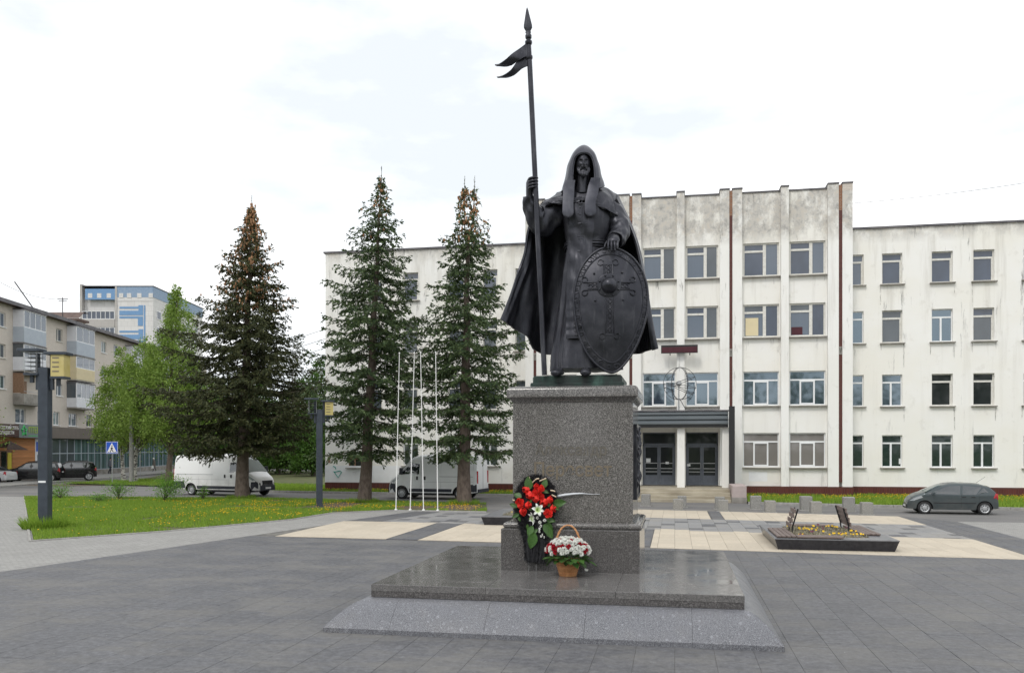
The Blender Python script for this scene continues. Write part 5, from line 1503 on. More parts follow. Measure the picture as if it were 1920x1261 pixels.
def hand(name, palm, fingers, thumb, wrist):
    """palm: ellipsoid chain; fingers: joint chains with radii"""
    mb = MB()
    mb.tube(catmull(wrist[0], 8), list(np.interp(np.linspace(0, 1, 8), np.linspace(0, 1, len(wrist[1])), wrist[1])), 14, flat=wrist[2])
    for ch, r in fingers + [thumb]:
        p = catmull(ch, 12)
        rad = [r * (1 - 0.28 * i / 11) * (1.08 if i in (3, 7) else 1) for i in range(12)]
        mb.tube(p, rad, 10)
        mb.ball(tuple(p[-1]), rad[-1] * 0.98, 8, 6)
    mb.build(name, BZ, stt, smooth=70)
hand('hand', None, [([(-0.975, -0.380, 3.541), (-0.957, -0.470, 3.551), (-0.890, -0.520, 3.560), (-0.825, -0.480, 3.568), (-0.814, -0.410, 3.575)], 0.026), ([(-0.972, -0.380, 3.481), (-0.957, -0.470, 3.493), (-0.890, -0.520, 3.502), (-0.825, -0.480, 3.509), (-0.814, -0.410, 3.516)], 0.028), ([(-0.969, -0.380, 3.422), (-0.957, -0.470, 3.434), (-0.890, -0.520, 3.443), (-0.825, -0.480, 3.451), (-0.814, -0.410, 3.457)], 0.027), ([(-0.966, -0.380, 3.368), (-0.957, -0.470, 3.380), (-0.890, -0.520, 3.389), (-0.825, -0.480, 3.397), (-0.814, -0.410, 3.403)], 0.023)], ([(-0.955, -0.340, 3.444), (-0.914, -0.310, 3.553), (-0.866, -0.340, 3.612), (-0.828, -0.390, 3.626)], .030), ([(-0.954, -0.320, 3.213), (-0.955, -0.340, 3.326), (-0.945, -0.360, 3.419), (-0.946, -0.380, 3.511), (-0.936, -0.390, 3.587)], [.085, .09, .105, .10, .055], (0.75, 1.1)))
hand('hand', None, [([(0.496, -0.620, 2.418), (0.465, -0.700, 2.351), (0.455, -0.750, 2.271), (0.455, -0.750, 2.204)], 0.024), ([(0.536, -0.620, 2.418), (0.518, -0.700, 2.351), (0.512, -0.750, 2.271), (0.512, -0.750, 2.175)], 0.027), ([(0.576, -0.620, 2.418), (0.571, -0.700, 2.351), (0.570, -0.750, 2.271), (0.570, -0.750, 2.175)], 0.027), ([(0.616, -0.620, 2.418), (0.624, -0.700, 2.351), (0.618, -0.750, 2.271), (0.618, -0.750, 2.213)], 0.026)], ([(0.510, -0.560, 2.414), (0.450, -0.580, 2.360), (0.416, -0.620, 2.302), (0.404, -0.640, 2.259)], .026), ([(0.610, -0.460, 2.516), (0.581, -0.540, 2.467), (0.561, -0.620, 2.409), (0.556, -0.670, 2.348), (0.553, -0.690, 2.314)], [.09, .085, .10, .10, .07], (1.15, 0.7)))
# shoes
for pts in ([(-0.370, -0.300, 0.014), (-0.451, -0.520, 0.004), (-0.526, -0.660, -0.038)], [(0.096, -0.400, 0.005), (0.061, -0.580, -0.001), (0.031, -0.700, -0.041)]):
    mb = MB(); mb.tube(catmull(pts, 10), [0.05, 0.075, 0.085, 0.09, 0.09, 0.09, 0.08, 0.08, 0.07, 0.05], 14, flat=(1.15, 0.8)); mb.build('shoe', BZ, stt, smooth=70)

# spear
sp0, sp1, tip = Vector((-0.683, -0.460, -0.049)), Vector((-0.977, -0.460, 6.130)), Vector((-1.006, -0.460, 6.698))
mb = MB(); mb.tube([tuple(sp0 + (sp1 - sp0) * t) for t in np.linspace(0, 1, 12)], [0.048] * 11 + [0.040], 12)
spear = mb.build('spear', BZ, stt, smooth=50)
ax = (sp1 - sp0).normalized()
def rings_on(t, prof, n=12, flat=(1, 1)):
    b = sp1 + ax * t
    return MB().tube([tuple(b + ax * h) for h, r in prof], [max(r, 0.002) for h, r in prof], n, True, flat)
rings_on(0.0, [(-0.02, 0.045), (0.0, 0.058), (0.05, 0.060), (0.07, 0.045), (0.10, 0.045)]).build('collar', BZ, spear, smooth=50)
hl = (tip - sp1).length
rings_on(0.0, [(0.10, 0.055), (0.13, 0.045), (0.19, 0.078), (0.24, 0.076), (hl * 0.65, 0.05), (hl * 0.9, 0.022), (hl, 0.003)], 6, (1, 0.55)).build('spear_head', BZ, spear, smooth=20)
pa, pb = Vector((-0.965, -0.460, 5.758)), Vector((-0.975, -0.460, 6.032))
for p in (pa, pb): 
    MB().tube([tuple(p - ax * 0.02), tuple(p), tuple(p + ax * 0.04), tuple(p + ax * 0.05)], [0.055, 0.066, 0.066, 0.05], 12).build('collar', BZ, spear, smooth=50)
pen = MB()
tails = [([(-0.977, -0.460, 6.062), (-1.212, -0.500, 5.867), (-1.417, -0.460, 5.719), (-1.593, -0.520, 5.624)], [(-0.947, -0.460, 5.827), (-1.134, -0.480, 5.720), (-1.329, -0.440, 5.640), (-1.563, -0.520, 5.565)]), ([(-0.957, -0.460, 5.886), (-1.163, -0.440, 5.748), (-1.310, -0.480, 5.524), (-1.556, -0.400, 5.451)], [(-0.938, -0.460, 5.641), (-1.094, -0.400, 5.589), (-1.300, -0.460, 5.435), (-1.536, -0.400, 5.402)])]
for up, lo_ in tails:
    U, W_ = catmull(up, 16), catmull(lo_, 16)
    grid = [[tuple(U[i] + (W_[i] - U[i]) * k / 6 + np.array((0, 0.05 * math.sin(i * 0.55 + k * 0.4) * (i / 15), 0))) for k in range(7)] for i in range(16)]
    pen.sheet(grid, 0.022)
pen.build('pennant', BZ, spear, smooth=60)

# shield
SO = [(1.205, 1.364), (1.176, 1.606), (1.079, 1.867), (0.914, 2.090), (0.711, 2.225), (0.518, 2.273), (0.315, 2.239), (0.122, 2.099), (-0.043, 1.867), (-0.139, 1.577), (-0.168, 1.297), (-0.144, 0.978), (-0.072, 0.639), (0.064, 0.330), (0.238, 0.117), (0.402, 0.001), (0.547, -0.038), (0.682, 0.030), (0.847, 0.223), (1.002, 0.494), (1.118, 0.813), (1.185, 1.094)]
SCX, SCZ = 0.508, 1.297
SOA = catmull(SO + [SO[0]], 97)[:96]
ang_ = np.unwrap(np.arctan2(SOA[:, 1] - SCZ, SOA[:, 0] - SCX)); rad_ = np.hypot(SOA[:, 0] - SCX, SOA[:, 1] - SCZ)
_o = np.argsort(np.mod(ang_, 2 * np.pi)); _A = np.mod(ang_, 2 * np.pi)[_o]; _R = rad_[_o]
def edge_r(a): return float(np.interp(a % (2 * math.pi), np.r_[_A - 2 * np.pi, _A, _A + 2 * np.pi], np.r_[_R, _R, _R]))
def sh(x, z, off=0.0):
    """point on the shield's curved face"""
    dx, dz = x - SCX, z - SCZ
    r = min(1.02, math.hypot(dx, dz) / edge_r(math.atan2(dz, dx))) if (dx or dz) else 0
    return (x, -0.780 + 0.17 * r * r + 0.035 * (z - SCZ) - off, z)
rings = []
for s_ in (0.01, 0.2, 0.4, 0.6, 0.75, 0.86, 0.93, 0.985, 1.0):
    rings.append([sh(SCX + (x - SCX) * s_, SCZ + (z - SCZ) * s_) for x, z in SOA])
back = [[(x, y + 0.05, z) for x, y, z in r] for r in reversed(rings)]
mb = MB(); mb.loft(rings + back, True, True)
shield = mb.build('shield', BZ, stt, smooth=60)
def ring_at(s_, off): return [sh(SCX + (x - SCX) * s_, SCZ + (z - SCZ) * s_, off) for x, z in list(SOA) + [SOA[0]]]
mb = MB(); mb.tube(ring_at(0.985, 0.006), 0.022, 8, False); mb.tube(ring_at(0.855, 0.004), 0.013, 6, False)
mb.build('shield_rim', BZ, shield, smooth=60)
mb = MB(); cum = 0
LEN = np.r_[0, np.cumsum(np.linalg.norm(np.diff(np.vstack([SOA, SOA[:1]]), axis=0), axis=1))]
nsc = 34
for q in range(nsc):
    d = LEN[-1] * q / nsc; i = int(np.searchsorted(LEN, d, 'right')) - 1; i = min(i, 95)
    x, z = SOA[i] + (SOA[(i + 1) % 96] - SOA[i]) * (d - LEN[i]) / (LEN[i + 1] - LEN[i])
    cx, cz = SCX + (x - SCX) * 0.92, SCZ + (z - SCZ) * 0.92
    base = math.atan2(z - SCZ, x - SCX) + math.pi / 2
    pts = []
    for t in np.linspace(0, 1, 15):                             # a spiral scroll running into the next one
        a = base + 4.6 * t * math.pi / 2 + (0 if q % 2 else math.pi); r = 0.055 * (1 - 0.78 * t)
        pts.append(sh(cx + r * 1.25 * math.cos(a), cz + r * math.sin(a), 0.006))
    mb.tube(pts, 0.0085, 5)
mb.build('scroll_border', BZ, shield, smooth=60)['kind'] = 'stuff'
mb = MB()
mb.tube([sh(x, z, 0.006) for x, z in ((0.397, 1.316), (0.402, 0.929), (0.402, 0.659), (0.395, 0.646), (0.383, 0.666), (0.364, 0.679), (0.341, 0.683), (0.319, 0.677), (0.302, 0.662), (0.292, 0.641), (0.292, 0.618), (0.302, 0.597), (0.319, 0.582), (0.341, 0.576), (0.364, 0.580), (0.383, 0.593), (0.395, 0.613))], 0.0120, 6)
mb.tube([sh(x, z, 0.006) for x, z in ((0.426, 1.297), (0.431, 0.929), (0.431, 0.678))], 0.0080, 6)
mb.tube([sh(x, z, 0.006) for x, z in ((0.383, 1.722), (0.383, 1.896), (0.375, 1.957), (0.364, 1.937), (0.345, 1.924), (0.322, 1.920), (0.300, 1.926), (0.282, 1.941), (0.273, 1.962), (0.273, 1.985), (0.282, 2.006), (0.300, 2.021), (0.322, 2.027), (0.345, 2.023), (0.364, 2.010), (0.375, 1.990))], 0.0120, 6)
mb.tube([sh(x, z, 0.006) for x, z in ((0.412, 1.741), (0.412, 1.935))], 0.0080, 6)
mb.tube([sh(x, z, 0.006) for x, z in ((0.552, 1.316), (0.557, 0.929), (0.557, 0.659), (0.564, 0.646), (0.576, 0.666), (0.595, 0.679), (0.617, 0.683), (0.639, 0.677), (0.657, 0.662), (0.667, 0.641), (0.667, 0.618), (0.657, 0.597), (0.639, 0.582), (0.617, 0.576), (0.595, 0.580), (0.576, 0.593), (0.564, 0.613))], 0.0120, 6)
mb.tube([sh(x, z, 0.006) for x, z in ((0.523, 1.297), (0.528, 0.929), (0.528, 0.678))], 0.0080, 6)
mb.tube([sh(x, z, 0.006) for x, z in ((0.537, 1.722), (0.537, 1.896), (0.545, 1.957), (0.556, 1.937), (0.575, 1.924), (0.598, 1.920), (0.620, 1.926), (0.638, 1.941), (0.647, 1.962), (0.647, 1.985), (0.638, 2.006), (0.620, 2.021), (0.598, 2.027), (0.575, 2.023), (0.556, 2.010), (0.545, 1.990))], 0.0120, 6)
mb.tube([sh(x, z, 0.006) for x, z in ((0.508, 1.741), (0.508, 1.935))], 0.0080, 6)
mb.tube([sh(x, z, 0.006) for x, z in ((0.276, 1.601), (0.112, 1.601), (0.050, 1.608), (0.030, 1.606), (0.011, 1.612), (-0.004, 1.625), (-0.012, 1.643), (-0.013, 1.663), (-0.006, 1.681), (0.008, 1.695), (0.026, 1.702), (0.046, 1.701), (0.064, 1.693), (0.077, 1.678), (0.083, 1.659), (0.081, 1.640))], 0.0120, 6)
mb.tube([sh(x, z, 0.006) for x, z in ((0.267, 1.576), (0.083, 1.576))], 0.0080, 6)
mb.tube([sh(x, z, 0.006) for x, z in ((0.653, 1.601), (0.818, 1.601), (0.890, 1.608), (0.909, 1.606), (0.928, 1.612), (0.943, 1.625), (0.952, 1.643), (0.952, 1.663), (0.945, 1.681), (0.931, 1.695), (0.913, 1.702), (0.893, 1.701), (0.875, 1.693), (0.863, 1.678), (0.857, 1.659), (0.859, 1.640))], 0.0120, 6)
mb.tube([sh(x, z, 0.006) for x, z in ((0.663, 1.576), (0.847, 1.576))], 0.0080, 6)
mb.tube([sh(x, z, 0.006) for x, z in ((0.276, 1.466), (0.112, 1.466), (0.050, 1.459), (0.030, 1.461), (0.011, 1.455), (-0.004, 1.442), (-0.012, 1.424), (-0.013, 1.405), (-0.006, 1.386), (0.008, 1.372), (0.026, 1.365), (0.046, 1.366), (0.064, 1.374), (0.077, 1.389), (0.083, 1.408), (0.081, 1.428))], 0.0120, 6)
mb.tube([sh(x, z, 0.006) for x, z in ((0.267, 1.491), (0.083, 1.491))], 0.0080, 6)
mb.tube([sh(x, z, 0.006) for x, z in ((0.653, 1.466), (0.818, 1.466), (0.890, 1.459), (0.909, 1.461), (0.928, 1.455), (0.943, 1.442), (0.952, 1.424), (0.952, 1.405), (0.945, 1.386), (0.931, 1.372), (0.913, 1.365), (0.893, 1.366), (0.875, 1.374), (0.863, 1.389), (0.857, 1.408), (0.859, 1.428))], 0.0120, 6)
mb.tube([sh(x, z, 0.006) for x, z in ((0.663, 1.491), (0.847, 1.491))], 0.0080, 6)
mb.tube([sh(x, z, 0.006) for x, z in ((0.479, 1.297), (0.512, 1.268), (0.510, 1.239), (0.476, 1.210), (0.445, 1.181), (0.451, 1.152), (0.487, 1.123), (0.515, 1.094), (0.505, 1.065), (0.469, 1.036), (0.443, 1.007), (0.456, 0.978), (0.493, 0.949), (0.516, 0.920), (0.500, 0.891), (0.462, 0.862), (0.443, 0.833), (0.462, 0.804), (0.500, 0.775), (0.516, 0.746), (0.493, 0.717), (0.456, 0.688))], 0.0080, 6)
mb.tube([sh(x, z, 0.006) for x, z in ((0.460, 1.916), (0.484, 1.896), (0.493, 1.877), (0.482, 1.857), (0.458, 1.838), (0.435, 1.819), (0.427, 1.799), (0.439, 1.780), (0.464, 1.761))], 0.0080, 6)
mb.tube([sh(x, z, 0.006) for x, z in ((0.102, 1.534), (0.122, 1.511), (0.141, 1.503), (0.160, 1.513), (0.180, 1.535), (0.199, 1.557), (0.218, 1.564), (0.238, 1.553), (0.257, 1.530))], 0.0080, 6)
mb.tube([sh(x, z, 0.006) for x, z in ((0.673, 1.534), (0.692, 1.511), (0.711, 1.503), (0.731, 1.513), (0.750, 1.535), (0.769, 1.557), (0.789, 1.564), (0.808, 1.553), (0.827, 1.530))], 0.0080, 6)
mb.tube([sh(x, z, 0.006) for x, z in ((0.479, 1.297), (0.447, 1.268), (0.449, 1.239), (0.483, 1.210), (0.513, 1.181), (0.508, 1.152), (0.472, 1.123), (0.444, 1.094), (0.453, 1.065), (0.490, 1.036), (0.515, 1.007), (0.503, 0.978), (0.465, 0.949), (0.443, 0.920), (0.459, 0.891), (0.497, 0.862), (0.516, 0.833), (0.497, 0.804), (0.459, 0.775), (0.443, 0.746), (0.465, 0.717), (0.503, 0.688))], 0.0080, 6)
mb.tube([sh(x, z, 0.006) for x, z in ((0.460, 1.916), (0.436, 1.896), (0.427, 1.877), (0.438, 1.857), (0.462, 1.838), (0.485, 1.819), (0.493, 1.799), (0.481, 1.780), (0.456, 1.761))], 0.0080, 6)
mb.tube([sh(x, z, 0.006) for x, z in ((0.102, 1.534), (0.122, 1.556), (0.141, 1.565), (0.160, 1.554), (0.180, 1.532), (0.199, 1.510), (0.218, 1.503), (0.238, 1.514), (0.257, 1.537))], 0.0080, 6)
mb.tube([sh(x, z, 0.006) for x, z in ((0.673, 1.534), (0.692, 1.556), (0.711, 1.565), (0.731, 1.554), (0.750, 1.532), (0.769, 1.510), (0.789, 1.503), (0.808, 1.514), (0.827, 1.537))], 0.0080, 6)
mb.tube([sh(x, z, 0.006) for x, z in ((0.383, 0.649), (0.576, 0.649))], 0.010, 6)
mb.tube([sh(x, z, 0.006) for x, z in ((0.373, 1.925), (0.547, 1.925))], 0.010, 6)
mb.build('cross_relief', BZ, shield, smooth=60)
bo_ = sh(0.465, 1.534)
mb = MB(); mb.lathe([(0.001, -0.165), (0.05, -0.158), (0.10, -0.13), (0.135, -0.085), (0.148, -0.035), (0.150, -0.032), (0.20, -0.026), (0.218, -0.02), (0.222, 0.03)], 28, bo_, 'y'); mb.build('boss', BZ, shield, smooth=40)
for k in range(8):
    a = k * math.pi / 4 + 0.39
    MB().ball((bo_[0] + 0.185 * math.cos(a), bo_[1] - 0.032, bo_[2] + 0.185 * math.sin(a)), (0.02, 0.022, 0.02), 8, 6).build('rivet', BZ, shield, smooth=60)
for x, z in ((0.204, 1.766), (0.711, 1.780), (0.218, 1.268), (0.721, 1.277)):
    MB().ball(sh(x, z, 0.008), (0.022, 0.024, 0.022), 8, 6).build('rivet', BZ, shield, smooth=60)

# ------------------------------------------------------------------ vehicles (x forward, y left, origin on the ground under the middle)
class Car:
    def __init__(s, L, W, top, sill, belt, arches, plan, taper=0.16, round_=0.10):
        s.L, s.W, s.top, s.sill, s.belt, s.arches, s.plan, s.taper, s.rd = L, W, top, sill, belt, arches, plan, taper, round_
    def zt(s, x): return interp(x, s.top)
    def zb(s, x):
        z = interp(x, s.sill)
        for xc, zc, r in s.arches:
            d = r * r - (x - xc) ** 2
            if d > 0: z = max(z, zc + math.sqrt(d))
        return z
    def w(s, x, z):
        w = s.W / 2 * interp(x, s.plan)
        zb = interp(x, s.belt) if isinstance(s.belt, list) else s.belt
        if z > zb: w *= 1 - s.taper * ((z - zb) / 0.6) ** 1.2
        lo = 0.55
        if z < lo: w *= 1 - 0.09 * ((lo - z) / lo) ** 1.5
        return w
    def body(s, name, m, parent, nx=120):
        xs = sorted(set(np.linspace(-s.L / 2, s.L / 2, nx).tolist() + [xc + k * r for xc, zc, r in s.arches for k in (-1, -.98, -.9, -.7, 0, .7, .9, .98, 1)]))
        rings = []
        for x in xs:
            zb, zt = s.zb(x), s.zt(x)
            zt = max(zt, zb + 0.12)
            rd = min(s.rd, (zt - zb) * 0.4); side = []
            for t in np.linspace(0, 1, 12): 
                z = zb + (zt - rd - zb) * t; side.append((s.w(x, z), z))
            w0 = side[-1][0]
            for a in (25, 50, 75): side.append((w0 - rd * 1.3 * (1 - math.cos(R(a))), zt - rd + rd * math.sin(R(a)) * 0.9))
            wl = side[-1][0]
            for t in (0.75, 0.5, 0.25): side.append((wl * t, zt - 0.1 * rd + (1 - t * t) * 0.35 * rd))
            ring = [(x, y, z) for y, z in side] + [(x, 0, zt + 0.25 * rd)] + [(x, -y, z) for y, z in reversed(side)]
            rings.append(ring)
        mb = MB(); mb.loft(rings, True, True)
        return mb.build(name, m, parent, smooth=32)
    def side_panel(s, name, pts, m, parent, sgn, off=0.006):
        """a pane or trim that follows the body side; pts is an outline (x, z)"""
        mb = MB()
        cx = sum(p[0] for p in pts) / len(pts); cz = sum(p[1] for p in pts) / len(pts)
        ring = [(x, sgn * (s.w(x, z) + off), z) for x, z in pts]
        mid = [(cx + (x - cx) * .5, sgn * (s.w(cx + (x - cx) * .5, cz + (z - cz) * .5) + off), cz + (z - cz) * .5) for x, z in pts]
        inn = [(x, sgn * (s.w(x, z) - 0.02), z) for x, z in pts]
        mb.loft([inn, ring, mid, [(cx, sgn * (s.w(cx, cz) + off), cz)] * len(pts)], True)
        return mb.build(name, m, parent)
    def top_panel(s, name, x0, x1, k0, k1, m, parent, off=0.008, n=10):
        """a screen lying on the upper surface between x0 and x1"""
        g = []
        for i in range(n + 1):
            x = x0 + (x1 - x0) * i / n; k = k0 + (k1 - k0) * i / n; zt = s.zt(x); row = []
            wl = s.w(x, zt - s.rd) * k
            for j in range(9):
                t = (j - 4) / 4
                row.append((x, wl * t, zt + s.rd * (0.25 - 0.36 * abs(t) ** 2.2) + off))
            g.append(row)
        mb = MB(); mb.sheet(g); return mb.build(name, m, parent, smooth=60)

def wheel(parent, x, y, r, w, style, sgn):
    t = MB().lathe([(r * 0.66, -w / 2 * .9), (r * 0.9, -w / 2), (r, -w / 2 * .7), (r, w / 2 * .7), (r * 0.9, w / 2), (r * 0.66, w / 2 * .9)], 28, (0, 0, 0), 'y')
    o = t.build('wheel', M['rubber'], parent, smooth=40); o.location = (x, y, r)
    rim = MB().lathe([(0.001, 0.0), (r * .2, .0), (r * .22, -.02), (r * .52, -.03), (r * .60, .0), (r * .67, .012), (r * .68, -.05)], 24, (0, 0, 0), 'y')
    rim.v = [(a, sgn * (b + w / 2 * .86), c) for a, b, c in rim.v]
    ri = rim.build('rim', M['alloy'] if style != 'steel' else M['galv'], o, smooth=35)
    sl = MB(); n = 8 if style == 'spoke' else (12 if style == 'steel' else 5)
    for k in range(n):
        a = 2 * math.pi * (k + .5) / n; rr = r * (.42 if style != 'steel' else .46)
        e = r * (.07 if style != 'steel' else .05)
        sl.tube([(rr * math.cos(a), sgn * (w / 2 * .86 - .03), rr * math.sin(a)), (rr * math.cos(a), sgn * (w / 2 * .86 - .012), rr * math.sin(a))], e * 1.3, 8)
    so_ = sl.build('rim_slots', M['black'], o); so_['kind'] = 'stuff'

def finish(car, root, wr, ww, xs, style, track):
    for x in xs:
        for sg in (-1, 1): wheel(root, x, sg * track, wr, ww, style, sg)
    MB().box(xs[0] - 0.15, xs[1] + 0.15, -track + 0.10, track - 0.10, 0.22, 0.62).build('underbody', M['black'], root)
    for xc, zc, r in car.arches:
        mb = MB()
        for sg in (-1, 1):
            ring = [(xc + r * 0.99 * math.cos(a), zc + r * 0.99 * math.sin(a)) for a in np.linspace(-0.2, math.pi + 0.2, 20)]
            mb.loft([[(x, sg * (car.w(x, z) - 0.012), z) for x, z in ring], [(x, sg * (track - 0.2), z) for x, z in ring]], False)
        o = mb.build('wheel_arch', M['black'], root); o['kind'] = 'stuff'

def van(label, L, wb, m, loc, rz):
    fx = L / 2 - 0.95; rx = fx - wb; e = L / 2
    c = Car(L, 2.02, [(-e, 0.62), (-e + .02, 2.2), (-e + .10, 2.44), (-e + .35, 2.49), (0, 2.53), (e - 2.0, 2.50), (e - 1.68, 2.42), (e - 1.40, 2.20), (e - 0.72, 1.44), (e - 0.62, 1.38), (e - 0.22, 1.12), (e - 0.08, 0.95), (e - .01, 0.72), (e, 0.6)],
            [(-e, 0.42), (-e + .5, 0.36), (e - .6, 0.36), (e, 0.34)], 1.35, [(rx, .34, .43), (fx, .34, .43)],
            [(-e, .97), (-e + .15, 1.0), (e - 1.6, 1.0), (e - 0.8, .97), (e - .3, .86), (e - .08, .72), (e, .62)], 0.075, 0.14)
    t = thing('delivery_van', label, 'van', loc, rz, 'white panel vans parked along the road')
    c.body('body', m, t)
    finish(c, t, .345, .22, (rx, fx), 'steel', .87)
    NP = M['navy_plastic']
    for sg in (-1, 1):
        dw = [(e - 2.05, 1.42), (e - 2.05, 2.02), (e - 1.55, 2.06), (e - 1.02, 1.55), (e - 0.98, 1.42)]
        f = c.side_panel('door_window', dw, M['car_glass'], t, sg)
        c.side_panel('quarter_glass', [(e - 0.94, 1.42), (e - 1.0, 1.54), (e - 0.82, 1.42)], M['car_glass'], t, sg)
        c.side_panel('sill_cladding', [(rx + .5, .42), (rx + .47, .60), (fx - .50, .60), (fx - .47, .42)], NP, t, sg, .018)
        c.side_panel('rear_corner_bumper', [(-e + .03, .44), (-e + .03, .86), (rx - .52, .86), (rx - .44, .60), (rx - .44, .44)], NP, t, sg, .014)
        c.side_panel('slide_rail', [(-e + .25, 1.28), (-e + .25, 1.31), (e - 3.3, 1.31), (e - 3.3, 1.28)], M['galv'], t, sg, .01)
        c.side_panel('swage_line', [(-e + .25, .985), (-e + .25, 1.0), (e - 2.2, 1.0), (e - 2.2, .985)], M['galv'], t, sg, .003)
        for x in (e - 2.14, e - 3.38, -e + 0.22 if L < 5.8 else rx + .6): c.side_panel('door_seam', [(x, .62), (x, 2.2), (x + .014, 2.2), (x + .014, .62)], M['galv'], t, sg, .002)
        for x in (e - 1.98, e - 2.45): c.side_panel('door_handle', [(x, 1.1), (x, 1.3), (x + .11, 1.3), (x + .11, 1.1)], M['black'], t, sg, .02)
        c.side_panel('headlight', [(e - .75, 1.16), (e - .68, 1.26), (e - .34, 1.04), (e - .20, .92), (e - .42, .94)], M['head_light'], t, sg, .012)
        c.side_panel('front_bumper', [(fx + .44, .36), (fx + .40, .64), (e - .52, .86), (e - .25, .90), (e - .03, .80), (e - .02, .36)], NP, t, sg, .012)
        mb = MB(); y = sg * (c.w(e - 1.0, 1.5) + .16); mb.bbox(e - 1.06, e - .90, y - .10, y + .10, 1.40, 1.78, .03); mb.build('mirror', NP, t, smooth=40)
        mb = MB(); y = sg * .90; mb.bbox(-e - .015, -e + .05, y - .07, y + .07, .92, 1.62, .01); mb.build('tail_light', M['red_light'], t)
    c.top_panel('windscreen', e - 1.46, e - .72, .90, .97, M['car_glass_lit'], t)
    mb = MB(); mb.bbox(e - .05, e + .03, -.70, .70, .34, .66, .03); mb.bbox(e - .06, e + .012, -.55, .55, .67, .72, .01); mb.build('bumper', NP, t, smooth=30)
    MB().bbox(e - .08, e + .018, -.46, .46, .73, .94, .02).build('grille', M['black'], t)
    mb = MB(); mb.box(e - .05, e + .03, -.50, .50, .945, .965); mb.build('grille_bar', M['alloy'], t)
    MB().box(e + .031, e + .04, -.26, .26, .44, .55).build('number_plate', M['plate'], t)
    MB().bbox(-e - .06, -e + .04, -.92, .92, .40, .60, .02).build('rear_bumper', NP, t)
    MB().box(-e - .012, -e - .002, -.008, .008, .62, 2.25).build('rear_door_seam', M['black'], t)
    MB().box(-e - .02, -e - .006, .12, .64, .66, .78).build('number_plate', M['plate'], t)
    return t
van('white delivery van with scuffed sides parked behind the leftmost spruce, facing right', 6.36, 4.05, M['paint_white'], (-27.45, 48.8, 0), R(-10.5))
van('pale white delivery van behind the flagpoles, facing left with its red tail light showing', 5.55, 3.55, M['paint_white2'], (-13.5, 47.75, 0), R(174.0))

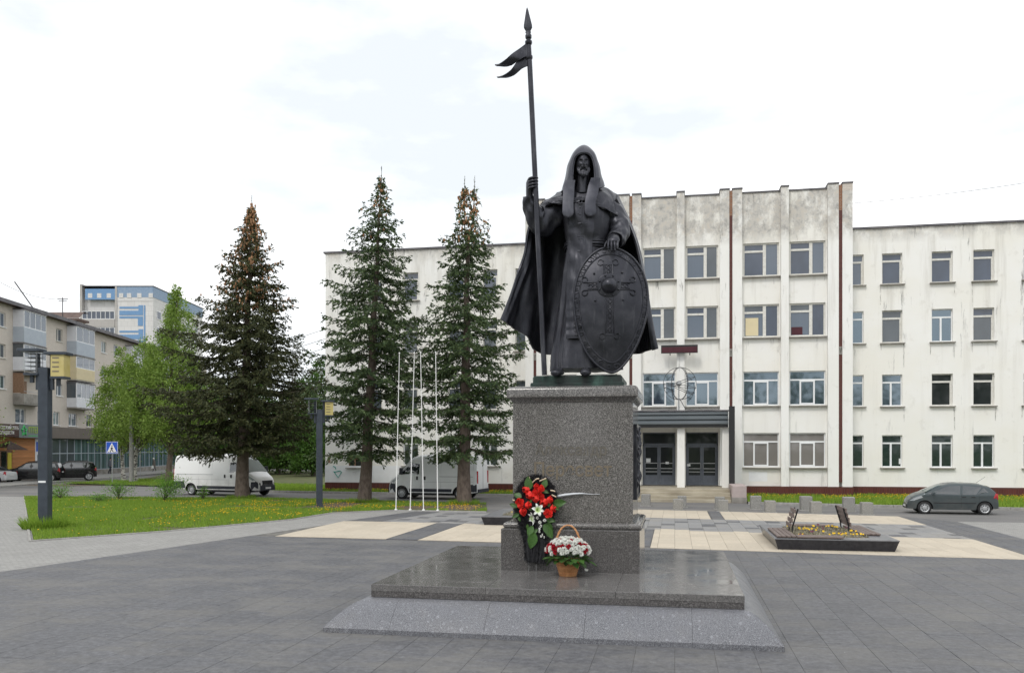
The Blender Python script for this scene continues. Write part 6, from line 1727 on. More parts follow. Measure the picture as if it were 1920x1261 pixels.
def hatch(name, label, L, W, H, m, loc, rz, suv=False, cat='car', style='spoke', tail=False):
    e = L / 2; k = H / 1.5; z = lambda v: v * k
    fx = e - .19 * L; rx = -e + .155 * L; r = .205 * H if not suv else .215 * H
    if tail:
        top = [(-e, z(.6)), (-e + .05, z(.98)), (-e + .5, z(1.02)), (-e + 1.15, z(1.42)), (-.2, z(1.46)), (.6, z(1.40)), (1.45, z(.98)), (e - .3, z(.8)), (e, z(.5))]
    elif suv:
        top = [(-e, z(.62)), (-e + .06, z(1.02)), (-e + .28, z(1.40)), (-e + .7, z(1.48)), (0.0, z(1.5)), (.35, z(1.46)), (1.05, z(1.08)), (1.3, z(1.03)), (e - .22, z(.90)), (e - .03, z(.66)), (e, z(.5))]
    else:
        top = [(-e, z(.62)), (-e + .05, z(.95)), (-e + .16, z(1.15)), (-e + .36, z(1.34)), (-e + .70, z(1.45)), (-.40 * e, z(1.495)), (-.12 * e, z(1.51)), (.08 * e, z(1.485)), (.24 * e, z(1.41)), (.44 * e, z(1.23)), (.62 * e, z(1.05)), (.70 * e, z(1.0)), (.80 * e, z(.93)), (.90 * e, z(.81)), (.97 * e, z(.64)), (e, z(.46))]
    c = Car(L, W, top, [(-e, z(.30)), (rx + .4, z(.22)), (fx - .4, z(.22)), (e, z(.24))], z(.92), [(rx, r, r * 1.18), (fx, r, r * 1.18)],
            [(-e, .82), (-e + .12, .92), (-e + .5, .99), (0, 1), (fx, .99), (.86 * e, .88), (.96 * e, .72), (e, .58)], 0.24, 0.11 * k)
    t = thing(name, label, cat, loc, rz)
    c.body('body', m, t)
    finish(c, t, r, .19, (rx, fx), style, W / 2 - .12)
    zb = z(.96)
    for sg in (-1, 1):
        if tail:
            wins = [[(-e + 1.1, zb), (-e + 1.35, z(1.33)), (-.15, z(1.37)), (-.15, zb)], [(-.08, zb), (-.08, z(1.37)), (.5, z(1.3)), (1.2, zb)]]
        elif suv:
            wins = [[(-e + .30, z(1.05)), (-e + .45, z(1.36)), (-e + .75, z(1.40)), (-e + .85, z(1.0))], [(-e + .92, z(1.0)), (-e + .84, z(1.40)), (-.12, z(1.42)), (-.12, z(.98))], [(-.05, z(.98)), (-.05, z(1.42)), (.33, z(1.37)), (.92, z(1.0))]]
        else:
            wins = [[(-e + .42, z(1.08)), (-e + .60, z(1.30)), (-e + .86, z(1.0))], [(-e + .92, z(.97)), (-e + .68, z(1.33)), (-.22 * e, z(1.39)), (-.20 * e, z(.96))], [(-.15 * e, z(.96)), (-.17 * e, z(1.39)), (.04 * e, z(1.38)), (.18 * e, z(1.30)), (.44 * e, z(.99))], [(.47 * e, z(.98)), (.30 * e, z(1.18)), (.585 * e, z(.985))]]
        for p in wins: c.side_panel('side_window', p, M['car_glass'], t, sg)
        for x in (-.18 * e, .42 * e, -e + .78): c.side_panel('door_seam', [(x, z(.34)), (x, z(.94)), (x + .012, z(.94)), (x + .012, z(.34))], M['black'], t, sg, .002)
        for x in (-.28 * e, -e + .95): c.side_panel('door_handle', [(x, z(.83)), (x, z(.87)), (x + .16, z(.87)), (x + .16, z(.83))], M['black'], t, sg, .018)
        c.side_panel('rubbing_strip', [(rx + .36, z(.53)), (rx + .36, z(.57)), (fx - .36, z(.57)), (fx - .36, z(.53))], M['black'], t, sg, .010)
        c.side_panel('headlight', [(.66 * e, z(.80)), (.70 * e, z(.89)), (.86 * e, z(.77)), (.95 * e, z(.63)), (.86 * e, z(.64))], M['head_light'], t, sg, .010)
        c.side_panel('tail_light', [(-e + .02, z(.72)), (-e + .03, z(1.0)), (-e + .14, z(1.04)), (-e + .22, z(.80))], M['red_light'], t, sg, .012)
        y = sg * (c.w(.42 * e, z(1.0)) + .07); mb = MB(); mb.bbox(.40 * e, .40 * e + .12, y - .08, y + .08, z(.96), z(1.08), .02); mb.build('mirror', m, t, smooth=40)
    ws = [p for p in top if p[1] > z(.95)]
    if tail: c.top_panel('windscreen', .62, 1.4, .88, .96, M['car_glass_lit'], t); c.top_panel('rear_window', -e + .55, -e + 1.1, .95, .9, M['car_glass'], t)
    elif suv: c.top_panel('windscreen', .38, 1.03, .88, .96, M['car_glass_lit'], t); c.top_panel('rear_window', -e + .08, -e + .26, .94, .9, M['car_glass'], t)
    else: c.top_panel('windscreen', .235 * e, .61 * e, .86, .95, M['car_glass_lit'], t); c.top_panel('rear_window', -e + .07, -e + .40, .92, .86, M['car_glass'], t)
    MB().bbox(e - .06, e + .012, -.30 * W, .30 * W, z(.26), z(.44), .02).build('grille', M['black'], t)
    MB().box(e + .013, e + .024, -.25, .25, z(.33), z(.42)).build('number_plate', M['plate'], t)
    MB().box(-e - .014, -e - .003, -.25, .25, z(.68), z(.78)).build('number_plate', M['plate'], t)
    if not suv and not tail:
        MB().tube([(-e + .75, 0, z(1.50)), (-e + .38, 0, z(1.80))], .006, 4).build('aerial', M['black'], t)
    if suv:
        for sg in (-1, 1): MB().tube([(-e + .7, sg * W * .36, z(1.50)), (-e + .8, sg * W * .36, z(1.55)), (.1, sg * W * .36, z(1.55)), (.2, sg * W * .36, z(1.50))], .02, 5).build('roof_rail', M['black'], t)
    return t
hatch('hatchback', 'slate grey five door hatchback parked below the right wing', 3.66, 1.52, 1.36, M['paint_slate'], (12.05, 41.15, 0), R(176))
def camloc(px, Z): 
    X = (px - 960) / 1600 * Z
    return (X * CP - Z * SP, X * SP + Z * CP, 0)
hatch('suv', 'long black estate car with a low roof parked beside the silver car by the shops', 4.7, 1.85, 1.72, M['paint_black'], camloc(62, 74), R(180 + 10.8 + 14), True, style='alloy')
hatch('suv', 'black compact off road car parked nearest the crossing sign', 4.3, 1.82, 1.72, M['paint_black'], camloc(131, 77), R(180 + 10.8 + 30), True, style='alloy')
hatch('sedan', 'pale silver saloon car cut off by the picture edge, tail towards the black cars', 4.5, 1.75, 1.42, M['paint_silver'], camloc(-26, 71), R(180 + 10.8 - 4), tail=True, style='alloy')

# ------------------------------------------------------------------ trees and shrubs
def blades(P, D, L_, W_, rg):
    """loose narrow quads at points P along directions D"""
    n = len(P)
    D = D / (np.linalg.norm(D, axis=1, keepdims=True) + 1e-9)
    up = rg.normal(size=(n, 3)); S_ = np.cross(D, up); S_ /= (np.linalg.norm(S_, axis=1, keepdims=True) + 1e-9)
    L_ = np.broadcast_to(L_, (n,))[:, None]; W_ = np.broadcast_to(W_, (n,))[:, None]
    a = P - S_ * W_ * .5; b = P + S_ * W_ * .5
    m = P + D * L_ * .55
    return np.stack([P, m + S_ * W_ * .5, P + D * L_, m - S_ * W_ * .5], 1)

def spruce(label, loc, H, Rm, z0, tr, prof, m, cone_z, seed, lean=(0, 0), leaders=1, dens=1.0, cones=260, group='spruces along the road', fine=1.0, name='spruce_tree'):
    rg = np.random.default_rng(seed); rr = random.Random(seed)
    t = thing(name, label, 'tree', loc, 0, group)
    ax = lambda z: np.array((lean[0] * z / H, lean[1] * z / H, z))
    tops = [(0, 0)] if leaders == 1 else [(-0.22, 0), (0.3, 0.05)]
    mb = MB()
    Ht = H if leaders == 1 else H * 0.86
    zs = np.linspace(-0.1, Ht, 16)
    mb.tube([tuple(ax(max(z, 0)) + np.array((0.03 * math.sin(z * 1.3 + seed), 0.03 * math.cos(z), z - max(z, 0)))) for z in zs], [max(0.012, tr * (1 - z / H) ** 0.85 * (1.22 if i == 0 else 1.06 if i == 1 else 1)) for i, z in enumerate(zs)], 14)
    if leaders > 1:
        for dx, dy in tops: mb.tube([tuple(ax(Ht * .96)), tuple(ax(Ht + .3) + np.array((dx * .8, dy, 0))), tuple(ax(H) + np.array((dx, dy, 0)))], [.05, .035, .01], 8)
    mb.build('trunk', M['bark'], t, smooth=60)
    P, D, LL, WW = [], [], [], []
    br = MB(); cn = []
    z = z0
    while z < H - 0.12:
        f = (z - z0) / (H - z0)
        Lm = Rm * interp(f, prof)
        nb = max(4, int((7 if f < .55 else 6 if f < .85 else 5) * dens))
        a0 = rr.uniform(0, 6.28)
        for k in range(nb):
            a = a0 + 2 * math.pi * k / nb + rr.uniform(-.35, .35)
            L_ = Lm * rr.uniform(.55, 1.06) * (1.18 if rr.random() < .25 else 1)
            if L_ < .05: continue
            zz = z + rr.uniform(-.13, .13)
            base = ax(zz)
            if leaders > 1 and zz > Ht * .96: base = base + np.array((*tops[k % 2], 0)) * min(1, (zz - Ht * .96) / (H - Ht))
            out_ = np.array((math.cos(a), math.sin(a), 0))
            rise = (-.10 - .24 * (1 - f)) if f < .7 else interp(f, [(.7, -.12), (1, .7)])
            pts = [base + out_ * L_ * s_ + np.array((0, 0, L_ * (rise * s_ + (.26 - .05 * f) * s_ ** 2.6 + 0.02 * math.sin(5 * s_ + k)))) for s_ in np.linspace(0, 1, 8)]
            if L_ > .5: br.tube([tuple(p) for p in pts], [max(.006, .016 * L_ ** .7 * (1 - .9 * i / 7)) for i in range(8)], 5, False)
            C_ = catmull([tuple(p) for p in pts], 30)
            side = np.array((-math.sin(a), math.cos(a), 0))
            # twigs to both sides, longest a third of the way out, tips hanging
            nt_ = max(3, int(L_ / (.125 / fine)))
            for q in range(nt_):
                s_ = .13 + .87 * (q + rr.random()) / nt_ if f < .6 else (q + rr.random()) / nt_
                p = C_[int(s_ * 29)]
                tl = min(L_ * .5, (0.30 + .34 * L_ ** .6) * (1 - .62 * s_)) * rr.uniform(.55, 1.25) + .06
                sg = 1 if q % 2 else -1
                dr = out_ * rr.uniform(.25, .85) + side * sg * rr.uniform(.4, 1.1) + np.array((0, 0, rr.uniform(-.42, .12)))
                dr /= np.linalg.norm(dr)
                nn = max(4, int(tl / (.036 / fine)))
                ss = rg.uniform(0, 1, nn)
                hang = np.c_[np.zeros(nn), np.zeros(nn), -.26 * tl * ss ** 2]
                pp = p + dr * tl * ss[:, None] + hang + rg.normal(0, .018, (nn, 3))
                dd = dr + rg.normal(0, .42, (nn, 3)) + np.array((0, 0, -.35))
                P.append(pp); D.append(dd); LL.append(rg.uniform(.11, .25, nn) / fine ** .5); WW.append(rg.uniform(.05, .095, nn) / fine ** .5)
            nn = max(4, int(L_ / (.05 / fine)))
            ii = rg.integers(6 if f < .6 else 0, 30, nn)
            P.append(C_[ii] + rg.normal(0, .03, (nn, 3))); D.append(out_ + rg.normal(0, .55, (nn, 3))); LL.append(rg.uniform(.12, .22, nn) / fine ** .5); WW.append(rg.uniform(.045, .08, nn) / fine ** .5)
            if zz > cone_z and rr.random() < .9:
                for q in range(rr.randint(6, 16)):
                    s_ = rr.uniform(.3, 1.0); p = C_[int(s_ * 29)] + rg.normal(0, .09, 3)
                    cn.append((p, rr.uniform(.15, .22)))
        z += interp(f, [(0, .78), (.4, .66), (.7, .50), (.9, .32), (1, .17)]) / max(.7, dens ** .5)
    # leader shoots
    for dx, dy in tops:
        e_ = ax(H) + np.array((dx, dy, 0)); br.tube([tuple(e_ - np.array((0, 0, .4))), tuple(e_ + np.array((.02, 0, .65)))], [.02, .008], 5)
        n = 26; ss = rg.uniform(-.1, .6, n); P.append(e_ + np.c_[rg.normal(0, .012, n), rg.normal(0, .012, n), ss]); D.append(rg.normal(0, .5, (n, 3)) + np.array((0, 0, .9))); LL.append(rg.uniform(.06, .11, n)); WW.append(rg.uniform(.02, .03, n))
    for dx, dy in tops:
        n = 60; ss = rg.uniform(-.9, .0, n)
        P.append(ax(H) + np.array((dx, dy, 0)) + np.c_[rg.normal(0, .03, n), rg.normal(0, .03, n), ss]); D.append(rg.normal(0, .5, (n, 3)) + np.array((0, 0, .5))); LL.append(rg.uniform(.06, .13, n)); WW.append(rg.uniform(.022, .035, n))
    P = np.concatenate(P); D = np.concatenate(D); LL = np.concatenate(LL); WW = np.concatenate(WW)
    quads_mesh('crown', blades(P, D, LL, WW, rg), 4, m, t)
    br.build('branches', M['twig'], t, smooth=60, recalc=False)['kind'] = 'stuff'
    if cn:
        rr.shuffle(cn); mbc = MB()
        for p, h in cn[:cones]:
            mbc.loft([[(p[0] + r * math.cos(a), p[1] + r * math.sin(a), p[2] - h * s_) for a in (0, 1.257, 2.513, 3.77, 5.027)] for r, s_ in ((.012, 0), (.048, .3), (.044, .6), (.008, 1))], True, True)
        o = mbc.build('cones', M['cones'], t, recalc=False); o['kind'] = 'stuff'
    # grass tuft round the foot is part of the lawn
    return t
PF1 = [(0, .86), (.1, 1.0), (.2, .99), (.35, .87), (.54, .61), (.66, .42), (.76, .28), (.89, .115), (1, .01)]
PF2 = [(0, .85), (.08, .95), (.25, 1.0), (.41, .93), (.56, .70), (.72, .43), (.84, .24), (.93, .09), (1, .01)]
spruce('broad dark spruce with rusty brown cones thick in its top, leftmost of the large spruces', (-24.35, 45.1, 0.02), 16.7, 5.2, 3.2, .37, PF1, M['spruce_dark'], 10.8, 3, (0.55, 0.1), 1, 1.32, 1000)
spruce('tall open spruce with a single thin pointed top, between the lamp post and the flagpoles', (-16.25, 43.2, 0.02), 17.2, 3.95, 2.9, .33, PF2, M['spruce'], 13.6, 5, (0.95, 0.0), 1, 1.08, 50)
spruce('narrow spruce with a forked twin top hung with cones, right of the flagpoles', (-10.72, 42.9, 0.02), 16.3, 3.6, 2.9, .36, PF2, M['spruce'], 13.0, 9, (0.25, 0.0), 2, 1.08, 190)
spruce('smaller dark spruce in front of the green trees left of the cream building', (-40.5, 86, 0), 12.2, 3.6, 1.8, .25, PF1, M['spruce_dark'], 99, 12, (0, 0), 1, .9, 0, None, .6)

def broadleaf(name, label, loc, H, crown, trunk_r, bark, leaf, nclump, nleaf, size, seed, droop=.0, group=None, lean=(0, 0), spread=.34):
    """crown: list of (z fraction, radius); clumps of leaf-sized faces around branch ends, gaps between"""
    rg = np.random.default_rng(seed); rr = random.Random(seed)
    t = thing(name, label, 'tree', loc, 0, group)
    mb = MB(); zs = np.linspace(0, H * .93, 12)
    tp = lambda z: np.array((lean[0] * z / H + .12 * math.sin(z * .7 + seed), lean[1] * z / H + .1 * math.cos(z * .6 + seed), z))
    mb.tube([tuple(tp(z)) for z in zs], [max(.02, trunk_r * (1 - z / H) ** .8 * (1.25 if i == 0 else 1)) for i, z in enumerate(zs)], 12)
    mb.build('trunk', bark, t, smooth=60)
    lb = MB(); P = []; D = []; S = []
    zf = [c[0] for c in crown]; rf = [c[1] for c in crown]
    wts = np.array([max(.05, interp(f, crown)) for f in np.linspace(zf[0], zf[-1], 40)]); wts /= wts.sum()
    for k in range(nclump):
        f = float(np.clip(np.linspace(zf[0], zf[-1], 40)[rg.choice(40, p=wts)] + rg.uniform(-.02, .02), zf[0], zf[-1]))
        rad = interp(f, crown); a = rr.uniform(0, 6.283)
        rad *= 1 + .28 * math.sin(3 * a + seed + f * 9) * math.sin(f * 14 + seed)
        q = rad * (rr.random() ** .45)
        c0 = tp(f * H) + np.array((math.cos(a) * q, math.sin(a) * q, 0))
        b0 = tp(max(.12 * H, f * H - rr.uniform(.4, .9) * (q + .3)))
        md = (b0 + c0) / 2 + np.array((0, 0, .12 * q))
        if k % 3 == 0 and q > .15: lb.tube([tuple(b0), tuple(md), tuple(c0)], [.018 + .012 * q, .014 + .006 * q, .006], 5, False)
        n = int(nleaf * rr.uniform(.5, 1.4)); sp = spread * (.6 + .5 * rr.random()) * (.5 + .5 * rad / max(rf))
        g_ = rg.normal(0, 1, (n, 3)) * np.array((sp, sp, sp * .62))
        if droop: g_[:, 2] -= np.abs(rg.normal(0, droop, n)) * np.clip(np.hypot(g_[:, 0], g_[:, 1]) / sp, .3, 2)
        P.append(c0 + g_); D.append(rg.normal(0, 1, (n, 3)) + np.array((0, 0, -.9 if droop else -.3))); S.append(rg.uniform(.7, 1.3, n) * size)
    P = np.concatenate(P); D = np.concatenate(D); S = np.concatenate(S)
    quads_mesh('crown', blades(P, D, S, S * .72, rg), 4, leaf, t)
    lb.build('branches', bark if bark is not M['birch_bark'] else M['twig'], t, smooth=60, recalc=False)['kind'] = 'stuff'
    return t
BC = [(.31, .7), (.40, 1.0), (.5, .95), (.68, .75), (.85, .45), (1.0, .08)]
sc = lambda r, c=BC: [(f, v * r) for f, v in c]
broadleaf('birch_tree', 'young birch with a low rounded crown behind the pedestrian crossing sign', camloc(231, 76), 11.9, sc(2.9), .17, M['birch_bark'], M['birch_leaf'], 270, 75, .155, 21, .35, 'birches by the shops')
broadleaf('birch_tree', 'birch with a black spotted white trunk beside the grey concrete pole', camloc(253, 73), 12.6, sc(2.9), .2, M['birch_bark'], M['birch_leaf'], 290, 75, .155, 22, .4, 'birches by the shops', (1.2, 0))
broadleaf('birch_tree', 'tallest birch with a slender spire of a crown left of the dark spruce', camloc(318, 71), 16.6, sc(3.5, [(.27, .8), (.36, 1.0), (.45, .98), (.56, .82), (.68, .45), (.85, .36), (1.0, .06)]), .24, M['bark'], M['birch_leaf'], 500, 75, .155, 23, .45, 'birches by the shops', (.6, 0))
broadleaf('birch_tree', 'birch mostly outside the picture with one twig reaching in at the left edge', camloc(-62, 60), 9.5, sc(2.2), .16, M['birch_bark'], M['birch_leaf'], 120, 50, .12, 24, .3)
DC = [(.12, .7), (.25, 1.0), (.5, 1.0), (.75, .75), (.92, .4), (1.0, .1)]
for i, (px, Z, H, r, lab) in enumerate(((372, 92, 10.8, 3.6, 'leafy green tree behind the first white van, nearest the birches'), (430, 98, 11.0, 4.2, 'leafy green tree half hidden behind the broad dark spruce'), (490, 104, 10.6, 4.0, 'dense green tree behind the nose of the first white van'),
                                      (562, 96, 10.5, 3.4, 'bright green tree just left of the small dark spruce'), (600, 100, 13.2, 3.0, 'tallest of the green trees, beside the corner of the cream building'), (585, 86, 6.4, 2.6, 'low spreading green tree behind the second lamp post'), (520, 92, 6.8, 3.2, 'low bushy tree on the grass behind the first white van'))):
    broadleaf('leafy_tree', lab, camloc(px, Z), H, sc(r, DC), .22, M['bark'], M['green_leaf'], 170, 60, .24, 40 + i, 0, 'green trees beyond the grass', (0, 0), .52)
# a belt of trees across the street far behind the apartment house ends
mbk = []
rg = np.random.default_rng(77)
for k in range(260):
    px = rg.uniform(240, 640); Z = rg.uniform(118, 150); X = (px - 960) / 1600 * Z
    x, y = X * CP - Z * SP, X * SP + Z * CP; h = rg.uniform(4, 9.5)
    n = 130
    P = np.array((x, y, h * .5)) + rg.normal(0, 1, (n, 3)) * np.array((1.5, 1.5, h * .24))
    mbk.append(blades(P, rg.normal(0, 1, (n, 3)), rg.uniform(.35, .6, n), .38, rg))
o = quads_mesh('far_trees', np.concatenate(mbk), 4, M['green_leaf']); tag(o, 'far belt of green trees beyond the grass', kind='stuff')

def bush(label, loc, r, h, n, seed, leaf='bush_leaf', size=.07, cat='bush', name='bush', group='small shrubs on the lawn'):
    rg = np.random.default_rng(seed)
    t = thing(name, label, cat, loc, 0, group)
    st = MB(); P = []; D = []
    for k in range(16):
        a = rg.uniform(0, 6.28); q = r * rg.uniform(.2, .95); hh = h * (1 - .45 * (q / r) ** 2) * rg.uniform(.75, 1.1)
        e = np.array((math.cos(a) * q, math.sin(a) * q, hh))
        st.tube([(0, 0, 0), tuple(e * .5 + np.array((0, 0, .1 * h))), tuple(e)], [.016, .012, .005], 5, False)
        m_ = n // 16; s_ = rg.uniform(.35, 1.05, m_)[:, None]
        P.append(e * s_ + rg.normal(0, .27 * r, (m_, 3)) * np.array((1, 1, .7))); D.append(rg.normal(0, 1, (m_, 3)) + e / h * .5)
    P = np.concatenate(P); P[:, 2] = np.maximum(P[:, 2], .02); D = np.concatenate(D)
    s_ = rg.uniform(.6, 1.3, len(P)) * size
    quads_mesh('leaves', blades(P, D, s_, s_ * .6, rg), 4, M[leaf], t)
    st.build('stems', M['twig'], t, recalc=False)
bush('low rounded shrub at the far edge of the lawn, nearest the lamp post', (-34.3, 42.9, .03), 1.0, .8, 1300, 1)
bush('small tuft of a shrub on the lawn between the lamp post and the first van', (-31.0, 43.4, .03), .85, .95, 1300, 2)
bush('largest leafy shrub on the lawn, beside the rear wheel of the first van', (-27.4, 42.2, .03), 1.05, 1.5, 2600, 3)
bush('small upright shrub in front of the first van side', (-25.9, 43.6, .03), .4, .7, 420, 4)
bush('pale round shrub on the left part of the lawn', (-30.5, 41.0, .03), .7, .4, 700, 5)
def tuft(label, loc, r, h, n, seed):
    rg = np.random.default_rng(seed)
    a = rg.uniform(0, 6.28, n); q = r * np.sqrt(rg.uniform(0, 1, n))
    b = np.c_[loc[0] + q * np.cos(a), loc[1] + q * np.sin(a), np.full(n, loc[2])]
    d = np.c_[np.cos(a) * .5 + rg.normal(0, .3, n), np.sin(a) * .5 + rg.normal(0, .3, n), rg.uniform(.8, 1.6, n)]
    d /= np.linalg.norm(d, axis=1, keepdims=True); w = rg.normal(0, .012, (n, 3)); w[:, 2] = 0
    o = quads_mesh('grass_tuft', np.stack([b - w, b + w, b + d * (h * rg.uniform(.5, 1.1, n))[:, None]], 1), 3, M['grass']); tag(o, label, kind='stuff')
tuft('tall uncut grass round the foot of the near lamp post', (-22.3, 27.1, .03), .75, .5, 1500, 1)
for x, y, s_ in ((-24.35, 45.0, 1), (-16.3, 43.1, 2), (-10.7, 42.8, 3)): tuft('grass round the foot of a spruce', (x, y, .03), .8, .3, 700, s_ + 5)

# the park across the street, behind the viewer (it shows as the dark tree line mirrored in the window panes)
mbk = []
rg = np.random.default_rng(78)
for k in range(46):
    x = -75 + 3.3 * k + rg.uniform(-2, 2); y = rg.uniform(-48, -34); h = rg.uniform(10.5, 19.5); n = 480
    P = np.array((x, y, h * .55)) + rg.normal(0, 1, (n, 3)) * np.array((1.5, 1.5, h * .20)); P[:, 2] = np.clip(P[:, 2], .3, h)
    mbk.append(blades(P, rg.normal(0, 1, (n, 3)), rg.uniform(.5, .9, n), .6, rg))
o = quads_mesh('park_trees', np.concatenate(mbk), 4, M['green_leaf']); tag(o, 'row of green park trees across the street, mirrored in the windows', kind='stuff')

# ------------------------------------------------------------------ street furniture
def lamp(label, loc, H, rz):
    t = thing('lamp_post', label, 'street lamp', loc, rz, 'square lantern lamp posts')
    SD = M['steel_dark']; k = H / 6.3
    w = .175 * k
    MB().bbox(-w, w, -w, w, 0, 5.75 * k, .015).build('post', SD, t)
    mb = MB(); mb.box(-w * 1.4, w * 1.4, -w * 1.4, w * 1.4, 0.0, 0.03); mb.build('base_plate', SD, t)
    for sg, full in ((1, True), (-1, False)):
        x0 = sg * (w + .02 * k)
        a = MB(); a.bbox(min(x0, x0 + sg * .12 * k), max(x0, x0 + sg * .12 * k), -.06 * k, .06 * k, 4.95 * k, 6.25 * k, .008)
        a.box(min(sg * w, x0), max(sg * w, x0), -.05 * k, .05 * k, 5.1 * k, 5.5 * k)
        a = a.build('arm', SD, t)
        lift = 0 if full else .12 * k
        cx = sg * (w + .30 * k)
        r = MB(); r.bbox(cx - .40 * k, cx + .40 * k, -.28 * k, .28 * k, 6.20 * k + lift, 6.30 * k + lift, .02); r.build('lantern_roof', SD, t)
        lx0, lx1, z0, z1 = cx - .16 * k, cx + .31 * k, 5.42 * k + lift, 6.19 * k + lift
        b = MB(); b.bbox(lx0 - .03, lx1 + .02, -.24 * k, .24 * k, z0 - .07 * k, z0, .01); b.box(cx - .05 * k, cx + .07 * k, -.05 * k, .05 * k, z0 - .33 * k, z0 - .07 * k); b.build('lantern_base', SD, t)
        if full:
            for y in (-.22 * k, .20 * k): MB().box(lx0, lx1, y, y + .02 * k, z0 + .003, z1 - .003).build('lantern_panel', M['lamp_yellow'], t)
            for x in (lx0, lx1 - .02 * k): MB().box(x, x + .02 * k, -.197 * k, .197 * k, z0 + .003, z1 - .003).build('lantern_panel', M['lamp_yellow'], t)
            for i in range(4): MB().box(lx0 + .06 * k, lx0 + .30 * k, -.228 * k, -.222 * k, z0 + (.16 + .16 * i) * k, z0 + (.20 + .16 * i) * k).build('louvre', M['fascia'], t)
        else:
            for i in range(5): MB().box(lx0, lx1, -.20 * k, .20 * k, z0 + (.10 + .15 * i) * k, z0 + (.112 + .15 * i) * k).build('louvre', SD, t)
            for x in (lx0 + .01, lx1 - .03): [MB().box(x, x + .012, y, y + .012, z0 + .003, z1 + .003).build('lantern_upright', M['galv'], t) for y in (-.2 * k, .18 * k)]
    return t
lamp('near dark square lamp post with one yellow lantern, in tall grass on the lawn corner', (-22.41, 27.2, .02), 6.35, R(10.8))
lamp('far dark square lamp post with small yellow lanterns at the corner of the cream building', (-17.28, 39.7, .02), 5.25, R(30))
st_ = bpy.data.objects['lamp_post']
mb = MB(); mb.box(-.15, .12, -.182, -.178, 1.64, 1.71); mb.build('sticker', M['paper'], st_)

for i, (x, y, dx, lab) in enumerate(((-12.74, 37.97, .17, 'leftmost'), (-12.05, 37.98, .20, 'second from the left'), (-11.4, 37.95, -.14, 'third from the left'), (-10.72, 37.95, -.10, 'rightmost'))):
    t = thing('flagpole', f'thin bare white flagpole, {lab} of the four between the two spruces', 'flagpole', (x, y, .03), 0, 'white flagpoles')
    mb = MB(); mb.tube([(0, 0, 0), (dx, 0, 7.25)], [.024, .015], 10); mb.build('pole', M['pole_white'], t, smooth=60)
    MB().lathe([(.0, .06), (.06, .055), (.075, 0)], 12).build('base', M['pole_white'], t, smooth=40)
    MB().ball((dx, 0, 7.28), .04, 8, 6).build('finial', M['pole_white'], t, smooth=60)

proto = None
spots = [(-1.43, 43.4, .46, 'behind the pedestal edge before the steps', 1), (0.35, 42.6, .44, 'in front of the middle of the steps', 1), (2.1, 41.6, .46, 'near the pinkish pier', 1), (3.76, 41.85, .50, 'first one right of the pier', 1), (5.98, 41.5, .52, 'on the asphalt behind the left bench back', 1), (7.8, 41.2, .52, 'on the asphalt behind the right bench back', 1),
         (0.15, 40.6, .47, 'at the paving edge before the steps, overlapping the block behind', 0), (2.17, 40.3, .47, 'at the paving edge overlapping the block near the pier', 0), (4.21, 39.95, .48, 'at the paving edge between two rear blocks', 0), (6.12, 39.6, .48, 'at the paving edge beside the left bench back', 0), (8.2, 39.4, .48, 'at the paving edge nearest the parked hatchback', 0)]
for i, (x, y, h, lab, rear) in enumerate(spots):
    if proto is None:
        proto = thing('granite_bollard', '', 'bollard', (0, 0, 0), 0, 'granite block bollards before the entrance')
        MB().bbox(-.24, .24, -.24, .24, .035, .60, .02).build('block', M['granite_grey'], proto)
        MB().bbox(-.30, .30, -.30, .30, 0, .033, .01).build('base', M['kerb'], proto)
        t = proto
    else: t = dup(proto)
    t.location = (x, y, 0.0); t.rotation_euler = (0, 0, random.uniform(-.06, .06)); s_ = h / .5; t.scale = (s_, s_, s_ * (1.08 if rear else .95))
    t['label'] = ('rear row ' if rear else 'front row ') + 'granite block bollard ' + lab

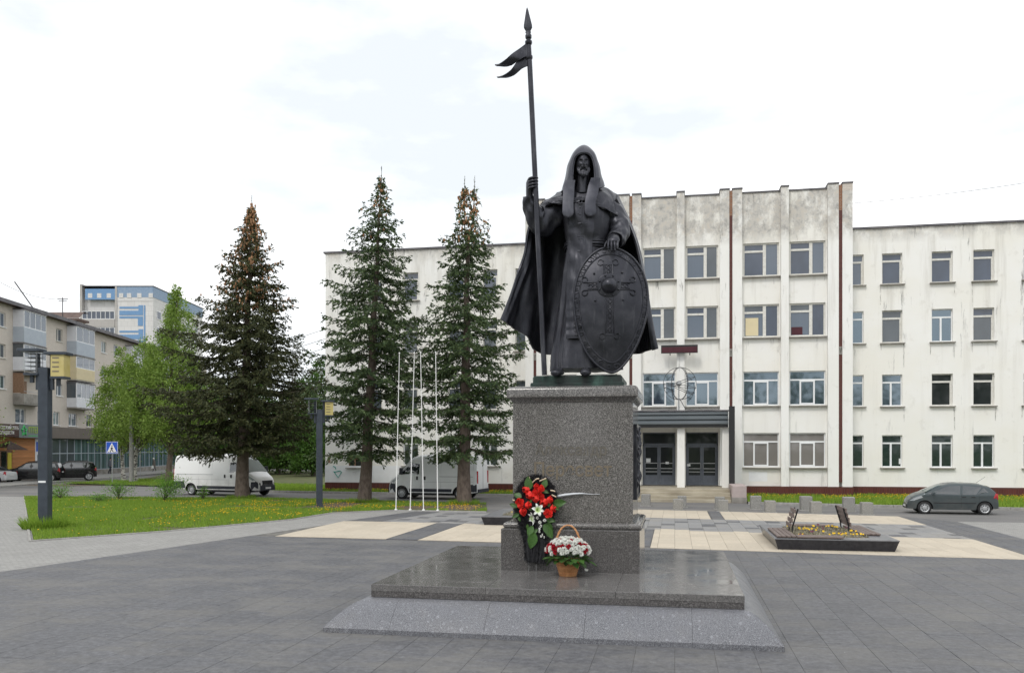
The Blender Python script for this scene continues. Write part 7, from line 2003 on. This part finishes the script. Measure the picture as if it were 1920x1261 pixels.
def planter(label, x0, x1, y0, y1, benches):
    h = .34; o = (x0, y0, 0)
    t = thing('bench_planter', label, 'planter', o, 0, 'black planters with benches')
    W_, D_ = x1 - x0, y1 - y0; ins = .10
    mb = MB(); mb.loft([[(ins, ins, 0), (W_ - ins, ins, 0), (W_ - ins, D_ - ins, 0), (ins, D_ - ins, 0)], [(0, 0, h - .03), (W_, 0, h - .03), (W_, D_, h - .03), (0, D_, h - .03)]], True, True); mb.build('box', M['planter'], t)
    rim = .62
    for a, b, c, d in ((0, W_, 0, rim), (0, W_, D_ - rim, D_), (0, rim, rim + .002, D_ - rim - .002), (W_ - rim, W_, rim + .002, D_ - rim - .002)):
        MB().bbox(a - .01, b + .01, c - .01, d + .01, h - .028, h, .006).build('rim_slab', M['planter_rim'], t)
    so_ = MB(); so_.box(rim, W_ - rim, rim, D_ - rim, h - .06, h - .024); so_.build('soil', M['earth'], t)
    rg = np.random.default_rng(int(x0 * 10) % 97)
    P, D = [], []
    n = 2400
    P = np.c_[rg.uniform(rim + .05, W_ - rim - .05, n), rg.uniform(rim + .05, D_ - rim - .05, n), np.full(n, h - .03)]
    quads_mesh('dry_plants', blades(P, np.c_[rg.normal(0, .8, (n, 2)), rg.uniform(.4, 1.2, n)], rg.uniform(.06, .16, n), .018, rg), 4, M['straw'], t)['kind'] = 'stuff'
    fl = MB(); fl2 = MB()
    for k in range(30):
        cxk, cyk = rg.uniform(rim + .15, W_ - rim - .15), rg.uniform(rim + .15, D_ - rim - .15)
        f = fl if rg.random() < .62 else fl2
        z = h + rg.uniform(.02, .10)
        for j in range(rg.integers(1, 4)):
            px_, py_ = cxk + rg.normal(0, .06), cyk + rg.normal(0, .06); r = rg.uniform(.025, .042)
            a = rg.uniform(0, 6.28); f.add([(px_ + r * math.cos(a + q * 1.2566), py_ - .015 + r * .5 * math.sin(a + q * 1.2566), z + r * .8 * math.sin(a + q * 1.2566)) for q in range(5)], [(0, 1, 2, 3, 4)])
    o1 = fl.build('yellow_pansies', M['pansy_y'], t, recalc=False); o1['kind'] = 'stuff'
    o1 = fl2.build('dark_pansies', M['pansy_d'], t, recalc=False); o1['kind'] = 'stuff'
    for (bx, by, ln, ax_, back, face) in benches:
        # seat of slats along ax_, optional sloping back of slats on two uprights
        seat = bpy.data.objects.new('bench', None); C.objects.link(seat); seat.parent = t; seat.location = (bx, by, h + .003); seat.rotation_euler = (0, 0, 0 if ax_ == 'x' else R(90))
        for i in range(4):
            MB().bbox(0, ln, i * .135, i * .135 + .118, .02, .062, .008).build('seat_slat', M['wood_seat'], seat)
        MB().box(.1, .16, 0, .52, 0, .018).build('bearer', M['black'], seat)
        MB().box(ln - .16, ln - .1, 0, .52, 0, .018).build('bearer', M['black'], seat)
        if back:
            b0, b1 = back
            for i in range(4):
                z = .16 + i * .145; y = .60 + .045 * i if face > 0 else -.06 - .045 * i
                MB().bbox(b0, b1, y, y + .035, z, z + .125, .006).build('back_slat', M['wood_seat'], seat)
            for x in (b0 + .15, b1 - .15):
                y = .64 if face > 0 else -.10
                s2 = 1 if face > 0 else -1
                MB().tube([(x, y, .0), (x, y + s2 * .02, .2), (x, y + s2 * .17, .72)], .025, 6).build('back_upright', M['black'], seat)
    return t
planter('black polished planter with pansies and two slatted bench backs, right of the monument', 2.80, 6.12, 25.25, 29.8,
        [(.60, .10, 2.6, 'y', (1.55, 2.55), -1), (3.10, 1.2, 2.9, 'y', (1.1, 2.7), 1), (.62, .03, 1.25, 'x', None, 1), (.9, 3.78, 1.4, 'x', None, 1)])
planter('black planter with a plain grey rim partly hidden behind the pedestal', -7.15, -4.0, 31.3, 35.6, [(1.2, .05, 1.6, 'x', None, 1)])

# pedestrian crossing sign
sx_, sy_, _ = camloc(210, 69)
t = thing('crossing_sign', 'blue square pedestrian crossing sign on a thin grey post', 'road sign', (sx_, sy_, 0), R(10.8))
MB().tube([(0, .04, 0), (0, .04, 3.45)], .035, 8).build('post', M['galv'], t)
MB().bbox(-.49, .49, -.02, .015, 2.46, 3.44, .01).build('panel', M['sign_blue'], t)
mb = MB()
for a, b, c, d in ((-.47, .47, 2.475, 2.50), (-.47, .47, 3.40, 3.425), (-.47, -.445, 2.5, 3.40), (.445, .47, 2.5, 3.40)): mb.box(a, b, -.026, -.0205, c, d)
mb.build('border', M['sign_white'], t)
mb = MB(); mb.plate([(-.40, 2.56), (.40, 2.56), (0.0, 3.34)], -.028, -.0205); mb.build('triangle', M['sign_white'], t)
mb = MB()
for p, q, r in (((.0, 3.0), (-.01, 2.82), .05), ((-.01, 2.83), (.10, 2.62), .036), ((-.01, 2.83), (-.13, 2.63), .036), ((.0, 2.98), (.11, 2.84), .028), ((.0, 2.98), (-.11, 2.86), .028)):
    mb.tube([(p[0], -.034, p[1]), (q[0], -.034, q[1])], r, 6, True, (1, 1))
mb.v = [(x, -.029 + (y + .034) * .1, z) for x, y, z in mb.v]
mb.ball((.01, -.031, 3.09), (.05, .006, .05), 10, 6)
for x in (-.30, -.16, .14, .26): mb.box(x, x + .07, -.033, -.0285, 2.575, 2.62)
mb.build('walking_figure', M['black'], t)
px_, py_, _ = camloc(246.5, 71.5)
t = thing('utility_pole', 'thick grey concrete pole between the two birch trunks', 'pole', (px_, py_, 0))
MB().tube([(0, 0, 0), (0, 0, 6.4)], [.20, .17], 14).build('shaft', M['pole_conc'], t, smooth=60)
MB().box(-.5, .5, -.05, .05, 5.9, 6.0).build('cross_arm', M['galv'], t)
px_, py_, _ = camloc(263, 86)
t = thing('sign_post', 'thin pole with a grey round sign seen from behind by the shops', 'road sign', (px_, py_, .1), R(10.8))
MB().tube([(0, 0, 0), (0, 0, 3.2)], .04, 8).build('post', M['galv'], t)
MB().lathe([(.001, -.01), (.36, -.01), (.36, .01), (.001, .01)], 24, (0, -.04, 3.0), 'y').build('disc', M['galv'], t)

# overhead wires
def wire(label, a, b, sag, r=.018):
    a, b = Vector(a), Vector(b)
    pts = [tuple(a + (b - a) * s_ - Vector((0, 0, sag * 4 * s_ * (1 - s_)))) for s_ in np.linspace(0, 1, 25)]
    o = MB().tube(pts, r, 5).build('overhead_wire', M['wire'], None); tag(o, label, 'wire', 'overhead wires')
u_ = apt_pt(46, 0.2)
wire('upper overhead wire from the apartment house to the cream building corner', (u_[0], u_[1], 15.6), (-22.6, 53.5, 10.9), .7)
wire('middle overhead wire from the apartment house to the cream building corner', (u_[0], u_[1], 14.9), (-22.6, 53.6, 10.3), .9)
wire('lower overhead wire from the apartment house to the cream building corner', (u_[0], u_[1], 14.2), (-22.6, 53.7, 9.7), 1.0)
wire('single wire across the sky over the right wing', (10.0, 53.5, 17.4), (40, 60, 23.5), .9, .014)
wire('slack wire hung between the roof aerials of the apartment house', (-61.0, 76.5, 18.0), (-59.4, 66.0, 17.9), .5, .02)

# ------------------------------------------------------------------ two people walking by the shops
def person(label, loc, rz, h, coat, legs, skirt, bag):
    t = thing('person', label, 'person', loc, rz, 'people walking past the shops')
    k = h / 1.72
    V = {'pel': (0, 0, .95), 'che': (.02, 0, 1.25), 'nec': (.05, 0, 1.47), 'hd0': (.07, 0, 1.56), 'hd1': (.08, 0, 1.68),
         'shl': (.03, .18, 1.40), 'ell': (-.04, .25, 1.13), 'wrl': (.10, .27, .90), 'hnl': (.13, .27, .82), 'shr': (.03, -.18, 1.40), 'elr': (-.02, -.25, 1.13), 'wrr': (.04, -.26, .88), 'hnr': (.06, -.26, .80),
         'hpl': (0, .10, .90), 'knl': (.14, .10, .50), 'anl': (.06, .10, .09), 'tol': (.24, .10, .05), 'hpr': (0, -.10, .90), 'knr': (-.02, -.10, .49), 'anr': (-.24, -.10, .12), 'tor': (-.08, -.10, .05)}
    Rr = dict(pel=.15, che=.165, nec=.062, hd0=.095, hd1=.098, shl=.075, ell=.052, wrl=.038, hnl=.04, shr=.075, elr=.052, wrr=.038, hnr=.04, hpl=.10, knl=.068, anl=.048, tol=.038, hpr=.10, knr=.068, anr=.048, tor=.038)
    E = [('pel', 'che'), ('che', 'nec'), ('nec', 'hd0'), ('hd0', 'hd1'), ('che', 'shl'), ('shl', 'ell'), ('ell', 'wrl'), ('wrl', 'hnl'), ('che', 'shr'), ('shr', 'elr'), ('elr', 'wrr'), ('wrr', 'hnr'),
         ('pel', 'hpl'), ('hpl', 'knl'), ('knl', 'anl'), ('anl', 'tol'), ('pel', 'hpr'), ('hpr', 'knr'), ('knr', 'anr'), ('anr', 'tor')]
    ks = list(V); me = bpy.data.meshes.new('body')
    me.from_pydata([tuple(c * k for c in V[q]) for q in ks], [(ks.index(a), ks.index(b)) for a, b in E], [])
    o = bpy.data.objects.new('body', me); C.objects.link(o); 
    md = o.modifiers.new('skin', 'SKIN'); o.modifiers.new('smooth', 'SUBSURF').levels = 1
    for i, q in enumerate(ks):
        sv = me.skin_vertices[0].data[i]; sv.radius = (Rr[q] * k, Rr[q] * k * (1.25 if q in ('che', 'pel') else 1)); sv.use_root = (q == 'pel')
    dg = bpy.context.evaluated_depsgraph_get(); m2 = bpy.data.meshes.new_from_object(o.evaluated_get(dg)); bpy.data.objects.remove(o)
    for mm in (coat, legs, M['skin']): m2.materials.append(mm)
    for p in m2.polygons:
        z = p.center.z / k; y = abs(p.center.y) / k
        p.material_index = 2 if (z > 1.46 or (y > .2 and z < .87)) else (0 if z > .90 else 1)
        p.use_smooth = True
    b = bpy.data.objects.new('body', m2); C.objects.link(b); b.parent = t
    mb = MB(); mb.ball((.065 * k, 0, 1.65 * k), (.112 * k, .105 * k, .115 * k), 14, 9); mb.v = [(x - .02 * k if z < 1.62 * k else x, y, z) for x, y, z in mb.v]
    mb.build('hair', M['cloth_dark'] if not skirt else M['white_petal'], t, smooth=60)
    mb = MB(); rings = []
    for z, rx_, ry_ in ((.50 if skirt else .80, .22 if skirt else .17, .25 if skirt else .20), (.9, .18, .215), (1.15, .165, .215), (1.38, .15, .215), (1.46, .09, .11)):
        rings.append([((.02 + rx_ * math.cos(a)) * k, ry_ * math.sin(a) * k, z * k) for a in np.linspace(0, 2 * np.pi, 19)[:-1]])
    mb.loft(rings, True, True); mb.build('coat' if skirt else 'jacket', coat, t, smooth=60)
    if bag:
        ho = thing('shopping_bag', 'white carrier bag held by the person in the long coat', 'bag', loc, rz)
        mb = MB(); mb.loft([[(.13 + a * k, .27 * k + b_ * k, z * k) for a, b_ in ((-.13, -.08), (.13, -.08), (.13, .08), (-.13, .08))] for z in (.38, .45)] + [[(.13 + a * .9 * k, .27 * k + b_ * .8 * k, z * k) for a, b_ in ((-.13, -.08), (.13, -.08), (.13, .08), (-.13, .08))] for z in (.60, .74)], True, True)
        mb.build('body', M['white_petal'], ho, smooth=30)
        MB().tube([(.13, .22 * k, .74 * k), (.13, .27 * k, .83 * k), (.13, .32 * k, .74 * k)], .012, 5).build('handle', M['white_petal'], ho)
x, y, _ = camloc(206, 93)
person('person in a grey top and dark trousers walking past the shop windows', (x, y, .1), R(60), 1.78, M['cloth_grey'], M['cloth_dark'], False, False)
x, y, _ = camloc(289, 104)
person('person in a long grey brown coat and pale hat walking along the pavement', (x, y, .1), R(205), 1.62, M['cloth_brown'], M['cloth_dark'], True, True)

# ------------------------------------------------------------------ wreath leaning on the pedestal
U = 0.00174
wo = (-2.47, 15.13, .69)
wr = thing('wreath', 'funeral wreath of red roses and white lilies on black tulle leaning against the pedestal', 'wreath', wo, 0)
def wp(cx, cy, d=0.0):
    z = (1130 - cy) * U
    return ((cx - 400) * U, -d + .13 * max(0, z - .6), z)
rg = np.random.default_rng(31)
outl = [(380, 140), (290, 165), (215, 270), (185, 400), (190, 500), (225, 600), (270, 720), (300, 850), (310, 1000), (330, 1028), (420, 1030), (500, 1035), (528, 990), (520, 850), (525, 720), (575, 600), (620, 470), (625, 360), (590, 260), (520, 175), (440, 140)]
mb = MB()
core = [wp(400 + (x - 400) * .88, 560 + (y - 560) * .93, -.02) for x, y in outl]
mb.loft([[(x, y + .03, z) for x, y, z in core], core], True, True)
mb.build('backing', M['tulle'], wr)
P, D, Ls, Ws = [], [], [], []
for i in range(len(outl)):
    a, b = np.array(outl[i]), np.array(outl[(i + 1) % len(outl)])
    n = int(np.linalg.norm(b - a) * 5)
    for s_ in rg.uniform(0, 1, n):
        q = a + (b - a) * s_; c_ = np.array((400, min(700, max(420, q[1])))); inn = c_ + (q - c_) * rg.uniform(.62, .98)
        P.append(wp(inn[0], inn[1], rg.uniform(0, .05))); o_ = (q - c_); l_ = np.linalg.norm(o_) + 1e-6
        D.append((o_[0] / l_ + rg.normal(0, .5), rg.uniform(-.5, .1), -o_[1] / l_ + rg.normal(0, .5) + (-.8 if q[1] > 800 else 0))); Ls.append(rg.uniform(.025, .07)); Ws.append(rg.uniform(.006, .014))
for i in range(1600):
    y_ = rg.uniform(600, 1040); hw_ = np.interp(y_, [600, 800, 1040], [165, 115, 118]); x_ = 405 + rg.uniform(-1, 1) * hw_
    P.append(wp(x_, y_ - 40, rg.uniform(0, .045))); D.append((rg.normal(0, .35), rg.uniform(-.5, .1), -1)); Ls.append(rg.uniform(.05, .12)); Ws.append(rg.uniform(.006, .02))
quads_mesh('tulle_fringe', blades(np.array(P), np.array(D), np.array(Ls), np.array(Ws), rg), 4, M['tulle'], wr)['kind'] = 'stuff'
for pts in ([(430, 760), (415, 900), (400, 1030)], [(480, 780), (490, 900), (470, 1040)], [(350, 720), (345, 880), (360, 1020)]):
    g_ = catmull([wp(x, y, .05) for x, y in pts], 14)
    mb = MB(); mb.sheet([[(p[0] - .05, p[1], p[2]), (p[0] - .02, p[1] - .02, p[2]), (p[0] + .02, p[1] + .005, p[2]), (p[0] + .05, p[1] - .01, p[2])] for p in g_], .004); mb.build('ribbon', M['tulle'], wr, smooth=60)
for pts in ([(370, 215), (410, 180), (440, 175)], [(445, 200), (480, 185), (515, 172)], [(335, 158), (342, 172), (345, 190)], [(560, 295), (585, 298), (610, 305)], [(575, 340), (600, 352), (622, 362)], [(165, 395), (178, 402), (190, 398)]):
    g_ = catmull([wp(x, y, .075) for x, y in pts], 8)
    mb = MB(); mb.sheet([[(p[0], p[1], p[2] + .014), (p[0], p[1] - .012, p[2]), (p[0], p[1], p[2] - .014)] for p in g_], .003); mb.build('gold_ribbon', M['gold'], wr, smooth=60)
MB().tube([wp(413, 1000, -.01), wp(413, 1128, -.02)], .004, 5).build('stand_leg', M['galv'], wr)
MB().tube([wp(340, 1000, -.01), wp(335, 1128, -.02)], .004, 5).build('stand_leg', M['galv'], wr)

def rose_mesh():
    mb = MB(); rr = random.Random(3)
    for layer, (n, r0, r1, h0, h1) in enumerate(((2, .004, .012, .030, .056), (3, .010, .024, .016, .055), (4, .016, .040, .004, .050), (5, .024, .056, -.006, .036))):
        for k in range(n):
            a = 2 * math.pi * (k + .5 * (layer % 2)) / n + rr.uniform(-.1, .1); sp = 2.5 / n * 2.3
            g_ = []
            for i in range(5):
                s_ = i / 4; row = []
                for j in range(7):
                    b = a + (j - 3) / 3 * sp * .5 * (1 if i < 3 else .92)
                    r = r0 + (r1 - r0) * s_ ** .8 + (.002 * math.sin(j * 2 + k) if i > 2 else 0) - .0018 * abs(j - 3)
                    row.append((r * math.cos(b), r * math.sin(b), h0 - .012 + (h1 - h0 + .012) * s_ - (.010 * (s_ > .8) if layer > 1 else 0)))
                g_.append(row)
            mb.sheet(g_, .0018)
    return mb
rose = rose_mesh().build('rose', M['rose'], wr, smooth=60)
me_rose = rose.data
spots = [(290, 290, 1), (403, 255, .8), (480, 283, 1), (328, 352, 1.05), (420, 315, .95), (398, 375, 1.0), (455, 362, .9), (487, 425, 1.05), (545, 388, .95), (580, 480, 1), (540, 532, 1.05), (240, 418, 1.0), (315, 450, 1.05), (265, 512, 1.1), (238, 455, .9)]
for i, (x, y, s_) in enumerate(spots):
    o = rose if i == 0 else bpy.data.objects.new('rose', me_rose)
    if i: C.objects.link(o); o.parent = wr
    o.location = wp(x, y, .07 + .02 * (i % 3)); o.scale = (s_ * 1.5,) * 3
    o.rotation_euler = (R(84 + random.uniform(-14, 10)), random.uniform(-.25, .25), random.uniform(0, 6))
def lily_mesh():
    mb = MB()
    for k in range(6):
        a = k * math.pi / 3; w0 = .026 if k % 2 else .021; g_ = []
        for i in range(8):
            s_ = i / 7; w = w0 * math.sin(math.pi * min(1, .12 + s_ * .86)) ** .8; r = .012 + .085 * s_; h = .05 * math.sin(s_ * 2.0) - .02 * s_ ** 2
            g_.append([(r * math.cos(a) - t_ * w * math.sin(a), r * math.sin(a) + t_ * w * math.cos(a), h + .008 * abs(t_)) for t_ in (-1, -.5, 0, .5, 1)])
        mb.sheet(g_, .0018)
    for k in range(5): mb.tube([(0, 0, 0), (.014 * math.cos(k * 1.26), .014 * math.sin(k * 1.26), .06)], .002, 4)
    return mb
lily = lily_mesh().build('lily', M['lily'], wr, smooth=60)
for i, (x, y) in enumerate(((430, 495), (350, 590))):
    o = lily if i == 0 else bpy.data.objects.new('lily', lily.data)
    if i: C.objects.link(o); o.parent = wr
    o.location = wp(x, y, .10); o.scale = (1.25,) * 3; o.rotation_euler = (R(72 if i else 80), .25 - .5 * i, .4 + i)
def pom_mesh(n, m, r, seed):
    rg = np.random.default_rng(seed); P = []; 
    v = rg.normal(0, 1, (n, 3)); v[:, 2] = np.abs(v[:, 2]) * .8 + .05; v /= np.linalg.norm(v, axis=1, keepdims=True)
    B = blades(v * r * .25, v + rg.normal(0, .18, (n, 3)), rg.uniform(.65, .85, n) * r, r * .34, rg)
    return B
bud = quads_mesh('white_rosebud', pom_mesh(70, 0, .032, 2), 4, M['white_petal'], wr)
for i, (x, y) in enumerate(((457, 620), (463, 658), (447, 690), (505, 600), (435, 575), (490, 745), (474, 762), (452, 715), (500, 770))):
    o = bud if i == 0 else bpy.data.objects.new('white_rosebud', bud.data)
    if i: C.objects.link(o); o.parent = wr
    o.location = wp(x, y, .08); o.scale = (1.1 if i < 5 else .75,) * 3; o.rotation_euler = (R(85), random.uniform(-.3, .3), i)
def leaf_mesh(mb_, L_=1.0, w=.36):
    g_ = []
    for i in range(9):
        s_ = i / 8; ww = w * math.sin(math.pi * min(1, s_ * .94 + .04)) ** .85 * (1.12 - .5 * s_)
        g_.append([(s_ * L_, t_ * ww, .16 * s_ * (1 - s_) - .06 * s_ * s_ + .07 * abs(t_)) for t_ in (-1, -.5, 0, .5, 1)])
    mb_.sheet(g_, .012); return mb_
lf = None
for i, (x0, y0, x1, y1, w, mt) in enumerate(((335, 290, 322, 165, 1, 0), (490, 270, 512, 185, 1.1, 0), (260, 370, 185, 335, 1.1, 0), (585, 430, 712, 412, .95, 1), (225, 470, 142, 440, .8, 0), (240, 540, 170, 572, .8, 0), (520, 590, 610, 610, .85, 0),
        (385, 660, 340, 755, 1, 0), (405, 725, 365, 875, .95, 0), (520, 630, 590, 700, 1, 0), (530, 670, 585, 770, 1, 0), (500, 640, 560, 745, .9, 0), (335, 440, 365, 395, .8, 1), (540, 460, 560, 420, .9, 0), (590, 440, 650, 490, .8, 0), (470, 300, 540, 320, .8, 0), (230, 560, 250, 610, .8, 0), (330, 640, 325, 690, .8, 0), (430, 690, 395, 740, .7, 0), (330, 480, 365, 500, .8, 1))):
    a, b = Vector(wp(x0, y0, .045 + .02 * (i % 3))), Vector(wp(x1, y1, .07 if i not in (3,) else .05))
    if lf is None:
        lf = leaf_mesh(MB()).build('leaf', M['wreath_leaf'], wr, smooth=60); o = lf
    else:
        o = bpy.data.objects.new('leaf', lf.data); C.objects.link(o); o.parent = wr
    d = b - a; ln = d.length * 1.12
    X_ = d.normalized(); Zn = Vector((random.uniform(-.35, .35), -1, random.uniform(-.1, .5))); Y_ = Zn.cross(X_).normalized(); Zn = X_.cross(Y_)
    o.matrix_local = Matrix.Translation(a) @ Matrix((X_, Y_, Zn)).transposed().to_4x4() @ Matrix.Diagonal((ln, ln * w, ln, 1))
# strip of clear wrapping stuck to the die
fo = (-2.1, 15.35, 1.97)
fm = thing('wrap_strip', 'narrow strip of clear wrapping film stuck to the pedestal beside the wreath', 'film', fo)
pts = [(610, 365, .03), (700, 348, .03), (800, 335, .022), (880, 330, .016), (900, 332, .010), (980, 336, .006), (1060, 333, .005)]
g_ = []
for x, y, w in pts:
    px = -2.47 + (x - 400) * U; pz = .69 + (1130 - y) * U
    g_.append([(px - fo[0], 15.384 - fo[1] - (.02 if w > .015 else 0), pz - fo[2] + w), (px - fo[0], 15.375 - fo[1] - (.03 if w > .015 else 0), pz - fo[2]), (px - fo[0], 15.384 - fo[1], pz - fo[2] - w * .8)])
mb = MB(); mb.sheet(g_, .001); mb.build('film', M['film'], fm, smooth=60)

# ------------------------------------------------------------------ flower basket
bo2 = (-1.82, 14.72, .691)
bk = thing('flower_basket', 'wicker basket with a tall hoop handle full of white chrysanthemums and red carnations', 'flower basket', bo2)
mb = MB(); r0, r1, hb = .135, .215, .275
for k in range(24):
    a = 2 * math.pi * k / 24
    mb.tube([(r0 * math.cos(a), r0 * math.sin(a), .0), ((r0 + r1) / 2 * math.cos(a), (r0 + r1) / 2 * math.sin(a), hb / 2), (r1 * math.cos(a), r1 * math.sin(a), hb)], .0065, 5)
mb.build('stakes', M['wicker'], bk, smooth=60)['kind'] = 'stuff'
mb = MB()
for i in range(19):
    z = .008 + i * (hb - .016) / 18; r = r0 + (r1 - r0) * z / hb
    mb.tube([((r + .008 * (1 if (k + i) % 2 else -1)) * math.cos(2 * math.pi * k / 24 + .13), (r + .008 * (1 if (k + i) % 2 else -1)) * math.sin(2 * math.pi * k / 24 + .13), z) for k in range(25)], .0085, 5, False)
mb.build('weave', M['wicker'], bk, smooth=60)['kind'] = 'stuff'
mb = MB()
for q in (0, 2.1, 4.2): mb.tube([((r1 + .012 * math.cos(9 * a + q)) * math.cos(a), (r1 + .012 * math.cos(9 * a + q)) * math.sin(a), hb + .012 * math.sin(9 * a + q)) for a in np.linspace(0, 2 * np.pi, 73)], .009, 5, False)
mb.build('rim', M['wicker'], bk, smooth=60)
mb = MB(); mb.lathe([(.001, .004), (r0, .004), (r0 - .004, .02), (r1 - .02, hb - .02), (.001, hb - .02)], 20); mb.build('liner', M['tulle'], bk)
mb = MB()
for q in (0, 3.14):
    mb.tube([(-.225 * math.cos(t_) + .01 * math.cos(12 * t_ + q), .02 + .01 * math.sin(12 * t_ + q), hb + .03 + .57 * math.sin(t_) ** .75) for t_ in np.linspace(0.02, math.pi - .02, 48)], .012, 6)
mb.build('handle', M['wicker'], bk, smooth=60)
def setk(name, src, loc, s_, rot):
    o = bpy.data.objects.new(name, src.data); C.objects.link(o); o.parent = bk; o.location = loc; o.scale = (s_,) * 3; o.rotation_euler = rot
    return o
mum = quads_mesh('chrysanthemum', pom_mesh(110, 0, .052, 5), 4, M['white_petal'], bk)
car = quads_mesh('carnation', pom_mesh(90, 0, .046, 6), 4, M['carnation'], bk)
first = {'m': True, 'c': True}
gold = math.pi * (3 - 5 ** .5)
nfl = 110
for k in range(nfl):
    f = (k + .5) / nfl; ph = math.acos(1 - f * .96); a = k * gold
    d = Vector((math.sin(ph) * math.cos(a), math.sin(ph) * math.sin(a), math.cos(ph)))
    loc = Vector((d.x * .37, d.y * .31, .40 + d.z * .245 + random.uniform(-.012, .012)))
    red = random.random() < (.24 if f < .45 else .48)
    src = car if red else mum; key = 'c' if red else 'm'
    rot = d.to_track_quat('Z', 'Y').to_euler()
    if first[key]: o = src; first[key] = False; o.location = loc; o.rotation_euler = rot
    else: setk(src.name.split('.')[0], src, loc, random.uniform(.85, 1.15), rot)
bl = None
for k in range(38):
    a = k * gold; r = random.uniform(.18, .34)
    p0 = Vector((r * .6 * math.cos(a), r * .6 * math.sin(a), .33)); d = Vector((math.cos(a), math.sin(a), random.uniform(-.7, .1))).normalized()
    if bl is None: bl = leaf_mesh(MB(), 1, .42).build('leaf', M['wreath_leaf'], bk, smooth=60); o = bl
    else: o = setk('leaf', bl, (0, 0, 0), 1, (0, 0, 0))
    ln = random.uniform(.12, .22); Y_ = Vector((0, 0, 1)).cross(d).normalized(); Z_ = d.cross(Y_)
    o.matrix_local = Matrix.Translation(p0 + d * random.uniform(.06, .14)) @ Matrix((d, Y_, Z_)).transposed().to_4x4() @ Matrix.Diagonal((ln, ln, ln, 1))
    if k % 5 == 0 and k: o.data = bl.data
rg = np.random.default_rng(9); n = 260
v = rg.normal(0, 1, (n, 3)); v[:, 2] = np.abs(v[:, 2]) * .5; v /= np.linalg.norm(v, axis=1, keepdims=True)
quads_mesh('greenery', blades(np.array((0, 0, .30)) + v * rg.uniform(.1, .28, (n, 1)), v + rg.normal(0, .5, (n, 3)) + np.array((0, 0, -.2)), rg.uniform(.05, .11, n), .025, rg), 4, M['wreath_leaf'], bk)['kind'] = 'stuff'
MB().tube([(.25, -.06, .34), (.33, -.12, .24), (.335, -.13, .16)], .004, 5).build('stem', M['wreath_leaf'], bk)
setk('chrysanthemum', mum, (.335, -.13, .14), .7, (R(150), .3, 0))
